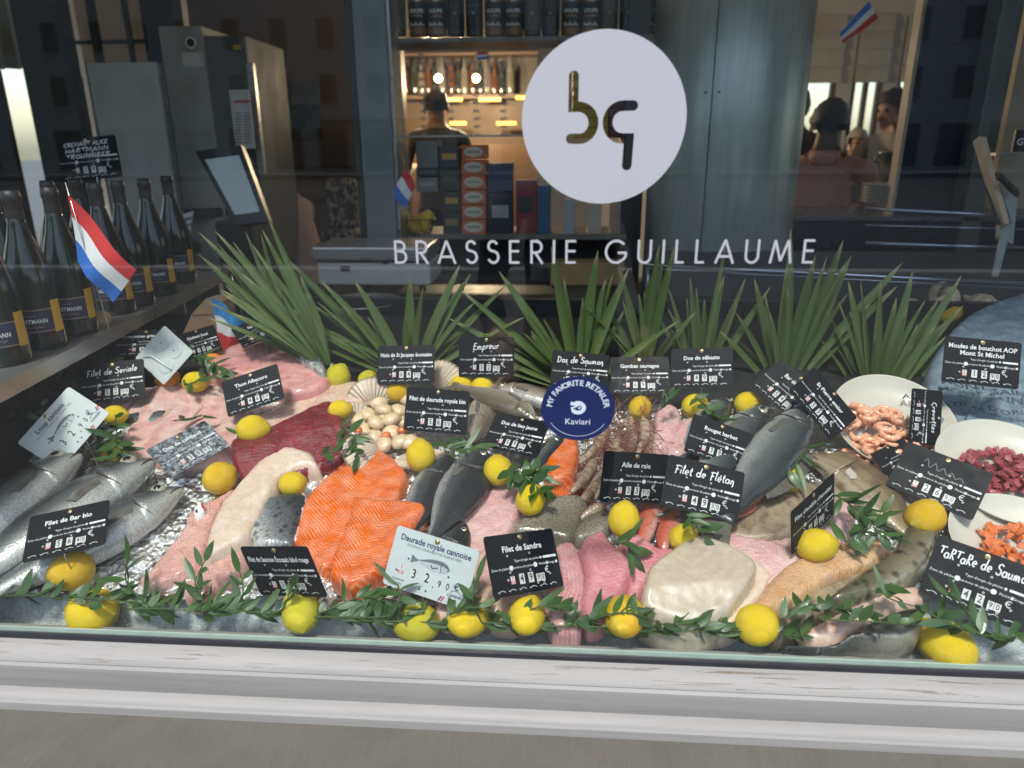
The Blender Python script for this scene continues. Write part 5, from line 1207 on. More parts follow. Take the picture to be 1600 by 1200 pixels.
slab('halibut_block', 'big cream-white halibut block in the front centre', 'fish cut', [(999, 935), (1012, 898), (1044, 872), (1082, 847), (1112, 852), (1152, 872), (1182, 897), (1178, 922), (1152, 956), (1122, 977), (1080, 986), (1040, 978), (1004, 964)], ((1060, 860), (1100, 980)), .085, HALI, FG, edge=.020, power=.34, smooth_out=3, und=.2, tilt=[(-.3, .78), (.2, .95), (.62, 1.0), (.80, .82), (1.1, .55)])
slab('fish_fillet', 'flat cream halibut flap along the right of the block', 'fillet', [(1085, 846), (1112, 838), (1150, 856), (1195, 890), (1206, 915), (1180, 955), (1150, 978), (1120, 985), (1150, 945), (1172, 905), (1140, 872)], ((1100, 845), (1140, 980)), .04, CREAM, FG, edge=.02)
slab('fish_fillet', 'flat pale pink halibut fillet behind the block', 'fillet', [(1098, 846), (1112, 830), (1160, 838), (1212, 850), (1246, 864), (1257, 882), (1225, 908), (1200, 925), (1180, 895), (1140, 868)], ((1110, 840), (1235, 890)), .032, PINKW, FG, edge=.022)
slab('fish_fillet', 'golden char fillet running up from the right front lemon', 'fillet', [(1176, 946), (1200, 910), (1240, 876), (1292, 856), (1360, 843), (1388, 850), (1391, 862), (1362, 886), (1300, 908), (1262, 932), (1222, 957), (1188, 958)], ((1180, 945), (1388, 852)), .030, OMBLE, FG, edge=.02, base=.01,)
slab('fish_fillet', 'brown char fillet beneath the golden one', 'fillet', [(1195, 968), (1250, 938), (1300, 908), (1352, 890), (1345, 915), (1300, 945), (1262, 975), (1230, 990), (1200, 988)], ((1200, 975), (1350, 895)), .02, RAY, FG, edge=.02)
slab('bent_fillet', 'olive fish fillet bent upright to the right, skin outward', 'fillet', [(1292, 935), (1340, 898), (1388, 866), (1413, 826), (1430, 797), (1455, 791), (1470, 815), (1466, 850), (1450, 884), (1420, 912), (1372, 937), (1330, 950), (1300, 950)], ((1300, 940), (1460, 800)), .050, OLIVE, FG, edge=.026, norm_uv=True)
slab('fish_fillet', 'pale silvery underside of a fillet below the bent one', 'fillet', [(1252, 992), (1300, 962), (1370, 928), (1425, 918), (1446, 940), (1405, 960), (1350, 985), (1290, 1005)], ((1260, 990), (1440, 930)), .024, PALE, FG, edge=.02)
slab('fish_fillet', 'dark wet fillet with silver edge lying lowest at right front', 'fillet', [(1232, 1018), (1300, 1003), (1360, 972), (1402, 955), (1436, 955), (1443, 985), (1412, 1012), (1350, 1028), (1290, 1032)], ((1240, 1022), (1440, 965)), .032, DARKSK, FG, edge=.018, norm_uv=True)
slab('skate_wing', 'mottled grey brown skate wing with pink cut edge', 'fish cut', [(1118, 836), (1150, 802), (1205, 768), (1258, 754), (1312, 758), (1326, 790), (1296, 832), (1240, 846), (1170, 852)], ((1130, 830), (1315, 765)), .030, RAY, FG, edge=.03,
     parts=[('cut_edge', [(1118, 838), (1180, 838), (1250, 832), (1300, 818), (1305, 835), (1240, 856), (1165, 862), (1125, 856)], ((1120, 845), (1300, 828)), .018, RAYP, dict(base=.0, edge=.01))])
slab('fish_fillet', 'pale pink piece left of the john dory body', 'fillet', [(1296, 770), (1318, 752), (1338, 780), (1336, 830), (1312, 850), (1290, 840)], ((1310, 755), (1305, 845)), .025, PINKW, FG, edge=.02)
slab('fish_fillet', 'pink redfish fillet with white streaks, left of the pair', 'fillet', [(1017, 700), (1022, 650), (1040, 637), (1060, 645), (1066, 668), (1050, 700), (1035, 712)], ((1040, 640), (1030, 705)), .045, PINKW, FG, edge=.02)
slab('fish_fillet', 'pink redfish fillet in front of the other, by Rouget card', 'fillet', [(1040, 712), (1050, 680), (1068, 660), (1090, 662), (1096, 690), (1085, 715), (1060, 722)], ((1070, 665), (1060, 718)), .045, PINKW, FG, edge=.02)

# ================================================================ WHOLE FISH
PROF = {
 'bass': ([0, .015, .04, .08, .14, .20, .235, .25, .32, .42, .55, .68, .80, .90, .96, 1], [.004, .020, .034, .052, .072, .088, .096, .097, .106, .112, .106, .088, .062, .042, .036, .040],
          [.004, .018, .030, .044, .064, .082, .092, .090, .104, .112, .104, .084, .056, .036, .032, .036], [.004, .018, .030, .044, .060, .070, .074, .070, .078, .080, .074, .058, .036, .020, .014, .008]),
 'bream': ([0, .02, .05, .10, .16, .22, .27, .285, .36, .46, .58, .70, .82, .90, .96, 1], [.010, .05, .085, .135, .175, .20, .212, .212, .218, .212, .185, .145, .088, .052, .040, .044],
           [.010, .035, .055, .085, .12, .15, .165, .162, .178, .18, .16, .12, .07, .044, .036, .040], [.008, .03, .045, .06, .072, .082, .086, .08, .085, .084, .074, .056, .034, .02, .014, .008]),
 'slim': ([0, .015, .04, .08, .14, .20, .235, .25, .32, .42, .55, .68, .80, .90, .96, 1], [.004, .026, .045, .062, .078, .088, .092, .092, .094, .092, .084, .068, .048, .034, .03, .034],
          [.004, .020, .034, .048, .062, .074, .080, .078, .084, .082, .076, .06, .042, .03, .028, .032], [.004, .02, .034, .048, .06, .066, .068, .064, .068, .066, .06, .046, .03, .018, .012, .008])}
def fan_mesh(name, pts_root, pts_tip, mat, rays=9, amp=.0010, up=BN):
    """thin ribbed fin between a root polyline and a tip polyline, with two sides"""
    n = rays*2+1; vs = []; fs = []
    def along(pts, t):
        f_ = t*(len(pts)-1); i = min(int(f_), len(pts)-2); return pts[i].lerp(pts[i+1], f_-i)
    m = 5
    for side in (1, -1):
        for i in range(n):
            t = i/(n-1); a = along(pts_root, t); b = along(pts_tip, t)
            b = a.lerp(b, 1-(.06 if i % 2 else 0))
            for j in range(m):
                s = j/(m-1); vs.append(a.lerp(b, s)+up*((amp if i % 2 else -amp)*s+.0006*side))
    for sd_ in range(2):
        o_ = sd_*n*m
        for i in range(n-1):
            for j in range(m-1):
                q = (o_+i*m+j, o_+(i+1)*m+j, o_+(i+1)*m+j+1, o_+i*m+j+1); fs.append(q if sd_ == 0 else q[::-1])
    for i in range(n-1): fs.append((i*m+m-1, (i+1)*m+m-1, n*m+(i+1)*m+m-1, n*m+i*m+m-1))
    return mesh(name, vs, fs, mat)
def fish(label, spine_px, kind, mat, dorsal=1, base=.0, fat=1., finmat=FIN, tail=True, pect=True, gill=True, eye=.030, thick=1., cat='fish', group='whole fish laid on the ice', name='whole_fish', dfin=True, eyeat=(.105, .42)):
    ts, up, dn, th = PROF[kind]
    # spine on the bed at half body height
    pts = [Vector((*bhit(px, py, base+.02), 0)) for px, py in spine_px]
    sp = cat_rom(pts, 14) if len(pts) > 2 else [pts[0].lerp(pts[1], k/20) for k in range(21)]
    acc = [0]
    for a, b in zip(sp, sp[1:]): acc.append(acc[-1]+(b-a).length)
    L = acc[-1]
    def S(t):
        d = t*L; x_ = np.interp(d, acc, [p.x for p in sp]); y_ = np.interp(d, acc, [p.y for p in sp]); return Vector((x_, y_, 0))
    def Tn(t): return (S(min(1, t+.02))-S(max(0, t-.02))).normalized()
    TT = sorted(set([round(x_, 4) for x_ in np.linspace(0, 1, 46)]+ts+[.242, .245, .288, .292]))
    n = 26; vs = []; fs = []; uvs = []
    tmax = max(th)*L*fat*thick
    g0 = .238 if kind != 'bream' else .282
    def frame(t):
        p = S(t); d = Tn(t); nrm = Vector((-d.y, d.x, 0))*dorsal; return p, d, nrm
    for t in TT:
        p, d, nrm = frame(t)
        u_ = lerp(ts, up, t)*L*fat; dn_ = lerp(ts, dn, t)*L*fat; h_ = lerp(ts, th, t)*L*fat*thick
        for k in range(n):
            a = 2*math.pi*k/n; c_, s_ = math.cos(a), math.sin(a)
            w_ = u_*c_ if c_ > 0 else dn_*c_
            hh = h_*(abs(s_)**.85)*(1 if s_ > 0 else -.75)
            if gill and s_ > .05:
                arcg = g0-.035*(c_*c_)          # curved gill cover edge
                if t < arcg and t > arcg-.06: hh *= 1+.10*(1-(arcg-t)/.06)
                elif t >= arcg and t < arcg+.02: hh *= .94
            q = p+nrm*w_; vs.append(b3(q.x, q.y, base+tmax*.72+hh)); uvs.append((t, (c_+1)/2))
    for i in range(len(TT)-1):
        for k in range(n): fs.append((i*n+k, i*n+(k+1) % n, (i+1)*n+(k+1) % n, (i+1)*n+k))
    fs.append(tuple(range(n-1, -1, -1))); fs.append(tuple(range((len(TT)-1)*n, len(TT)*n)))
    c0 = b3(*S(.5).to_2d(), base)
    root = empty(name, c0, label, cat, group)
    bo = obj('body', [v-c0 for v in vs], [f[::-1] for f in fs] if dorsal > 0 else fs, mat, root, True, uvs)
    def surf(t, c_, lift=0.):
        p, d, nrm = frame(t); u_ = lerp(ts, up, t)*L*fat; dn_ = lerp(ts, dn, t)*L*fat; h_ = lerp(ts, th, t)*L*fat*thick
        w_ = u_*c_ if c_ > 0 else dn_*c_; q = p+nrm*w_
        return b3(q.x, q.y, base+tmax*.72+h_*(1-c_*c_)**.425+lift)-c0
    # eye
    if eye:
        er = eye*L*fat; pe = surf(*eyeat)
        eo = MB().ball((0, 0, 0), er, (1, 1, .5), 12).build('eye', EYEW, root, True); eo.matrix_local = Matrix.Translation(pe-BN*er*.12) @ BEDM.to_4x4()
        po = MB().ball((0, 0, er*.34), er*.52, (1, 1, .5), 10).build('pupil', EYEB, eo, True)
        mp = [surf(.004, -.2, .0006), surf(.03, -.35, .0006), surf(.06, -.5, .0006), surf(.085, -.62, .0004)]
        MB().tube([mp[0]]+[Vector(q) for q in mp[1:]], [.0012*L/.3, .0016*L/.3, .0013*L/.3, .0004], 6).build('mouth', MOUTHM, root, True)
        if gill:
            gp = [surf(g0-.035*(c_*c_)+.004, c_, .0002) for c_ in (.75, .5, .2, -.1, -.4, -.7, -.88)]
            MB().tube(gp, [.0004, .0007*L/.3, .0011*L/.3, .0012*L/.3, .0011*L/.3, .0007*L/.3, .0003], 6).build('gill_edge', GILLM, root, True)
    if pect:
        r0, r1 = surf(.262 if kind != 'bream' else .31, -.10, .001), surf(.275 if kind != 'bream' else .325, -.42, .001)
        t0, t1, t2 = surf(.39, -.20, .002), surf(.43, -.34, .003), surf(.41, -.52, .002)
        link('pectoral_fin', fan_mesh('pectoral_fin', [r0, r1], [t0, t1, t2], finmat, 8), root)
    if dfin:
        rt = []; tp = []
        for k in range(9):
            t = .34+.40*k/8; p, d, nrm = frame(t); u_ = lerp(ts, up, t)*L*fat
            hf_ = .050*L*fat*math.sin(math.pi*min(1, (k+1.2)/9.5))**.6
            a_ = p+nrm*u_*.93; b_ = p+nrm*(u_+hf_)+d*.02*L
            rt.append(b3(a_.x, a_.y, base+tmax*.72)-c0); tp.append(b3(b_.x, b_.y, base+tmax*.62)-c0)
        link('dorsal_fin', fan_mesh('dorsal_fin', rt, tp, finmat, 12), root)
    if tail:
        p, d, nrm = frame(.985); u_ = lerp(ts, up, .985)*L*fat
        rt = [p-nrm*u_*.9, p, p+nrm*u_*.9]; sp_ = .085*L*fat*(1.25 if kind == 'bream' else 1)
        tp = [p+d*.15*L-nrm*sp_, p+d*.115*L-nrm*sp_*.4, p+d*.095*L, p+d*.115*L+nrm*sp_*.4, p+d*.15*L+nrm*sp_]
        link('tail_fin', fan_mesh('tail_fin', [b3(q.x, q.y, base+tmax*.6)-c0 for q in rt], [b3(q.x, q.y, base+tmax*.45)-c0 for q in tp], finmat, 11), root)
    return root
fish('silver bass at far left with bloody gill, head by Loup card', [(131, 716), (50, 775), (-150, 940)], 'bass', BASS, -1, .03, fat=1.4)
fish('dark-backed silver bass in the middle of three at left', [(246, 726), (150, 785), (-110, 955)], 'bass', BASS, -1, .012, fat=1.28)
fish('silver bass nearest the foil, behind the Bar bio card', [(288, 768), (190, 828), (-50, 950)], 'bass', BASS, -1, .0, fat=1.3)
fish('dark bass along the left edge below the shelf', [(75, 622), (20, 650), (-120, 740)], 'bass', GBASS, -1, .0)
fish('grey amberjack head with ringed eye beside the Loup card', [(150, 690), (200, 660), (320, 640)], 'bream', GBASS, 1, .0, fat=.75, dfin=False, tail=False)
fish('dark bream nearest the salmon, tail end down', [(701, 706), (676, 745), (632, 842)], 'bream', BREAM, 1, .012, fat=.80, eye=0, pect=False, dfin=False)
fish('dark bream with pale face right of the other bream', [(752, 697), (727, 745), (668, 850)], 'bream', BREAM, 1, .024, fat=.86, dfin=False)
fish('dark bream whose round head shows above the white Daurade card', [(726, 812), (694, 855), (632, 945)], 'bream', BREAM, 1, .012, fat=.85)
fish('brown fish head behind the Dos de lieu jaune card', [(770, 606), (815, 612), (905, 640)], 'bass', BROWNH, 1, .02, fat=1.25, dfin=False)
fish('pink-bellied fish head pointing right above the lieu jaune card', [(840, 657), (800, 632), (715, 600)], 'bass', BROWNH, 1, .03, fat=1.2, dfin=False)
fish('striped brown fish lying left of the lieu jaune card', [(740, 690), (752, 655), (790, 580)], 'bass', BROWNH, -1, .0, fat=1.2, eye=0)
fish('small silver fish end above the orange salmon back', [(880, 672), (862, 692), (820, 740)], 'slim', GBASS, 1, .02, fat=1.3, eye=0)
fish('large grey bass with white gill tag, right of centre', [(1262, 640), (1222, 695), (1128, 815)], 'bass', GBASS, 1, .03, fat=1.1, eyeat=(.10, .45))
fish('grey bass between the Rouget card and the large bass', [(1192, 636), (1150, 690), (1070, 790)], 'bass', GBASS, 1, .012, fat=1.05)
fish('grey bass at the back left of the bass row', [(1142, 618), (1110, 655), (1050, 740)], 'bass', GBASS, 1, .0, fat=1.0)
fish('golden john dory with big head and striped fins', [(1262, 712), (1330, 745), (1440, 850)], 'bream', DORY, 1, .0, fat=1.02, eye=.034, finmat=FINP, eyeat=(.12, .55))
fish('red mullet head poking out right of the Flétan card', [(1203, 748), (1165, 772), (1090, 815)], 'slim', REDM, 1, .02, fat=1.25, finmat=FINR)
fish('red mullet left below the Filet de Flétan card', [(1003, 852), (1012, 815), (1035, 745)], 'slim', REDM, 1, .0, fat=1.15, finmat=FINR, eye=0, tail=False)
fish('red mullet right below the Filet de Flétan card', [(1036, 856), (1048, 820), (1080, 750)], 'slim', REDM, 1, .005, fat=1.15, finmat=FINR, eye=0, tail=False)
# clear oval tag in the gill of the large bass
gt = MB().lathe([(1e-5, 0), (.9, 0), (1, .04), (.9, .08), (1e-5, .08)], 28); g_ = gt.build('gill_tag', WHITEP, None, True)
g_.matrix_world = Matrix.Translation(bed(1233, 651, .075)) @ BEDM.to_4x4() @ Matrix.Rotation(RAD(18), 4, 'Z') @ Matrix.Diagonal((.026, .0085, .02, 1))
tag(g_, 'small white oval tag lying on the large grey bass', 'tag')

# ================================================================ SCALLOPS, SHELLS, PRAWNS
SCAL = flesh('scallop flesh', (.72, .55, .36), (.66, .46, .28), (.76, .64, .48), 30, 10, (.6, .95), .3, 20, .22)
CORAL = flesh('scallop coral', (.75, .18, .03), (.62, .12, .02), (.7, .3, .1), 0, big=30)
SHELL = NT('scallop shell', .4); uv = SHELL.uv(); su, sv, _ = SHELL.sep(uv)
sw = SHELL.math('SINE', SHELL.math('MULTIPLY', su, 75)); bnd = SHELL.noise(4, SHELL.n('Mapping', {'Vector': uv, 'Scale': (.2, 6, 1)}).outputs[0], 3)
SHELL.set(**{'Base Color': SHELL.mix(SHELL.ramp(sw, [(.3, 0), (.9, .4)]), SHELL.ramp(bnd, [(.35, (.52, .38, .27)), (.65, (.64, .54, .43))]), (.34, .22, .15))}); SHELL.bump(sw, .5, .003); SHELL = SHELL.m
def ball_lump(seed, sx, sy, sz, amp=.12):
    n, m = 12, 16; vs = []; fs = []
    for i in range(n+1):
        for j in range(m):
            a = math.pi*i/n; b = 2*math.pi*j/m; p = Vector((math.sin(a)*math.cos(b), math.sin(a)*math.sin(b), -math.cos(a)))
            k = 1+amp*noise.noise(p*1.7+Vector((seed*5.3, 0, 0)))+amp*.4*noise.noise(p*4+Vector((seed, 0, 0))); vs.append(Vector((p.x*sx, p.y*sy, p.z*sz))*k)
    for i in range(n):
        for j in range(m): fs.append((i*m+j, i*m+(j+1) % m, (i+1)*m+(j+1) % m, (i+1)*m+j))
    uvs = [(v.x, v.y) for v in vs]
    return vs, fs, uvs
SCM = []
for k in range(4):
    v, f, uvs = ball_lump(k, .021, .019, .014); SCM.append(mesh('scallop', v, f, SCAL, True, uvs))
CRM = mesh('coral', *ball_lump(9, .011, .008, .007)[:2], CORAL, True, ball_lump(9, .011, .008, .007)[2])
r_ = random.Random(3)
sc_px = [(568, 672), (575, 648), (592, 630), (607, 618), (600, 655), (622, 642), (585, 682), (612, 676), (632, 660), (640, 625), (622, 612), (640, 690), (600, 695), (560, 655), (580, 625), (625, 690), (648, 650), (600, 640), (588, 660), (612, 655)]
for i, (px, py) in enumerate(sc_px):
    o = link('scallop', SCM[i % 4]); o.matrix_world = Matrix.Translation(bed(px, py, .018+(.016 if i > 16 else 0))) @ BEDM.to_4x4() @ Matrix.Rotation(r_.uniform(0, 6), 4, 'Z') @ Matrix.Rotation(r_.uniform(-.5, .5), 4, 'X')
    tag(o, 'plump cream scallop in the heap under the St Jacques card', 'scallop', 'heap of shelled scallops')
for i, (px, py) in enumerate([(583, 664), (613, 658), (603, 680), (560, 672), (628, 672)]):
    o = link('scallop_coral', CRM); o.matrix_world = Matrix.Translation(bed(px, py, .03)) @ BEDM.to_4x4() @ Matrix.Rotation(r_.uniform(0, 6), 4, 'Z')
    tag(o, 'orange coral roe among the heaped scallops', 'coral', 'orange corals in the scallop heap')
def shell_mesh(R, hollow=.25, ridges=14):
    vs = []; fs = []; uvs = []; n, m = 57, 14
    for side in (0, 1):
        for i in range(n):
            a = RAD(-62+124*i/(n-1)); rr = R*(1-.10*(abs(a)/1.08)**3)*(1+.012*math.cos(i/(n-1)*ridges*2*math.pi))
            for j in range(m):
                s = j/(m-1); x_ = math.sin(a)*rr*s; y_ = math.cos(a)*rr*s
                dome = hollow*R*math.sin(math.pi*min(1, s*.92+.04))*math.cos(a*1.1)+.02*R*s*math.cos(i/(n-1)*ridges*2*math.pi)
                vs.append(Vector((x_, y_, dome-(.0025 if side else 0)))); uvs.append((i/(n-1), s))
    for sd_ in range(2):
        o_ = sd_*n*m
        for i in range(n-1):
            for j in range(m-1):
                q = (o_+i*m+j, o_+(i+1)*m+j, o_+(i+1)*m+j+1, o_+i*m+j+1); fs.append(q[::-1] if sd_ == 0 else q)
    for i in range(n-1): fs.append((i*m+m-1, (i+1)*m+m-1, n*m+(i+1)*m+m-1, n*m+i*m+m-1))
    return mesh('scallop_shell', vs, fs, SHELL, True, uvs)
for (px, py, R, rz, rx, lab, h) in ((585, 640, .075, 15, 62, 'upright fluted scallop shell at the left of the heap', .0), (688, 612, .075, -25, 58, 'brown-edged scallop shell standing behind the daurade bio card', .0),
                                    (598, 708, .085, 100, 14, 'flat pale scallop shell in front of the heap', .012), (650, 705, .07, 200, 10, 'flat tan scallop shell edge under the daurade bio card', .012), (556, 668, .06, 40, 40, 'small tilted scallop shell left below the heap', .0)):
    o = link('scallop_shell', shell_mesh(R)); o.matrix_world = Matrix.Translation(bed(px, py, h)) @ BEDM.to_4x4() @ Matrix.Rotation(RAD(rz), 4, 'Z') @ Matrix.Rotation(RAD(rx), 4, 'X')
    tag(o, lab, 'shell', 'scallop shells round the heap')
def prawn_mat(name, c1, c2, edge):
    M = NT(name, .22); uv = M.uv(); u, v, _ = M.sep(uv)
    seg = M.math('FRACT', M.math('MULTIPLY', u, 8.)); col = M.mix(M.ramp(seg, [(.70, 0), (.98, .8)]), M.ramp(M.noise(60, M.obj(), 4), [(.3, c2), (.7, c1)]), edge)
    M.set(**{'Base Color': col, 'Coat Weight': .5, 'Coat Roughness': .12, 'Subsurface Weight': .15, 'Subsurface Scale': .004}); M.bump(M.noise(200, M.obj()), .25, .002); return M.m
RAWP = prawn_mat('raw prawn shell', (.46, .37, .26), (.28, .21, .15), (.26, .11, .07)); COOKP = prawn_mat('cooked shrimp', (.80, .40, .24), (.74, .28, .14), (.84, .62, .50))
ANT = plain('prawn antenna', (.28, .09, .06), (.18, .06, .04), .4)
def curl_mesh(name, sp, R, mat, head=True, n=14, steps=48):
    vs = []; fs = []; uvs = []
    sp = cat_rom(sp, 12); m = len(sp)
    for i in range(steps+1):
        t = i/steps; f_ = t*(m-1); k = min(int(f_), m-2); p = sp[k].lerp(sp[k+1], f_-k)
        tn = (sp[min(k+1, m-1)]-sp[max(k-1, 0)]).normalized(); sd_ = tn.cross(BN).normalized(); up = sd_.cross(tn).normalized()
        r = R*lerp([0, .05, .2, .35, .6, .85, .95, 1], [.12, .45, .95, 1, .85, .55, .4, .15] if head else [.55, .85, 1, 1, .9, .6, .42, .2], t)
        r *= 1+.10*((t*8) % 1)-.05
        for j in range(n):
            a = 2*math.pi*j/n; vs.append(p+sd_*r*.86*math.cos(a)+up*r*math.sin(a)); uvs.append((t, j/n))
    for i in range(steps):
        for j in range(n): fs.append((i*n+j, i*n+(j+1) % n, (i+1)*n+(j+1) % n, (i+1)*n+j))
    fs.append(tuple(range(n-1, -1, -1))); fs.append(tuple(range(steps*n, steps*n+n)))
    return mesh(name, vs, fs, mat, True, uvs)
pr_px = [([(950, 668), (935, 695), (905, 725)], 0), ([(968, 675), (955, 720), (925, 755)], .012), ([(940, 740), (925, 765), (900, 792)], .0), ([(985, 650), (990, 690), (975, 715)], .0), ([(1005, 650), (1008, 680), (995, 712)], .02),
         ([(932, 715), (915, 745), (892, 770)], .018), ([(970, 700), (955, 735), (930, 780)], .02), ([(1016, 665), (1012, 695), (1015, 720)], .0), ([(945, 790), (925, 800), (905, 812)], .0)]
PLAB = ['raw prawn just right of the navy sticker', 'raw prawn beside the second antenna bunch', 'raw prawn lowest on the left of the pile', 'raw prawn at the back under the gambas card', 'raw prawn on top at the back right', 'raw prawn touching the orange salmon back', 'raw prawn lying over others beside the raie card', 'raw prawn against the pink redfish', 'raw prawn tail above the speckled fillet']
for i, (pp, b_) in enumerate(pr_px):
    P3 = [bed(px, py, .016+b_) for px, py in pp]; c0 = P3[1].copy(); root = empty('raw_prawn', c0, PLAB[i], 'prawn', 'raw prawns piled under the gambas card')
    link('body', curl_mesh('body', [p-c0 for p in P3], .0135, RAWP), root)
    d = (P3[0]-P3[1]).normalized(); mb = MB()
    for k in range(5):
        e = [P3[0]-c0]; q = P3[0]-c0; dd = d+BN*.2
        for s in range(6):
            dd = (dd+Vector((r_.uniform(-.5, .5), r_.uniform(-.5, .5), r_.uniform(-.35, .25)))*.8).normalized(); q = q+dd*.016
            hq = (q+c0-B0).dot(BN); q = q+BN*max(0, .01-hq); e.append(q.copy())
        mb.tube(cat_rom(e, 3), .0007, 4)
    mb.build('antennae', ANT, root, True)
    mb = MB()
    for k in range(7):
        p = (P3[0].lerp(P3[1], .3+k*.1) if k < 5 else P3[1].lerp(P3[2], .1+.1*k))-c0; sd_ = d.cross(BN).normalized()*(1 if k % 2 else -1)
        mb.tube([p, p+sd_*.016+BN*.003, p+sd_*.024-BN*.012], [.0014, .001, .0005], 5)
    mb.build('legs', ANT, root, True)
# loose tangle of red antennae
mb = MB()
for k in range(110):
    px, py = r_.gauss(985, 22), r_.gauss(690, 28); q = bed(px, py, .03+r_.uniform(0, .025)); a = r_.uniform(0, 6.3); e = []
    for s in range(5): e.append(q.copy()); a += r_.uniform(-.7, .7); q = q+BX*math.cos(a)*.014+BY*math.sin(a)*.014+BN*r_.uniform(-.005, .005)
    mb.tube(cat_rom(e, 2), .0007, 4)
tag(mb.build('antenna_tangle', ANT, None, True), 'tangle of thin red-brown prawn antennae beside the navy sticker', 'antennae', kind='stuff')
# white bowls at right
BOWLM = plain('ivory bowl', (.56, .52, .45), (.52, .48, .415), .3, 0, 6, .1, .001, 60, coat=.2)
def bowl(px, py, R, label, h=.02, tilt=12):
    o = MB().lathe([(1e-5, .005), (.45*R, .005), (.70*R, .010), (.88*R, .021), (.98*R, .034), (1.0*R, .036), (.985*R, .031), (.88*R, .016), (.66*R, .001), (.40*R, -.004), (1e-5, -.004)], 56).build('bowl', BOWLM, None, True)
    o.matrix_world = Matrix.Translation(bed(px, py, h)) @ BEDM.to_4x4() @ Matrix.Rotation(RAD(tilt), 4, 'X')
    return tag(o, label, 'bowl', 'ivory bowls at the right')
def in_bowl(o_, x_, y_, z_): return o_.matrix_world @ Vector((x_, y_, z_))
b1 = bowl(1388, 672, .124, 'ivory bowl of orange peeled shrimp', .015, 16)
b2 = bowl(1566, 752, .130, 'ivory bowl of dark red tuna tartare', .012, 10)
b3_ = bowl(1590, 872, .118, 'ivory bowl of orange salmon cubes at right edge', .0, 4)
# ================================================================ BOWL CONTENTS
def scatter_bowl(o_, n, R, z0, mk, seed, cx=0., cy=0.):
    r2 = random.Random(seed)
    for i in range(n):
        a = r2.uniform(0, 6.283); d = R*math.sqrt(r2.random()); lay = i/n
        x_, y_ = cx+d*math.cos(a), cy+d*math.sin(a)
        z_ = z0+.042*(1-(d/R)**2)*lay+.004+.010*(d/.12)**2
        mk(i, o_.matrix_world @ Vector((x_, y_, z_)), r2)
cur = [Vector((math.cos(RAD(a))*.0155, math.sin(RAD(a))*.0155, 0)) for a in (200, 150, 95, 40, -15, -60)]
_bn = BN; BN_keep = BN
BN = Vector((0, 0, 1)); CSH = curl_mesh('peeled_shrimp', cur, .0072, COOKP, head=False, n=10, steps=32); BN = BN_keep
def mk_sh(i, p, r2):
    o = link('peeled_shrimp', CSH); o.matrix_world = Matrix.Translation(p) @ Matrix.Rotation(r2.uniform(0, 6.3), 4, 'Z') @ Matrix.Rotation(r2.uniform(-.6, .6), 4, 'X') @ Matrix.Scale(r2.uniform(.85, 1.1), 4)
    tag(o, 'orange peeled cooked shrimp curled in the ivory bowl', 'shrimp', 'peeled shrimp in the bowl')
scatter_bowl(b1, 64, .084, .006, mk_sh, 5, -.030, -.035)
TTUNA = flesh('tuna tartare flesh', (.42, .085, .10), (.30, .05, .06), (.42, .14, .14), 0, big=40, rough=.25)
TSAL = flesh('salmon tartare flesh', (.80, .22, .05), (.70, .15, .03), (.85, .45, .25), 90, 20, (.7, .98), .5, 30, .25)
def cube_mesh(name, mat, s, seed):
    bm = bmesh.new(); bmesh.ops.create_cube(bm, size=s); bmesh.ops.bevel(bm, geom=bm.edges[:], offset=s*.10, segments=1, affect='EDGES')
    bm.verts.index_update(); vs = [v.co+Vector((1, .7, 1.2))*(s*.42*noise.noise(v.co*60+Vector((seed*7, 0, 0)))) for v in bm.verts]; fs = [[v.index for v in f.verts] for f in bm.faces]; bm.free()
    vs = [Vector((v.x*(1.25 if seed % 2 else .8), v.y*(.75 if seed % 3 else 1.1), v.z*.8)) for v in vs]
    return mesh(name, vs, fs, mat, False, [(v.x*3+v.z, v.y*3+v.z) for v in vs])
TC = [cube_mesh('tuna_cube', TTUNA, .0125, k) for k in range(3)]; SCB = [cube_mesh('salmon_cube', TSAL, .0135, k+5) for k in range(3)]
def mk_cu(lst, nm, lab, grp):
    def f(i, p, r2):
        o = link(nm, lst[i % 3]); o.matrix_world = Matrix.Translation(p) @ Matrix.Rotation(r2.uniform(0, 6.3), 4, 'Z') @ Matrix.Rotation(r2.uniform(-.7, .7), 4, 'X')
        tag(o, lab, 'fish cube', grp)
    return f
scatter_bowl(b2, 230, .086, .006, mk_cu(TC, 'tuna_cube', 'dark red tuna cube heaped in the ivory bowl', 'tuna cubes in the bowl'), 6, .0, -.015)
scatter_bowl(b3_, 130, .074, .006, mk_cu(SCB, 'salmon_cube', 'bright orange salmon cube in the right-edge bowl', 'salmon cubes in the bowl'), 8, .005, -.01)

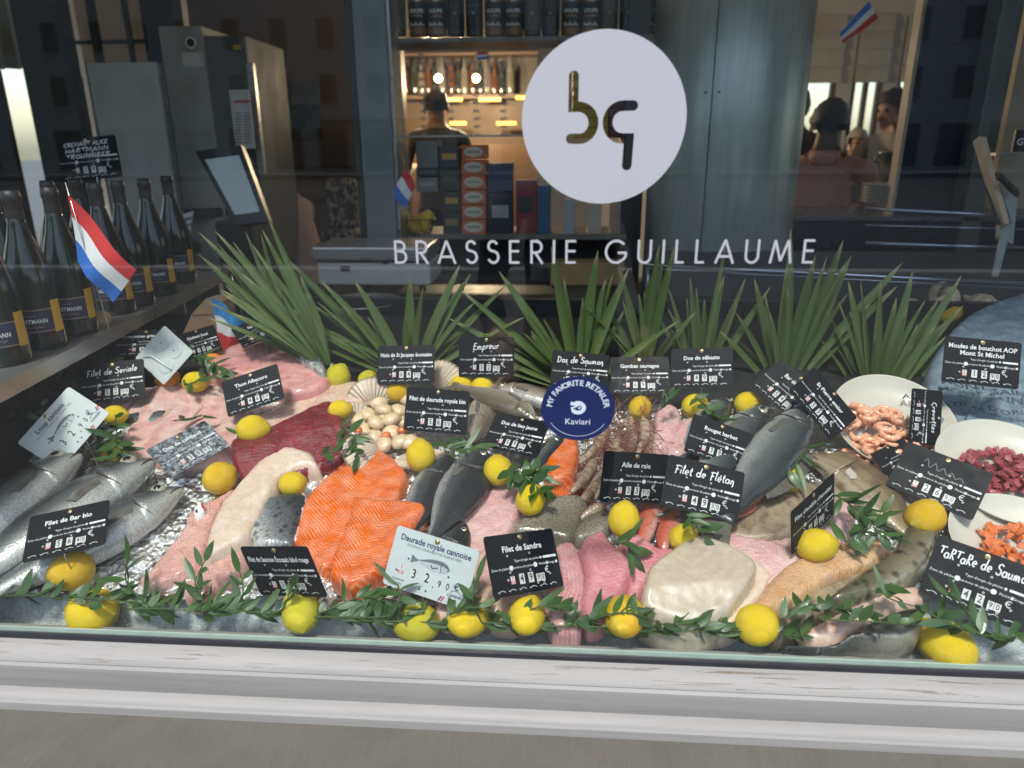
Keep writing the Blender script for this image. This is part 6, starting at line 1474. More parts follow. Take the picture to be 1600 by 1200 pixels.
# ================================================================ PALM FANS
M = NT('palm leaf', .38); uv = M.uv(); u, v, _ = M.sep(uv)
fb_ = M.noise(30, M.n('Mapping', {'Vector': uv, 'Scale': (.15, 14, 1)}).outputs[0], 3)
rn = M.rnd()
col = M.ramp(fb_, [(.3, (.048, .092, .019)), (.7, (.115, .175, .040))])
col = M.mix(M.math('MULTIPLY', rn, .55), col, (.145, .185, .06))
col = M.mix(M.ramp(u, [(.86, 0), (1.0, .8)]), col, (.42, .38, .20))
M.set(**{'Base Color': col, 'Transmission Weight': .0, 'Subsurface Weight': .1, 'Subsurface Scale': .003}); M.bump(fb_, .5, .002)
PALM = M.m
def blade_mesh(p0, p1, bow, w, seed):
    r2 = random.Random(seed); n = 14; d = p1-p0; L = d.length; t = d.normalized()
    view = (CAM-p0).normalized(); s = t.cross(view).normalized(); nn = s.cross(t).normalized()
    tw = r2.uniform(-.5, .5); fold = r2.uniform(.10, .35)
    vs = []; fs = []; uvs = []
    for i in range(n+1):
        k = i/n; p = p0+d*k+bow*(k*k)+Vector((0, 0, -.02*L*k*k*k))
        ww = w*lerp([0, .08, .35, .6, .85, .97, 1], [.35, .6, 1, .92, .50, .18, .02], k)
        a = tw*k; sd_ = s*math.cos(a)+nn*math.sin(a); up = nn*math.cos(a)-s*math.sin(a)
        for side in (0, 1):
            o_ = up*(-.0004 if side else 0)
            vs += [p-sd_*ww/2+o_, p-up*ww*fold+o_, p+sd_*ww/2+o_]; uvs += [(k, 0), (k, .5), (k, 1)]
    for i in range(n):
        a = i*6; b = a+6
        fs += [(a, a+1, b+1, b), (a+1, a+2, b+2, b+1), (b+3, b+4, a+4, a+3), (b+4, b+5, a+5, a+4), (a, b, b+3, a+3), (a+5, b+5, b+2, a+2)]
    return mesh('leaflet', vs, fs, PALM, True, uvs)
def palm(base_px, base_y, tips, label, wpx=1., spread=.10):
    """tips: (px, py, depth offset)"""
    base_px = (base_px[0], base_px[1]+26); b = onY(base_px[0], base_px[1], base_y); root = empty('palm_fan', b, label, 'palm leaf', 'fan palm leaves behind the fish')
    for i, tp in enumerate(tips):
        px, py, dy, ww = (*tp, 0., 1.)[:4] if len(tp) == 2 else (*tp, 1.)[:4]
        px = base_px[0]+(px-base_px[0])*1.10
        e = onY(px, py, base_y+dy); d = (e-b)
        st_ = b+d.normalized()*.03
        me = blade_mesh(st_-b, e-b, Vector((rng.uniform(-.012, .012), rng.uniform(-.03, .01), rng.uniform(-.02, .004))), .0205*ww*wpx, i*13+int(base_px[0])); link('leaflet', me, root)
    r3 = random.Random(int(base_px[0])); ts_ = sorted(tips)
    for i in range(len(ts_)-1):
        a, b_ = ts_[i], ts_[i+1]; k = r3.uniform(.3, .7); ln_ = r3.uniform(.72, 1.02)
        px = a[0]*(1-k)+b_[0]*k; py = a[1]*(1-k)+b_[1]*k; px = base_px[0]+(px-base_px[0])*ln_; py = base_px[1]+(py-base_px[1])*ln_
        e = onY(px, py, base_y+r3.uniform(-.06, .10))
        link('leaflet', blade_mesh((e-b).normalized()*.03, e-b, Vector((r3.uniform(-.02, .02), r3.uniform(-.04, .02), r3.uniform(-.05, 0))), .0145*wpx, i*7+3), root)
    MB().tube([Vector((0, 0, -.10)), Vector((0, 0, -.02)), Vector((0, .0, .03))], [.008, .009, .006], 8).build('stalk', PALM, root, True)
    return root
palm((520, 560), .70, [(335, 352, .05), (362, 345, .02), (342, 400, .0), (425, 325, .06), (423, 352, .03), (372, 372, .06), (395, 410, -.02), (365, 432, -.05), (350, 455, -.06, .8), (390, 470, -.05, .8), (455, 395, .08), (438, 500, -.08, .7), (480, 420, .08), (410, 380, -.03, .8), (345, 480, -.02, .7)], 'large left palm fan leaning over the Espadon card', 1.0)
palm((465, 540), .78, [(330, 380, .04, .9), (350, 360, .02, .8), (385, 345, .05, .8), (372, 402, .0, .9), (405, 360, .04, .8), (420, 400, .05, .8), (360, 440, -.03, .8), (400, 440, .0, .8)], 'narrow upright palm fan at the left behind the bottles', .9)
palm((642, 575), .80, [(455, 395, .05), (482, 422, .05), (515, 420, .0, 1.1), (571, 425, .0, 1.2), (637, 425, .0, 1.3), (705, 412, .0, 1.2), (730, 412, .02, 1.2), (783, 434, .02, 1.0), (540, 470, -.05, .9), (490, 500, -.05, .7), (470, 520, -.08, .6), (800, 480, .0, .8), (440, 460, .02, .8)], 'palm fan behind the Noix de St Jacques card', 1.1)
palm((905, 590), .80, [(733, 442, .0, 1.0), (712, 482, .0, .9), (797, 418, .02, 1.2), (861, 378, .0, 1.3), (925, 378, .0, 1.2), (974, 400, .02, 1.2), (877, 425, .05, .9), (830, 512, -.06, .8), (822, 505, -.03, .7), (945, 425, .04, 1.0), (1050, 485, .0, 1.0), (735, 530, -.05, .8), (745, 555, -.06, .8)], 'palm fan behind the Dos de Saumon card', 1.15)
palm((1010, 560), .84, [(1022, 372, .03, 1.1), (1048, 372, .0, 1.1), (975, 415, .0, 1.0), (950, 465, .0, .8), (925, 470, -.03, .8), (1080, 475, -.02, .9), (1055, 500, -.03, .9), (1010, 420, .04, 1.0)], 'small palm fan behind the Gambas card', 1.0)
palm((1095, 585), .86, [(1046, 440, .0, .9), (1078, 425, .0, 1.0), (1125, 420, .0, 1.0), (1160, 430, .0, 1.1), (1128, 365, .03, .8), (1195, 445, .0, 1.0), (1052, 470, -.02, .7), (1105, 450, .03, .9), (1025, 480, .0, .8)], 'thin palm fan behind the Dos de sébaste card', 1.0)
palm((1222, 600), .86, [(1240, 348, .02, 1.1), (1316, 372, .0, 1.3), (1328, 388, .02, 1.2), (1305, 400, .05, 1.0), (1396, 399, .02, 1.2), (1384, 432, .0, 1.1), (1222, 400, .0, 1.2), (1180, 420, .0, 1.0), (1268, 380, .0, 1.2), (1192, 460, .0, .9), (1160, 470, .0, .9), (1128, 500, -.04, .8)], 'big palm fan behind the turned Bar de ligne card', 1.2)
palm((1365, 625), .84, [(1332, 435, .0, 1.1), (1345, 432, .02, .9), (1376, 425, .0, 1.2), (1428, 413, .02, 1.2), (1500, 423, .04, 1.1), (1480, 470, .0, 1.1), (1462, 500, -.03, 1.0), (1422, 535, -.06, .6), (1290, 520, .0, 1.0), (1300, 470, .03, 1.0), (1400, 450, .04, 1.1), (1495, 520, .0, .9), (1455, 450, .03, 1.0)], 'palm fan behind the bowl of orange shrimp', 1.15)
# ================================================================ RUSCUS SPRIGS
M = NT('ruscus leaf', .32); uv = M.uv(); u, v, _ = M.sep(uv); rn = M.rnd()
vein = M.math('SINE', M.math('MULTIPLY', v, 50))
col = M.mix(M.math('MULTIPLY', rn, .7), (.026, .070, .014), (.070, .135, .028)); col = M.mix(M.ramp(M.noise(40), [(.35, 0), (.7, .35)]), col, (.016, .038, .012))
M.set(**{'Base Color': col, 'Coat Weight': .15}); M.bump(vein, .2, .0008); RUSC = M.m
STEMG = plain('green stem', (.05, .09, .02), (.035, .065, .015), .5)
def leaf_mesh(L, w, bend, fold):
    n = 8; vs = []; fs = []; uvs = []
    for i in range(n+1):
        k = i/n; ww = w/2*math.sin(math.pi*min(1, k**.85))**.8*(1-.25*k); z = bend*L*k*k
        for s, c_ in ((-1, 0), (0, .5), (1, 1)): vs.append((L*k, s*ww, z+abs(s)*ww*fold)); uvs.append((k, c_))
    for i in range(n):
        a = i*3; fs += [(a, a+3, a+4, a+1), (a+1, a+4, a+5, a+2)]
    return mesh('leaf', vs, fs, RUSC, True, uvs)
LEAVES = [leaf_mesh(.046, .017, .10, .35), leaf_mesh(.052, .015, -.18, .25), leaf_mesh(.040, .016, .25, .4), leaf_mesh(.056, .014, -.05, .2), leaf_mesh(.034, .013, .05, .3)]
def sprig(path, label, h=(.03, .04, .03), nleaf=11, size=.95, up=.38, seed=None, group='ruscus sprigs among the fish'):
    r2 = random.Random(seed if seed is not None else int(path[0][0]*7+path[0][1]))
    pts = []; path = [(a+r2.uniform(-8, 8), b_+r2.uniform(-7, 7)) for a, b_ in path]
    for (px, py), hh in zip(path, np.interp(np.linspace(0, 1, len(path)), np.linspace(0, 1, len(h)), h)):
        u_, v_ = bhit(px, py, float(hh)); pts.append(b3(u_, max(v_, .026), float(hh)))
    c0 = pts[0].copy(); sp = cat_rom([p-c0 for p in pts], 6); root = empty('ruscus_sprig', c0, label, 'greenery', group)
    MB().tube(sp, [.0016-.0009*i/len(sp) for i in range(len(sp))], 5).build('stem', STEMG, root, True)
    nleaf = int(nleaf*1.25)
    for i in range(nleaf):
        t = (i+.5)/nleaf; k = min(int(t*(len(sp)-1)), len(sp)-2); p = sp[k]; d = (sp[k+1]-sp[k]).normalized()
        sd_ = d.cross(BN).normalized()*(1 if i % 2 else -1)
        x_ = (d*r2.uniform(.0, 1.0)+sd_*r2.uniform(.25, 1.1)+BN*r2.uniform(-.35, up+.25)).normalized()
        if i == nleaf-1: x_ = d
        if (p+c0+x_*.055*size).y < .016: x_.y = abs(x_.y)*.3; x_.normalize()
        z_ = (BN+Vector((r2.uniform(-.6, .6), r2.uniform(-.9, .3), r2.uniform(-.3, .4)))).normalized(); y_ = z_.cross(x_).normalized(); z_ = x_.cross(y_)
        o = link('leaf', LEAVES[r2.randrange(5)], root); o.matrix_local = Matrix.Translation(p) @ Matrix((x_, y_, z_)).transposed().to_4x4() @ Matrix.Diagonal((size*r2.uniform(.6, 1.2), size*r2.uniform(.75, 1.2), size*r2.choice((1, 1, -1.2, .4)), 1))
    return root
GF = 'ruscus garland along the window foot'
SPR = [
 ([(-20, 925), (60, 925), (150, 935)], 'leafy garland sprig at the far left front', 13, (.03, .035, .03)), ([(110, 930), (190, 930), (260, 945)], 'garland sprig just above the left front lemon', 12, (.04, .035, .03)),
 ([(190, 938), (260, 945), (345, 968)], 'garland sprig below the pink herringbone fillet', 14, (.03, .035, .025)), ([(235, 945), (205, 905), (196, 868)], 'upright shoot left of the herringbone fillet', 6, (.03, .06, .09)),
 ([(300, 948), (360, 955), (430, 970)], 'garland sprig left of the Saumon Écossais lemon', 14, (.035, .04, .03)), ([(335, 955), (305, 905), (328, 858)], 'upright shoot over the pink herringbone fillet', 8, (.03, .06, .09)),
 ([(375, 935), (385, 905), (378, 880)], 'short shoot left of the Saumon Écossais card', 4, (.03, .06, .07)), ([(410, 985), (445, 950), (455, 905)], 'shoot crossing in front of the Saumon Écossais card', 7, (.03, .05, .10)),
 ([(430, 990), (500, 980), (560, 970)], 'garland sprig below the Saumon Écossais lemon', 13, (.025, .03, .03)), ([(500, 960), (560, 925), (610, 935)], 'sprig below the front salmon fillet', 12, (.04, .05, .04)),
 ([(520, 985), (590, 965), (640, 950)], 'garland sprig left of the Daurade lemon', 13, (.03, .035, .04)), ([(560, 1000), (640, 995), (720, 997)], 'garland sprig under the left Daurade lemon', 13, (.02, .025, .02)),
 ([(690, 995), (770, 985), (850, 992)], 'garland sprig under the right Daurade lemon', 14, (.025, .03, .025)), ([(700, 975), (740, 960), (800, 985)], 'sprig across the right Daurade lemon', 9, (.05, .06, .04)),
 ([(752, 985), (745, 930), (752, 892)], 'thin upright shoot between white and Sandre cards', 4, (.03, .07, .10)), ([(800, 975), (860, 945), (905, 970)], 'sprig across the Sandre lemon', 10, (.05, .06, .04)),
 ([(840, 1005), (930, 995), (1000, 985)], 'garland sprig below the ribbed pink fillet', 15, (.025, .03, .03)), ([(920, 975), (980, 955), (1040, 980)], 'sprig around the spotted halibut lemon', 11, (.05, .06, .04)),
 ([(980, 1008), (1060, 990), (1140, 1005)], 'garland sprig below the halibut, left part', 16, (.025, .03, .025)), ([(1050, 980), (1110, 1000), (1190, 1010)], 'garland sprig below the halibut, right part', 15, (.05, .04, .03)),
 ([(1120, 1015), (1200, 1008), (1275, 1015)], 'garland sprig below the right front lemon', 15, (.025, .03, .025)), ([(1230, 968), (1290, 942), (1345, 945)], 'bushy sprig on the brown char fillet', 13, (.06, .07, .06)),
 ([(1280, 955), (1380, 968), (1460, 962)], 'long sprig across the dark right fillet', 11, (.06, .06, .05)), ([(1370, 905), (1395, 930), (1440, 945)], 'small sprig on the bent olive fillet', 7, (.07, .07, .05)),
 ([(1440, 950), (1520, 970), (1610, 985)], 'sprig below the Tartare de Saumon card', 11, (.06, .05, .04)), ([(1530, 975), (1500, 940), (1475, 915)], 'shoot in front of the Tartare de Saumon card', 6, (.05, .08, .10)),
 ([(1560, 1000), (1590, 985), (1640, 990)], 'sprig at the lower right corner on the ice', 6, (.03, .04, .03))]
for pth, lab, nl, hh in SPR: sprig([(a, b+(14 if a > 420 and b > 955 else 7)) for a, b in pth], lab, tuple(x*.8 if x < .055 else x for x in hh), nl, group=GF, up=.22)
SPR2 = [
 ([(1308, 775), (1345, 805), (1392, 838)], 'thick sprig lying on the john dory', 18, (.07, .08, .07)), ([(1320, 845), (1350, 835), (1385, 800)], 'small sprig below the john dory fin', 9, (.06, .07, .08)),
 ([(795, 730), (822, 750), (850, 772)], 'sprig over the lemon above the pike-perch', 14, (.07, .08, .07)), ([(800, 760), (825, 745), (845, 738)], 'little sprig beside the orange salmon back', 9, (.06, .08, .08)),
 ([(690, 690), (715, 702), (745, 700)], 'small sprig under the daurade bio card', 9, (.04, .05, .05)), ([(262, 575), (310, 562), (352, 575)], 'bushy sprig below the Haddock card', 14, (.06, .08, .07)),
 ([(285, 600), (320, 582), (340, 585)], 'sprig beside the back left lemon', 9, (.06, .07, .06)), ([(176, 648), (180, 685), (190, 722)], 'sprig hanging beside the Loup card', 11, (.07, .07, .05)),
 ([(150, 690), (178, 705), (205, 712)], 'sprig over the lemon between card and bass', 9, (.05, .06, .05)), ([(1080, 622), (1102, 642), (1112, 655)], 'sprig on the lemon below the sébaste card', 8, (.06, .07, .05)),
 ([(1262, 695), (1243, 728), (1225, 748)], 'pale sprig between large bass and john dory', 9, (.07, .07, .06)), ([(1068, 802), (1085, 818), (1098, 838)], 'big leaves over the Flétan lemon', 5, (.09, .09, .07)),
 ([(540, 672), (552, 690), (560, 705)], 'sprig at the end of the tuna loin', 8, (.05, .05, .04)), ([(275, 662), (300, 655), (330, 650)], 'few leaves behind the frosted card', 4, (.05, .06, .06)),
 ([(362, 690), (372, 672), (380, 662)], 'leaf behind the lemon by the tuna', 3, (.05, .06, .06)), ([(955, 852), (972, 858), (985, 862)], 'small sprig between pink fillets and lemon', 5, (.06, .06, .05)), ([(500, 715), (520, 712), (540, 705)], 'leaves under the tuna loin end', 5, (.05, .06, .05)),
 ([(620, 905), (628, 925), (622, 945)], 'dark leaves left of the white Daurade card', 6, (.05, .06, .05)), ([(1030, 640), (1045, 628), (1055, 618)], 'upright leaves between gambas and sébaste cards', 4, (.07, .09, .1))]
SPR2 += [([(20, 640), (70, 608), (130, 585)], 'dark sprig under the shelf behind the Loup card', 14, (.05, .07, .06)), ([(95, 600), (150, 575), (185, 560)], 'dark sprig behind the Filet de Seriole card', 14, (.07, .08, .07)), ([(-20, 670), (20, 645), (60, 640)], 'dark sprig at the left edge under the shelf', 11, (.05, .06, .05)), ([(165, 560), (200, 548), (235, 540)], 'dark sprig under the shelf beside the Crevettes card', 11, (.05, .07, .07))]
for pth, lab, nl, hh in SPR2: sprig(pth, lab, hh, nl, size=1.0)
# ================================================================ BOTTLE SHELF AT THE LEFT
ZSH = 1.14
n0, n1 = onZ(0, 600, ZSH), onZ(342, 428, ZSH)
d_ = (n1-n0); d_.z = 0; d_.normalize(); s_ = Vector((-d_.y, d_.x, 0))
a_ = n0-d_*.22; b_ = n1+d_*.08
sh = empty('bottle_shelf', n0, 'long steel shelf carrying wine bottles at the left', 'shelf')
def prism(name, quad, z0, z1, mat, parent, org):
    vs = [Vector((p.x, p.y, z1))-org for p in quad]+[Vector((p.x, p.y, z0))-org for p in quad]
    return obj(name, vs, [(0, 1, 2, 3), (7, 6, 5, 4), (0, 4, 5, 1), (1, 5, 6, 2), (2, 6, 7, 3), (3, 7, 4, 0)], mat, parent, False)
prism('shelf_board', [a_, b_, b_+s_*.42, a_+s_*.42], ZSH-.004, ZSH, plain('satin steel', (.30, .30, .29), (.24, .24, .235), .35, .7, 12), sh, n0)
prism('front_lip', [a_-s_*.004, b_-s_*.004, b_-s_*.0005, a_-s_*.0005], ZSH-.030, ZSH+.001, plain('satin steel edge', (.42, .40, .37), (.34, .33, .31), .3, .8, 12), sh, n0)
prism('under_panel', [a_+s_*.16, b_+s_*.16, b_+s_*.18, a_+s_*.18], .60, ZSH-.03, BLACK, sh, n0)
BGL = plain('wine bottle glass', (.010, .013, .010), (.014, .017, .013), .12, 0, 20, spec=.35, coat=.25); FOILB = plain('matt black foil', (.022, .02, .02), (.03, .028, .027), .45, .2, 30); LABN = plain('navy wine label', (.022, .022, .06), (.018, .018, .05), .45); LABY = plain('mustard neck label', (.55, .31, .03), (.48, .26, .025), .5); GOLD = plain('gold print', (.45, .33, .14), None, .4, .6)
def bent(V, R, z): return [Vector((math.sin(v.x/R)*R, -math.cos(v.x/R)*R, v.y+z)) for v in V]
def wine(px, py, lab, rz=0.):
    p = onZ(px, py, ZSH); root = empty('wine_bottle', p, lab, 'bottle', 'sparkling wine bottles on the steel shelf'); root.rotation_euler = (0, 0, math.atan2(p.x-CAM.x, -(CAM.y-p.y))*-1+rz)
    R = .046
    MB().lathe([(R*.85, .002), (R*.97, .0), (R, .008), (R, .135), (R*.98, .150), (R*.80, .185), (R*.52, .225), (R*.36, .255), (.0155, .275)], 36).build('glass', BGL, root, True)
    MB().lathe([(.0160, .232), (.0162, .275), (.0155, .295), (.0175, .297), (.0175, .308), (.0160, .318), (1e-5, .319)], 20).build('foil_cap', FOILB, root, True)
    RL = R+.0005; vs = []; fs = []
    def wrap(nm, a0, a1, z0, z1, r, mat, par):
        n = 20; vs = [(math.sin(a0+(a1-a0)*k/n)*r, -math.cos(a0+(a1-a0)*k/n)*r, z) for k in range(n+1) for z in (z0, z1)]
        return obj(nm, vs, [(2*k, 2*k+2, 2*k+3, 2*k+1) for k in range(n)], mat, par)
    lo = wrap('label', -1.25, 1.05, .038, .088, RL, LABN, root); wrap('gold_line', -1.25, 1.05, .040, .0415, RL+.0004, GOLD, lo); wrap('gold_line', -1.25, 1.05, .0845, .086, RL+.0004, GOLD, lo)
    wrap('side_label', .62, 1.12, .036, .102, RL+.0004, LABY, root)
    V, Fc = text_mesh('HARTMANN', .0125, .01, spacing=1.1); sc = .054/(max(v.x for v in V)-min(v.x for v in V)); V = [Vector((v.x*sc-.010, v.y, 0)) for v in V]; obj('words', bent(V, RL+.0006, .062), Fc, WHITEP, lo, False)
    V, Fc = text_mesh('ALICE', .0065); obj('words', bent([Vector((v.x-.010, v.y, 0)) for v in V], RL+.0006, .0735), Fc, GOLD, lo, False)
    V = []; Fc = []; ribbon([(-.030+k*.0028, .0025*math.sin(k*1.9)) for k in range(15)], .0011, 0, V, Fc); obj('script_line', bent(V, RL+.0006, .0505), Fc, GOLD, lo, False)
    return root
for px, py, lab in ((10, 566, 'wine bottle cut by the left edge of the photo'), (68, 541, 'wine bottle second from the left edge, front row'), (121, 519, 'wine bottle left of the red white blue flag'), (183, 488, 'wine bottle under the tip of the flag'), (215, 475, 'wine bottle just right of the flag tip'), (252, 459, 'wine bottle second from the far shelf end'), (284, 440, 'wine bottle at the far end of the shelf')): wine(px, py, lab)
for px, py, lab in ((30, 505, 'wine bottle in the back row at left'), (110, 470, 'wine bottle in the back row behind the flag'), (150, 455, 'wine bottle in the back row by the chalk card')): wine(px, py, lab)
ck = MB().lathe([(.010, 0), (.012, .004), (.012, .022), (.020, .026), (.020, .034), (.012, .040), (1e-5, .042)], 20).build('stopper', plain('cork wood', (.42, .30, .18), (.34, .24, .14), .6, 0, 60), None, True); ck.location = onZ(152, 497, ZSH+.012); ck.rotation_euler = (1.5, 0, .9); tag(ck, 'wooden stopper lying between bottles on the shelf', 'stopper')
cr = card([(83, 218), (181, 211), (191, 275), (98, 286)], ['CREMANT ALICE', 'HARTMANN', 'TROUMNEEP'], '5950', 'black card with chalk words on stem above the wine bottles', True, free=True, tw=.095, size=.008, w=.19, h=.13)
pc_ = cr.matrix_world.inverted(); foot = cr.matrix_world @ Vector((.01, -CH/2, 0)); e = foot-Vector((0, 0, 1))*(foot.z-ZSH)
MB().tube([pc_ @ (cr.matrix_world @ Vector((.01, -CH*.3, -.004))), pc_ @ foot, pc_ @ e], .0013, 6).build('stem', STEMM, cr, True)
# ================================================================ FLAGS
FR, FW, FBL = plain('flag red', (.60, .035, .035), (.52, .03, .03), .7, 0, 30), plain('flag white', (.74, .74, .74), (.68, .68, .68), .7, 0, 30), plain('flag blue', (.03, .16, .55), (.025, .13, .47), .7, 0, 30)
FSKY = plain('flag light blue', (.04, .26, .60), (.03, .21, .52), .7, 0, 30)
def flag(corners, Y, label, cols, wave=.012, pole=None, Yb=None, curve=0.):
    """corners: hoist top, fly top, fly bottom, hoist bottom (px); stripes run hoist -> fly"""
    Yb = Y if Yb is None else Yb
    C4 = [onY(*corners[0], Y), onY(*corners[1], Yb), onY(*corners[2], Yb), onY(*corners[3], Y)]
    root = empty('paper_flag', C4[0], label, 'flag', 'small tricolour paper flags'); n = 16
    for si, m_ in enumerate(cols):
        vs = []; fs = []; m = 5
        for sd_ in (0, 1):
            for i in range(n+1):
                for j in range(m+1):
                    u_ = i/n; v_ = (si+j/m)/len(cols)
                    p = C4[0].lerp(C4[1], u_).lerp(C4[3].lerp(C4[2], u_), v_)
                    p = p+Vector((0, wave*math.sin(u_*6+v_*2), 0))+(C4[3]-C4[0]).normalized()*curve*math.sin(u_*math.pi)*(v_-.3)+Vector((0, .0003*sd_, 0)); vs.append(p-C4[0])
        w_ = (n+1)*(m+1)
        for sd_ in (0, 1):
            for i in range(n):
                for j in range(m):
                    a = sd_*w_+i*(m+1)+j; q = (a, a+1, a+m+2, a+m+1); fs.append(q if sd_ == 0 else q[::-1])
        obj('stripe', vs, fs, m_, root)
    if pole: MB().tube([onY(*pole[0], Y+.004)-C4[0], onY(*pole[1], Y+.004)-C4[0]], .0012, 6).build('stick', STEMM, root, True)
    return root
yf = onZ(172, 520, ZSH).y-.06
flag([(105, 303), (214, 421), (172, 474), (117, 410)], yf, 'bright red white blue paper flag in front of the wine bottles', (FR, FW, FBL), .010, ((102, 285), (172, 520)), curve=-.012)
flag([(330, 465), (382, 500), (378, 540), (340, 548)], bed(345, 545, .02).y, 'blue white red paper flag leaning behind the Haddock card', (FSKY, FW, FR), .012, ((362, 430), (390, 535)))
flag([(636, 262), (650, 290), (632, 326), (610, 302)], 1.78, 'hanging faded red white blue flag on the grey post', (FR, FW, FBL), .004, ((622, 240), (640, 262)))
flag([(1358, 2), (1312, 52), (1318, 68), (1374, 28)], 1.9, 'faded blue white red flag at the upper right', (FBL, FW, FR), .006, ((1320, -40), (1362, 12)))
flag([(745, 82), (762, 80), (762, 92), (746, 94)], 1.96, 'tiny red white blue flag between the paper garlands', (FR, FW, FBL), .002, ((762, 80), (761, 150)))
pn = empty('pennant', onY(290, 332, 2.0), 'striped white and blue pennant hanging behind the bottles', 'pennant'); c0 = Vector(pn.location)
quad_solid('cloth', [onY(282, 336, 2.0), onY(302, 329, 2.0), onY(297, 368, 2.0), onY(290, 367, 2.0)], .002, FW, pn, c0)
for k in range(2): quad_solid('blue_band', [onY(284+k*2, 342+k*10, 1.998), onY(301-k*1.5, 338+k*10, 1.998), onY(300-k*1.5, 342+k*10, 1.998), onY(285+k*2, 346+k*10, 1.998)], .001, plain('slate blue cloth', (.10, .15, .26)), pn, c0)
# paper bag and orange packaging behind Haddock card
KRAFT = plain('kraft paper', (.46, .30, .18), (.38, .24, .14), .75, 0, 30, .3, .002, 90)
kb = empty('kraft_bag', bed(320, 530, .0), 'brown kraft paper bag with faint print behind the Haddock card', 'paper bag'); c0 = Vector(kb.location); yk = c0.y+.03
kp = [(268, 560), (300, 490), (322, 466), (348, 470), (350, 545)]
fr_ = [onY(px, py, yk)-c0 for px, py in kp]; bk = [p+Vector((.01, .05, 0)) for p in fr_]; n = len(fr_)
obj('bag', fr_+bk, [tuple(range(n-1, -1, -1)), tuple(range(n, 2*n))]+[(i, (i+1) % n, n+(i+1) % n, n+i) for i in range(n)], KRAFT, kb, False)
V = []; Fc = []; ribbon([(-.03+k*.004, .002*math.sin(k*2.3)) for k in range(15)], .0022, 0, V, Fc); q = onY(317, 492, yk-.001)-c0; obj('print', [(v.x+q.x, q.y, v.y+q.z+v.x*.05) for v in V], Fc, plain('brown print', (.16, .09, .05)), kb, False)
# ================================================================ MUSSEL SACK AND SHELL TRAY AT RIGHT
M = NT('blue mesh sack', .6); P = M.obj(); ck_ = M.n('TexBrick', {'Vector': M.n('Mapping', {'Vector': P, 'Rotation': (0, 0, .78)}).outputs[0], 'Scale': 190., 'Mortar Size': .03, 'Color1': (.15, .21, .26, 1), 'Color2': (.23, .31, .37, 1), 'Mortar': (.035, .06, .09, 1)}).outputs['Color']
M.set(**{'Base Color': M.mix(M.ramp(M.noise(60, P, 6), [(.45, 0), (.75, .25)]), ck_, (.34, .42, .47))}); M.bump(M.math('ADD', M.noise(500, P), M.noise(60, P)), .5, .003); SACK = M.m
def sackh(u, v): q = Vector((u, v, 2)); return .012*noise.noise(q*16)+.007*noise.noise(q*40)
SK = empty('mussel_sack', bed(1540, 640, .0), 'pale blue mesh mussel sack printed MONT-SAINT-MICHEL', 'sack')
me, c = slab_mesh([(1436, 668), (1442, 610), (1460, 552), (1500, 505), (1560, 475), (1640, 460), (1760, 470), (1780, 600), (1760, 690), (1640, 690), (1540, 672), (1480, 676)], ((1430, 640), (1750, 640)), .055, SACK, base=.0, edge=.03, amp=.010, st=.007, name='mesh_cloth'); so = link('mesh_cloth', me, SK, c-Vector(SK.location))
def words_on_bed(body, px0, py0, px1, py1, h, size, mat, parent, nm='words'):
    V, Fc = text_mesh(body, 1., .015, align='LEFT'); xs = [v.x for v in V]; L_ = max(xs)-min(xs)
    A = bed(px0, py0, h); B = bed(px1, py1, h); X = (B-A); ln = X.length; X.normalize(); Y_ = BN.cross(X); k = ln/L_
    obj(nm, [A+X*(v.x-min(xs))*k+Y_*v.y*size+BN*(.003+.003*math.sin(v.x*3))-Vector(parent.location) for v in V], Fc, mat, parent, False)
SKI = plain('sack ink', (.03, .035, .045), (.05, .055, .07), .7)
words_on_bed('MONT-SAINT-MICHEL', 1470, 598, 1720, 640, .060, .030, SKI, SK); words_on_bed("APPELLATION D'ORIGINE PROTÉGÉE", 1408, 622, 1760, 672, .058, .024, SKI, SK)
TRAYM = plain('pale tray', (.42, .40, .36), (.36, .34, .31), .5)
ty = 1.12
tr_ = empty('shellfish_tray', onY(1470, 545, ty), 'pale open tray of shells behind the right palm fan', 'tray'); org = Vector(tr_.location)
part_px('tray_front', 1310, 545, 1560, 552, ty, .012, TRAYM, tr_, org); part_px('tray_base', 1310, 548, 1560, 553, ty+.012, .30, TRAYM, tr_, org); part_px('tray_back', 1330, 500, 1560, 552, ty+.312, .012, TRAYM, tr_, org)
def conch(px, py, s, lab, rot):
    p = onY(px, py, ty+.12); n, m = 70, 18; vs = []; fs = []; uvs = []
    for i in range(n+1):
        t = i/n; a = t*4.2*2*math.pi; R = .012+.05*t; r = .010+.055*t**1.4; cx, cy, cz = R*math.cos(a)*.55*t, R*math.sin(a)*.55*t, .10-.13*t
        for j in range(m):
            b = 2*math.pi*j/m; k = r*(1+.10*math.sin(j*4+a)*.5); vs.append(Vector((cx+k*math.cos(b)*math.cos(a), cy+k*math.cos(b)*math.sin(a), cz+k*math.sin(b)))*s); uvs.append((j/m, t*6))
    for i in range(n):
        for j in range(m): fs.append((i*m+j, i*m+(j+1) % m, (i+1)*m+(j+1) % m, (i+1)*m+j))
    o = obj('conch_shell', vs, fs, SHELL, None, True, uvs, p); o.rotation_euler = rot; return tag(o, lab, 'shell', 'big shells in the tray')
conch(1425, 490, .62, 'big spiral shell with flared lip behind the right palm', (1.3, .5, .4)); conch(1480, 465, .5, 'spiral shell at the back of the shell tray', (1.7, -.4, 2.)); conch(1530, 480, .6, 'dark mottled shell beside the mussel sack', (1.2, .2, 3.4)); conch(1335, 530, .45, 'small whelk shell low behind palm blades', (1.5, .9, 1.))
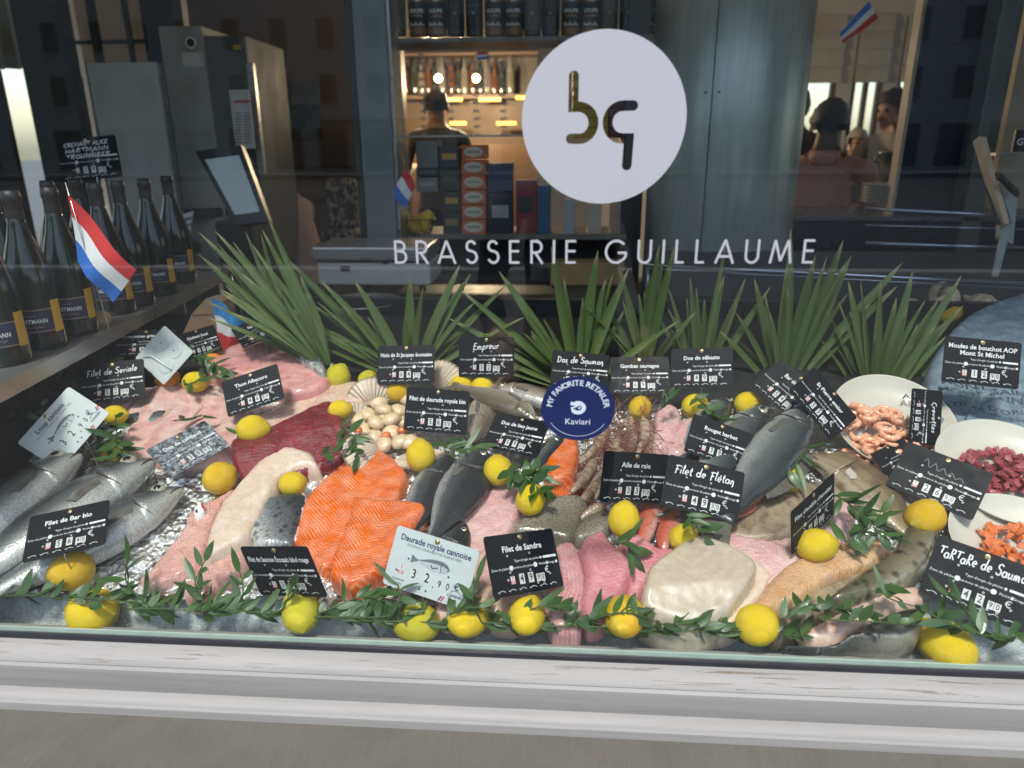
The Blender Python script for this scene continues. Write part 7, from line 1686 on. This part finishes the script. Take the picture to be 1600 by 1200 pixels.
lemn = link('lemon', LME[1].copy(), None); lemn.data.materials.append(LM[1]); lemn.location = onY(1484, 492, ty+.05); lemn.scale = (.033, .033, .033); lemn.rotation_euler = (.3, .9, .2); tag(lemn, 'lemon half in the shell tray behind the right palm', 'lemon')
# lemons in the wire basket
for i, (dx, dy, dz) in enumerate(((-.035, -.01, .03), (.0, -.03, .03), (.035, -.005, .032), (-.045, .0, .062), (.04, .01, .068), (.0, .03, .05))):
    o = link('lemon', LME[i % 4].copy(), None); o.data.materials.append(LM[i % 2]); o.location = BASKET_P+Vector((dx, dy, dz)); o.scale = (.033, .033, .030); o.rotation_euler = (1.2, i, i*1.3)
    tag(o, ['lemon low left in the wire basket', 'lemon low in the middle of the wire basket', 'lemon low right in the wire basket', 'lemon highest at the left of the wire basket', 'lemon highest at the right of the wire basket', 'lemon at the back of the wire basket'][i], 'lemon', 'lemons in the wire basket')

# ================================================================ PEOPLE
SKINM = plain('skin', (.50, .30, .21), (.44, .25, .17), .5, 0, 12, sss=.1); SKIND = plain('dark skin', (.16, .09, .06), (.12, .07, .045), .5, 0, 12)
HAIRM = plain('dark hair', (.016, .012, .010), (.03, .022, .018), .5, 0, 120, .6, .004, 200); HAIRB = plain('grey brown hair', (.09, .07, .06), (.13, .11, .09), .5, 0, 120, .6, .004, 200)
def person(loc, H, face, label, cloth, legs, skinm, hair, arms='down', lean=0., sit=False, hood=None, scale=1., long_hair=False):
    """one continuous skinned body; face = heading in radians (0 looks to +y)"""
    h = H; hd = h/7.5
    J = {}; E = []
    def j(n_, x, y, z, r): J[n_] = (Vector((x, y, z)), r)
    hipz = .52*h; ln = lean
    def lz(z): return Vector((0, ln*(z-hipz), 0)) if z > hipz else Vector((0, 0, 0))
    j('pel', 0, 0, hipz, (.095*h*.95, .065*h)); j('waist', 0, ln*.09*h, .61*h, (.082*h, .058*h)); j('chest', 0, ln*.2*h, .73*h, (.098*h, .066*h)); j('neckb', 0, ln*.29*h, .815*h, (.055*h, .042*h)); j('neck', 0, ln*.33*h, .855*h, (.032*h, .032*h))
    j('head', 0, ln*.37*h+.012*h, .925*h, (.046*h, .056*h)); j('top', 0, ln*.39*h+.006*h, .975*h, (.036*h, .044*h)); j('jaw', 0, ln*.36*h+.030*h, .892*h, (.030*h, .030*h))
    E += [('pel', 'waist'), ('waist', 'chest'), ('chest', 'neckb'), ('neckb', 'neck'), ('neck', 'head'), ('head', 'top'), ('head', 'jaw')]
    j('nose', 0, ln*.37*h+.066*h, .915*h, (.008*h, .008*h)); E.append(('head', 'nose'))
    for s, c in ((-1, 'l'), (1, 'r')):
        sh_ = Vector((s*.118*h, ln*.27*h, .800*h)); j('sh'+c, *sh_, (.038*h, .036*h)); E.append(('neckb', 'sh'+c))
        if arms == 'down': el = sh_+Vector((s*.035*h, .02*h, -.175*h)); wr = el+Vector((-s*.03*h, .13*h, -.05*h))
        elif arms == 'front': el = sh_+Vector((s*.03*h, .07*h, -.16*h)); wr = el+Vector((-s*.06*h, .15*h, .03*h))
        else: el = sh_+Vector((s*.06*h, .10*h, -.12*h)); wr = Vector((s*.045*h, ln*.2*h+.26*h, .86*h))
        j('el'+c, *el, (.027*h, .027*h)); j('wr'+c, *wr, (.018*h, .018*h)); hv = (wr-el).normalized(); j('ha'+c, *(wr+hv*.045*h), (.024*h, .013*h)); E += [('sh'+c, 'el'+c), ('el'+c, 'wr'+c), ('wr'+c, 'ha'+c)]
        for k in range(4):
            fx = Vector((s*(-.018+.012*k)*h, 0, 0)); f0 = wr+hv*.06*h+fx*.8; f1 = f0+hv*(.035+.006*(k in (1, 2)))*h+Vector((0, 0, -.008*h)); j(f'f{c}{k}', *f0, (.0065*h, .0065*h)); j(f'g{c}{k}', *f1, (.005*h, .005*h)); E += [('ha'+c, f'f{c}{k}'), (f'f{c}{k}', f'g{c}{k}')]
        th = wr+hv*.03*h+Vector((-s*.028*h, 0, .01*h)); j('t'+c, *th, (.008*h, .008*h)); E.append(('wr'+c, 't'+c))
        hp = Vector((s*.052*h, 0, .49*h)); j('hip'+c, *hp, (.052*h, .056*h)); E.append(('pel', 'hip'+c))
        kn = hp+(Vector((s*.02*h, .22*h, -.02*h)) if sit else Vector((0, .01*h, -.215*h))); an = kn+Vector((0, -.02*h if not sit else 0, -.235*h)); j('kn'+c, *kn, (.036*h, .038*h)); j('an'+c, *an, (.022*h, .024*h)); j('to'+c, *(an+Vector((0, .075*h, -.025*h))), (.024*h, .018*h)); E += [('hip'+c, 'kn'+c), ('kn'+c, 'an'+c), ('an'+c, 'to'+c)]
    names = list(J); me = bpy.data.meshes.new('body'); me.from_pydata([J[n_][0] for n_ in names], [(names.index(a), names.index(b)) for a, b in E], [])
    ob_ = bpy.data.objects.new('body_tmp', me); COL.objects.link(ob_)
    sk = ob_.modifiers.new('skin', 'SKIN'); sk.use_smooth_shade = True
    for i, n_ in enumerate(names): me.skin_vertices[0].data[i].radius = J[n_][1]; me.skin_vertices[0].data[i].use_root = (n_ == 'pel')
    ss = ob_.modifiers.new('sub', 'SUBSURF'); ss.levels = 2; ss.render_levels = 2
    dg = bpy.context.evaluated_depsgraph_get(); ev = ob_.evaluated_get(dg); m2 = bpy.data.meshes.new_from_object(ev); bpy.data.objects.remove(ob_)
    m2.name = 'body'; m2.materials.clear()
    for v in m2.vertices:
        if v.co.z < .83*h: q = v.co*1.; v.co += v.normal*h*(.0050*noise.noise(Vector((q.x*16, q.y*16, q.z*9+H)))+.0032*(1-2*abs(noise.noise(Vector((q.x*22+q.z*12, q.y*22, q.z*18))))))
    for m_ in (cloth, legs, skinm): m2.materials.append(m_)
    handp = [J[n_][0] for n_ in names if n_[:2] in ('wr', 'ha') or n_[0] in 'fgt' and n_ not in ('top', 'tol', 'tor')]
    for p in m2.polygons:
        c = p.center; mi = 0
        if c.z < .50*h: mi = 1
        if c.z > .838*h and abs(c.x) < .06*h and (arms != 'photo' or c.y < .12*h): mi = 2
        if any((c-q).length < .030*h for q in handp): mi = 2
        p.material_index = mi; p.use_smooth = True
    root = empty('person', loc, label, 'person'); root.rotation_euler = (0, 0, face)
    link('body', m2, root)
    hp = J['head'][0]; mb = MB(); n, m = 14, 20; vs = []; fs = []
    for i in range(n+1):
        for k in range(m):
            a = math.pi*.62*i/n; b = 2*math.pi*k/m; d = Vector((math.sin(a)*math.cos(b), math.sin(a)*math.sin(b), math.cos(a)))
            fr = max(0, d.y); rr_ = .96+.10*noise.noise(d*3.1+Vector((H*9, 0, 0)))+.07*noise.noise(d*9)+.05*noise.noise(d*21)
            z = d.z*.068*h; z = max(z, (.012*h if d.y > .2 else -.052*h+.012*h*noise.noise(d*8)) if not long_hair else (.0 if d.y > .3 else -.09*h))
            vs.append(hp+Vector((d.x*.056*h*rr_, d.y*.066*h*rr_-.004*h, z*rr_+.010*h)))
    for i in range(n):
        for k in range(m): fs.append((i*m+k, i*m+(k+1) % m, (i+1)*m+(k+1) % m, (i+1)*m+k))
    obj('hair', vs, fs, hair, root)
    for s in (-1, 1):
        MB().ball(hp+Vector((s*.019*h, .052*h, -.004*h)), .0065*h, (1, 1, 1), 8).build('eye', EYEB, root, True); MB().ball(hp+Vector((s*.050*h, .0, -.012*h)), .014*h, (.4, .8, 1.2), 8).build('ear', skinm, root, True)
    MB().tube([hp+Vector((-.014*h, .056*h, -.036*h)), hp+Vector((0, .060*h, -.037*h)), hp+Vector((.014*h, .056*h, -.036*h))], .003*h, 6).build('mouth', MOUTHM, root, True)
    if hood: MB().lathe([(.050*h, .818*h), (.048*h, .838*h), (.043*h, .856*h), (.037*h, .852*h), (.037*h, .83*h)], 24, M=Matrix.Translation((0, ln*.3*h-.012*h, 0))).build('collar', hood, root, True)
    return root
PINKS = plain('dusty pink shirt', (.60, .36, .32), (.52, .30, .27), .8, 0, 8, .4, .006, 20); DTR = plain('dark trousers', (.03, .032, .04), (.02, .022, .03), .8); JEANS = plain('navy jeans', (.03, .05, .10), (.022, .038, .08), .8, 0, 20); GREYS = plain('grey shirt', (.12, .13, .14), (.09, .10, .11), .8); WHSH = plain('pale shirt', (.42, .39, .36), (.36, .33, .31), .8); BRSH = plain('brown jumper', (.17, .11, .08), (.13, .085, .06), .8)
def feet(px, py, Y, H, frac):   # stand so that the body fraction `frac` of the height appears at the pixel
    p = onY(px, py, Y); return Vector((p.x, Y, p.z-frac*H))
def flr(v): return v
p = onY(1296, 196, 2.75); person((p.x, 2.75, p.z-.925*1.62), 1.62, RAD(-25), 'person in dusty pink shirt seen from behind at right', PINKS, DTR, SKIND, HAIRM, 'front', hood=PINKS)
p = onY(1243, 168, 4.2); person((p.x, 4.2, p.z-.925*1.75), 1.75, RAD(10), 'dark-clad person half hidden by the pillar edge', GREYS, DTR, SKIND, HAIRM, 'down')
p = onY(1428, 172, 4.0); person((p.x, 4.0, p.z-.925*1.65), 1.65, RAD(120), 'person in pale top leaning left beside the navy panel', WHSH, DTR, SKINM, HAIRM, 'front', lean=.3)
p = onY(1338, 222, 5.4); person((p.x, 5.4, p.z-.925*1.5), 1.5, RAD(180), 'far seated person with white hair behind the diner', GREYS, DTR, SKINM, plain('white hair', (.5, .48, .45), (.4, .38, .36), .6, 0, 90), 'down', sit=True)
p = onY(476, 276, 2.9); person((p.x, 2.9, p.z-.925*1.3), 1.3, RAD(70), 'bent person in pale pink hooded jacket left of the post', plain('pale pink quilted jacket', (.46, .31, .25), (.38, .25, .20), .7, 0, 8, .4, .006, 20), DTR, SKINM, HAIRB, 'front', lean=.35, hood=WHSH)
p = onY(682, 168, 4.6); person((p.x, 4.6, p.z-.925*1.7), 1.7, RAD(20), 'dark-haired bartender behind the paper garlands', GREYS, DTR, SKINM, HAIRM, 'front', long_hair=True)
# patterned chair back beside the pink jacket
ch = empty('patterned_chair', onY(535, 400, 2.6), 'dark chair back with pale leaf pattern beside the post', 'chair'); org = Vector(ch.location)
M = NT('leaf pattern cloth', .8); f1 = M.noise(26, M.n('Mapping', {'Vector': M.obj(), 'Scale': (1.4, 1, .7)}).outputs[0], 4, 1.5); M.set(**{'Base Color': M.ramp(f1, [(.50, (.02, .018, .018)), (.54, (.30, .24, .15))])})
part_px('backrest', 508, 278, 556, 360, 2.6, .08, M.m, ch, org, .03); part_px('seat', 500, 362, 560, 380, 2.45, .45, M.m, ch, org, .02)
for x0 in (502, 552): part_px('leg', x0, 380, x0+6, 560, 2.5, .04, WFR, ch, org)
sb_ = empty('wall_bench', onY(480, 240, 3.9), 'brown timber bench back along the brown wall', 'bench'); org = Vector(sb_.location)
part_px('backrest', 405, 222, 560, 262, 4.05, .08, BARM, sb_, org, .01); part_px('seat', 405, 300, 560, 312, 3.7, .4, BARM, sb_, org, .01); part_px('base', 405, 312, 560, 420, 3.8, .3, BARM, sb_, org)
# photographer, mirrored faintly in the pane
person((.03, -1.36, 0), 1.72, 0, 'photographer in navy jacket and jeans mirrored in the pane', plain('navy jacket', (.03, .045, .085), (.022, .034, .066), .7, 0, 9, .3, .006, 18), JEANS, SKINM, HAIRM, 'down')
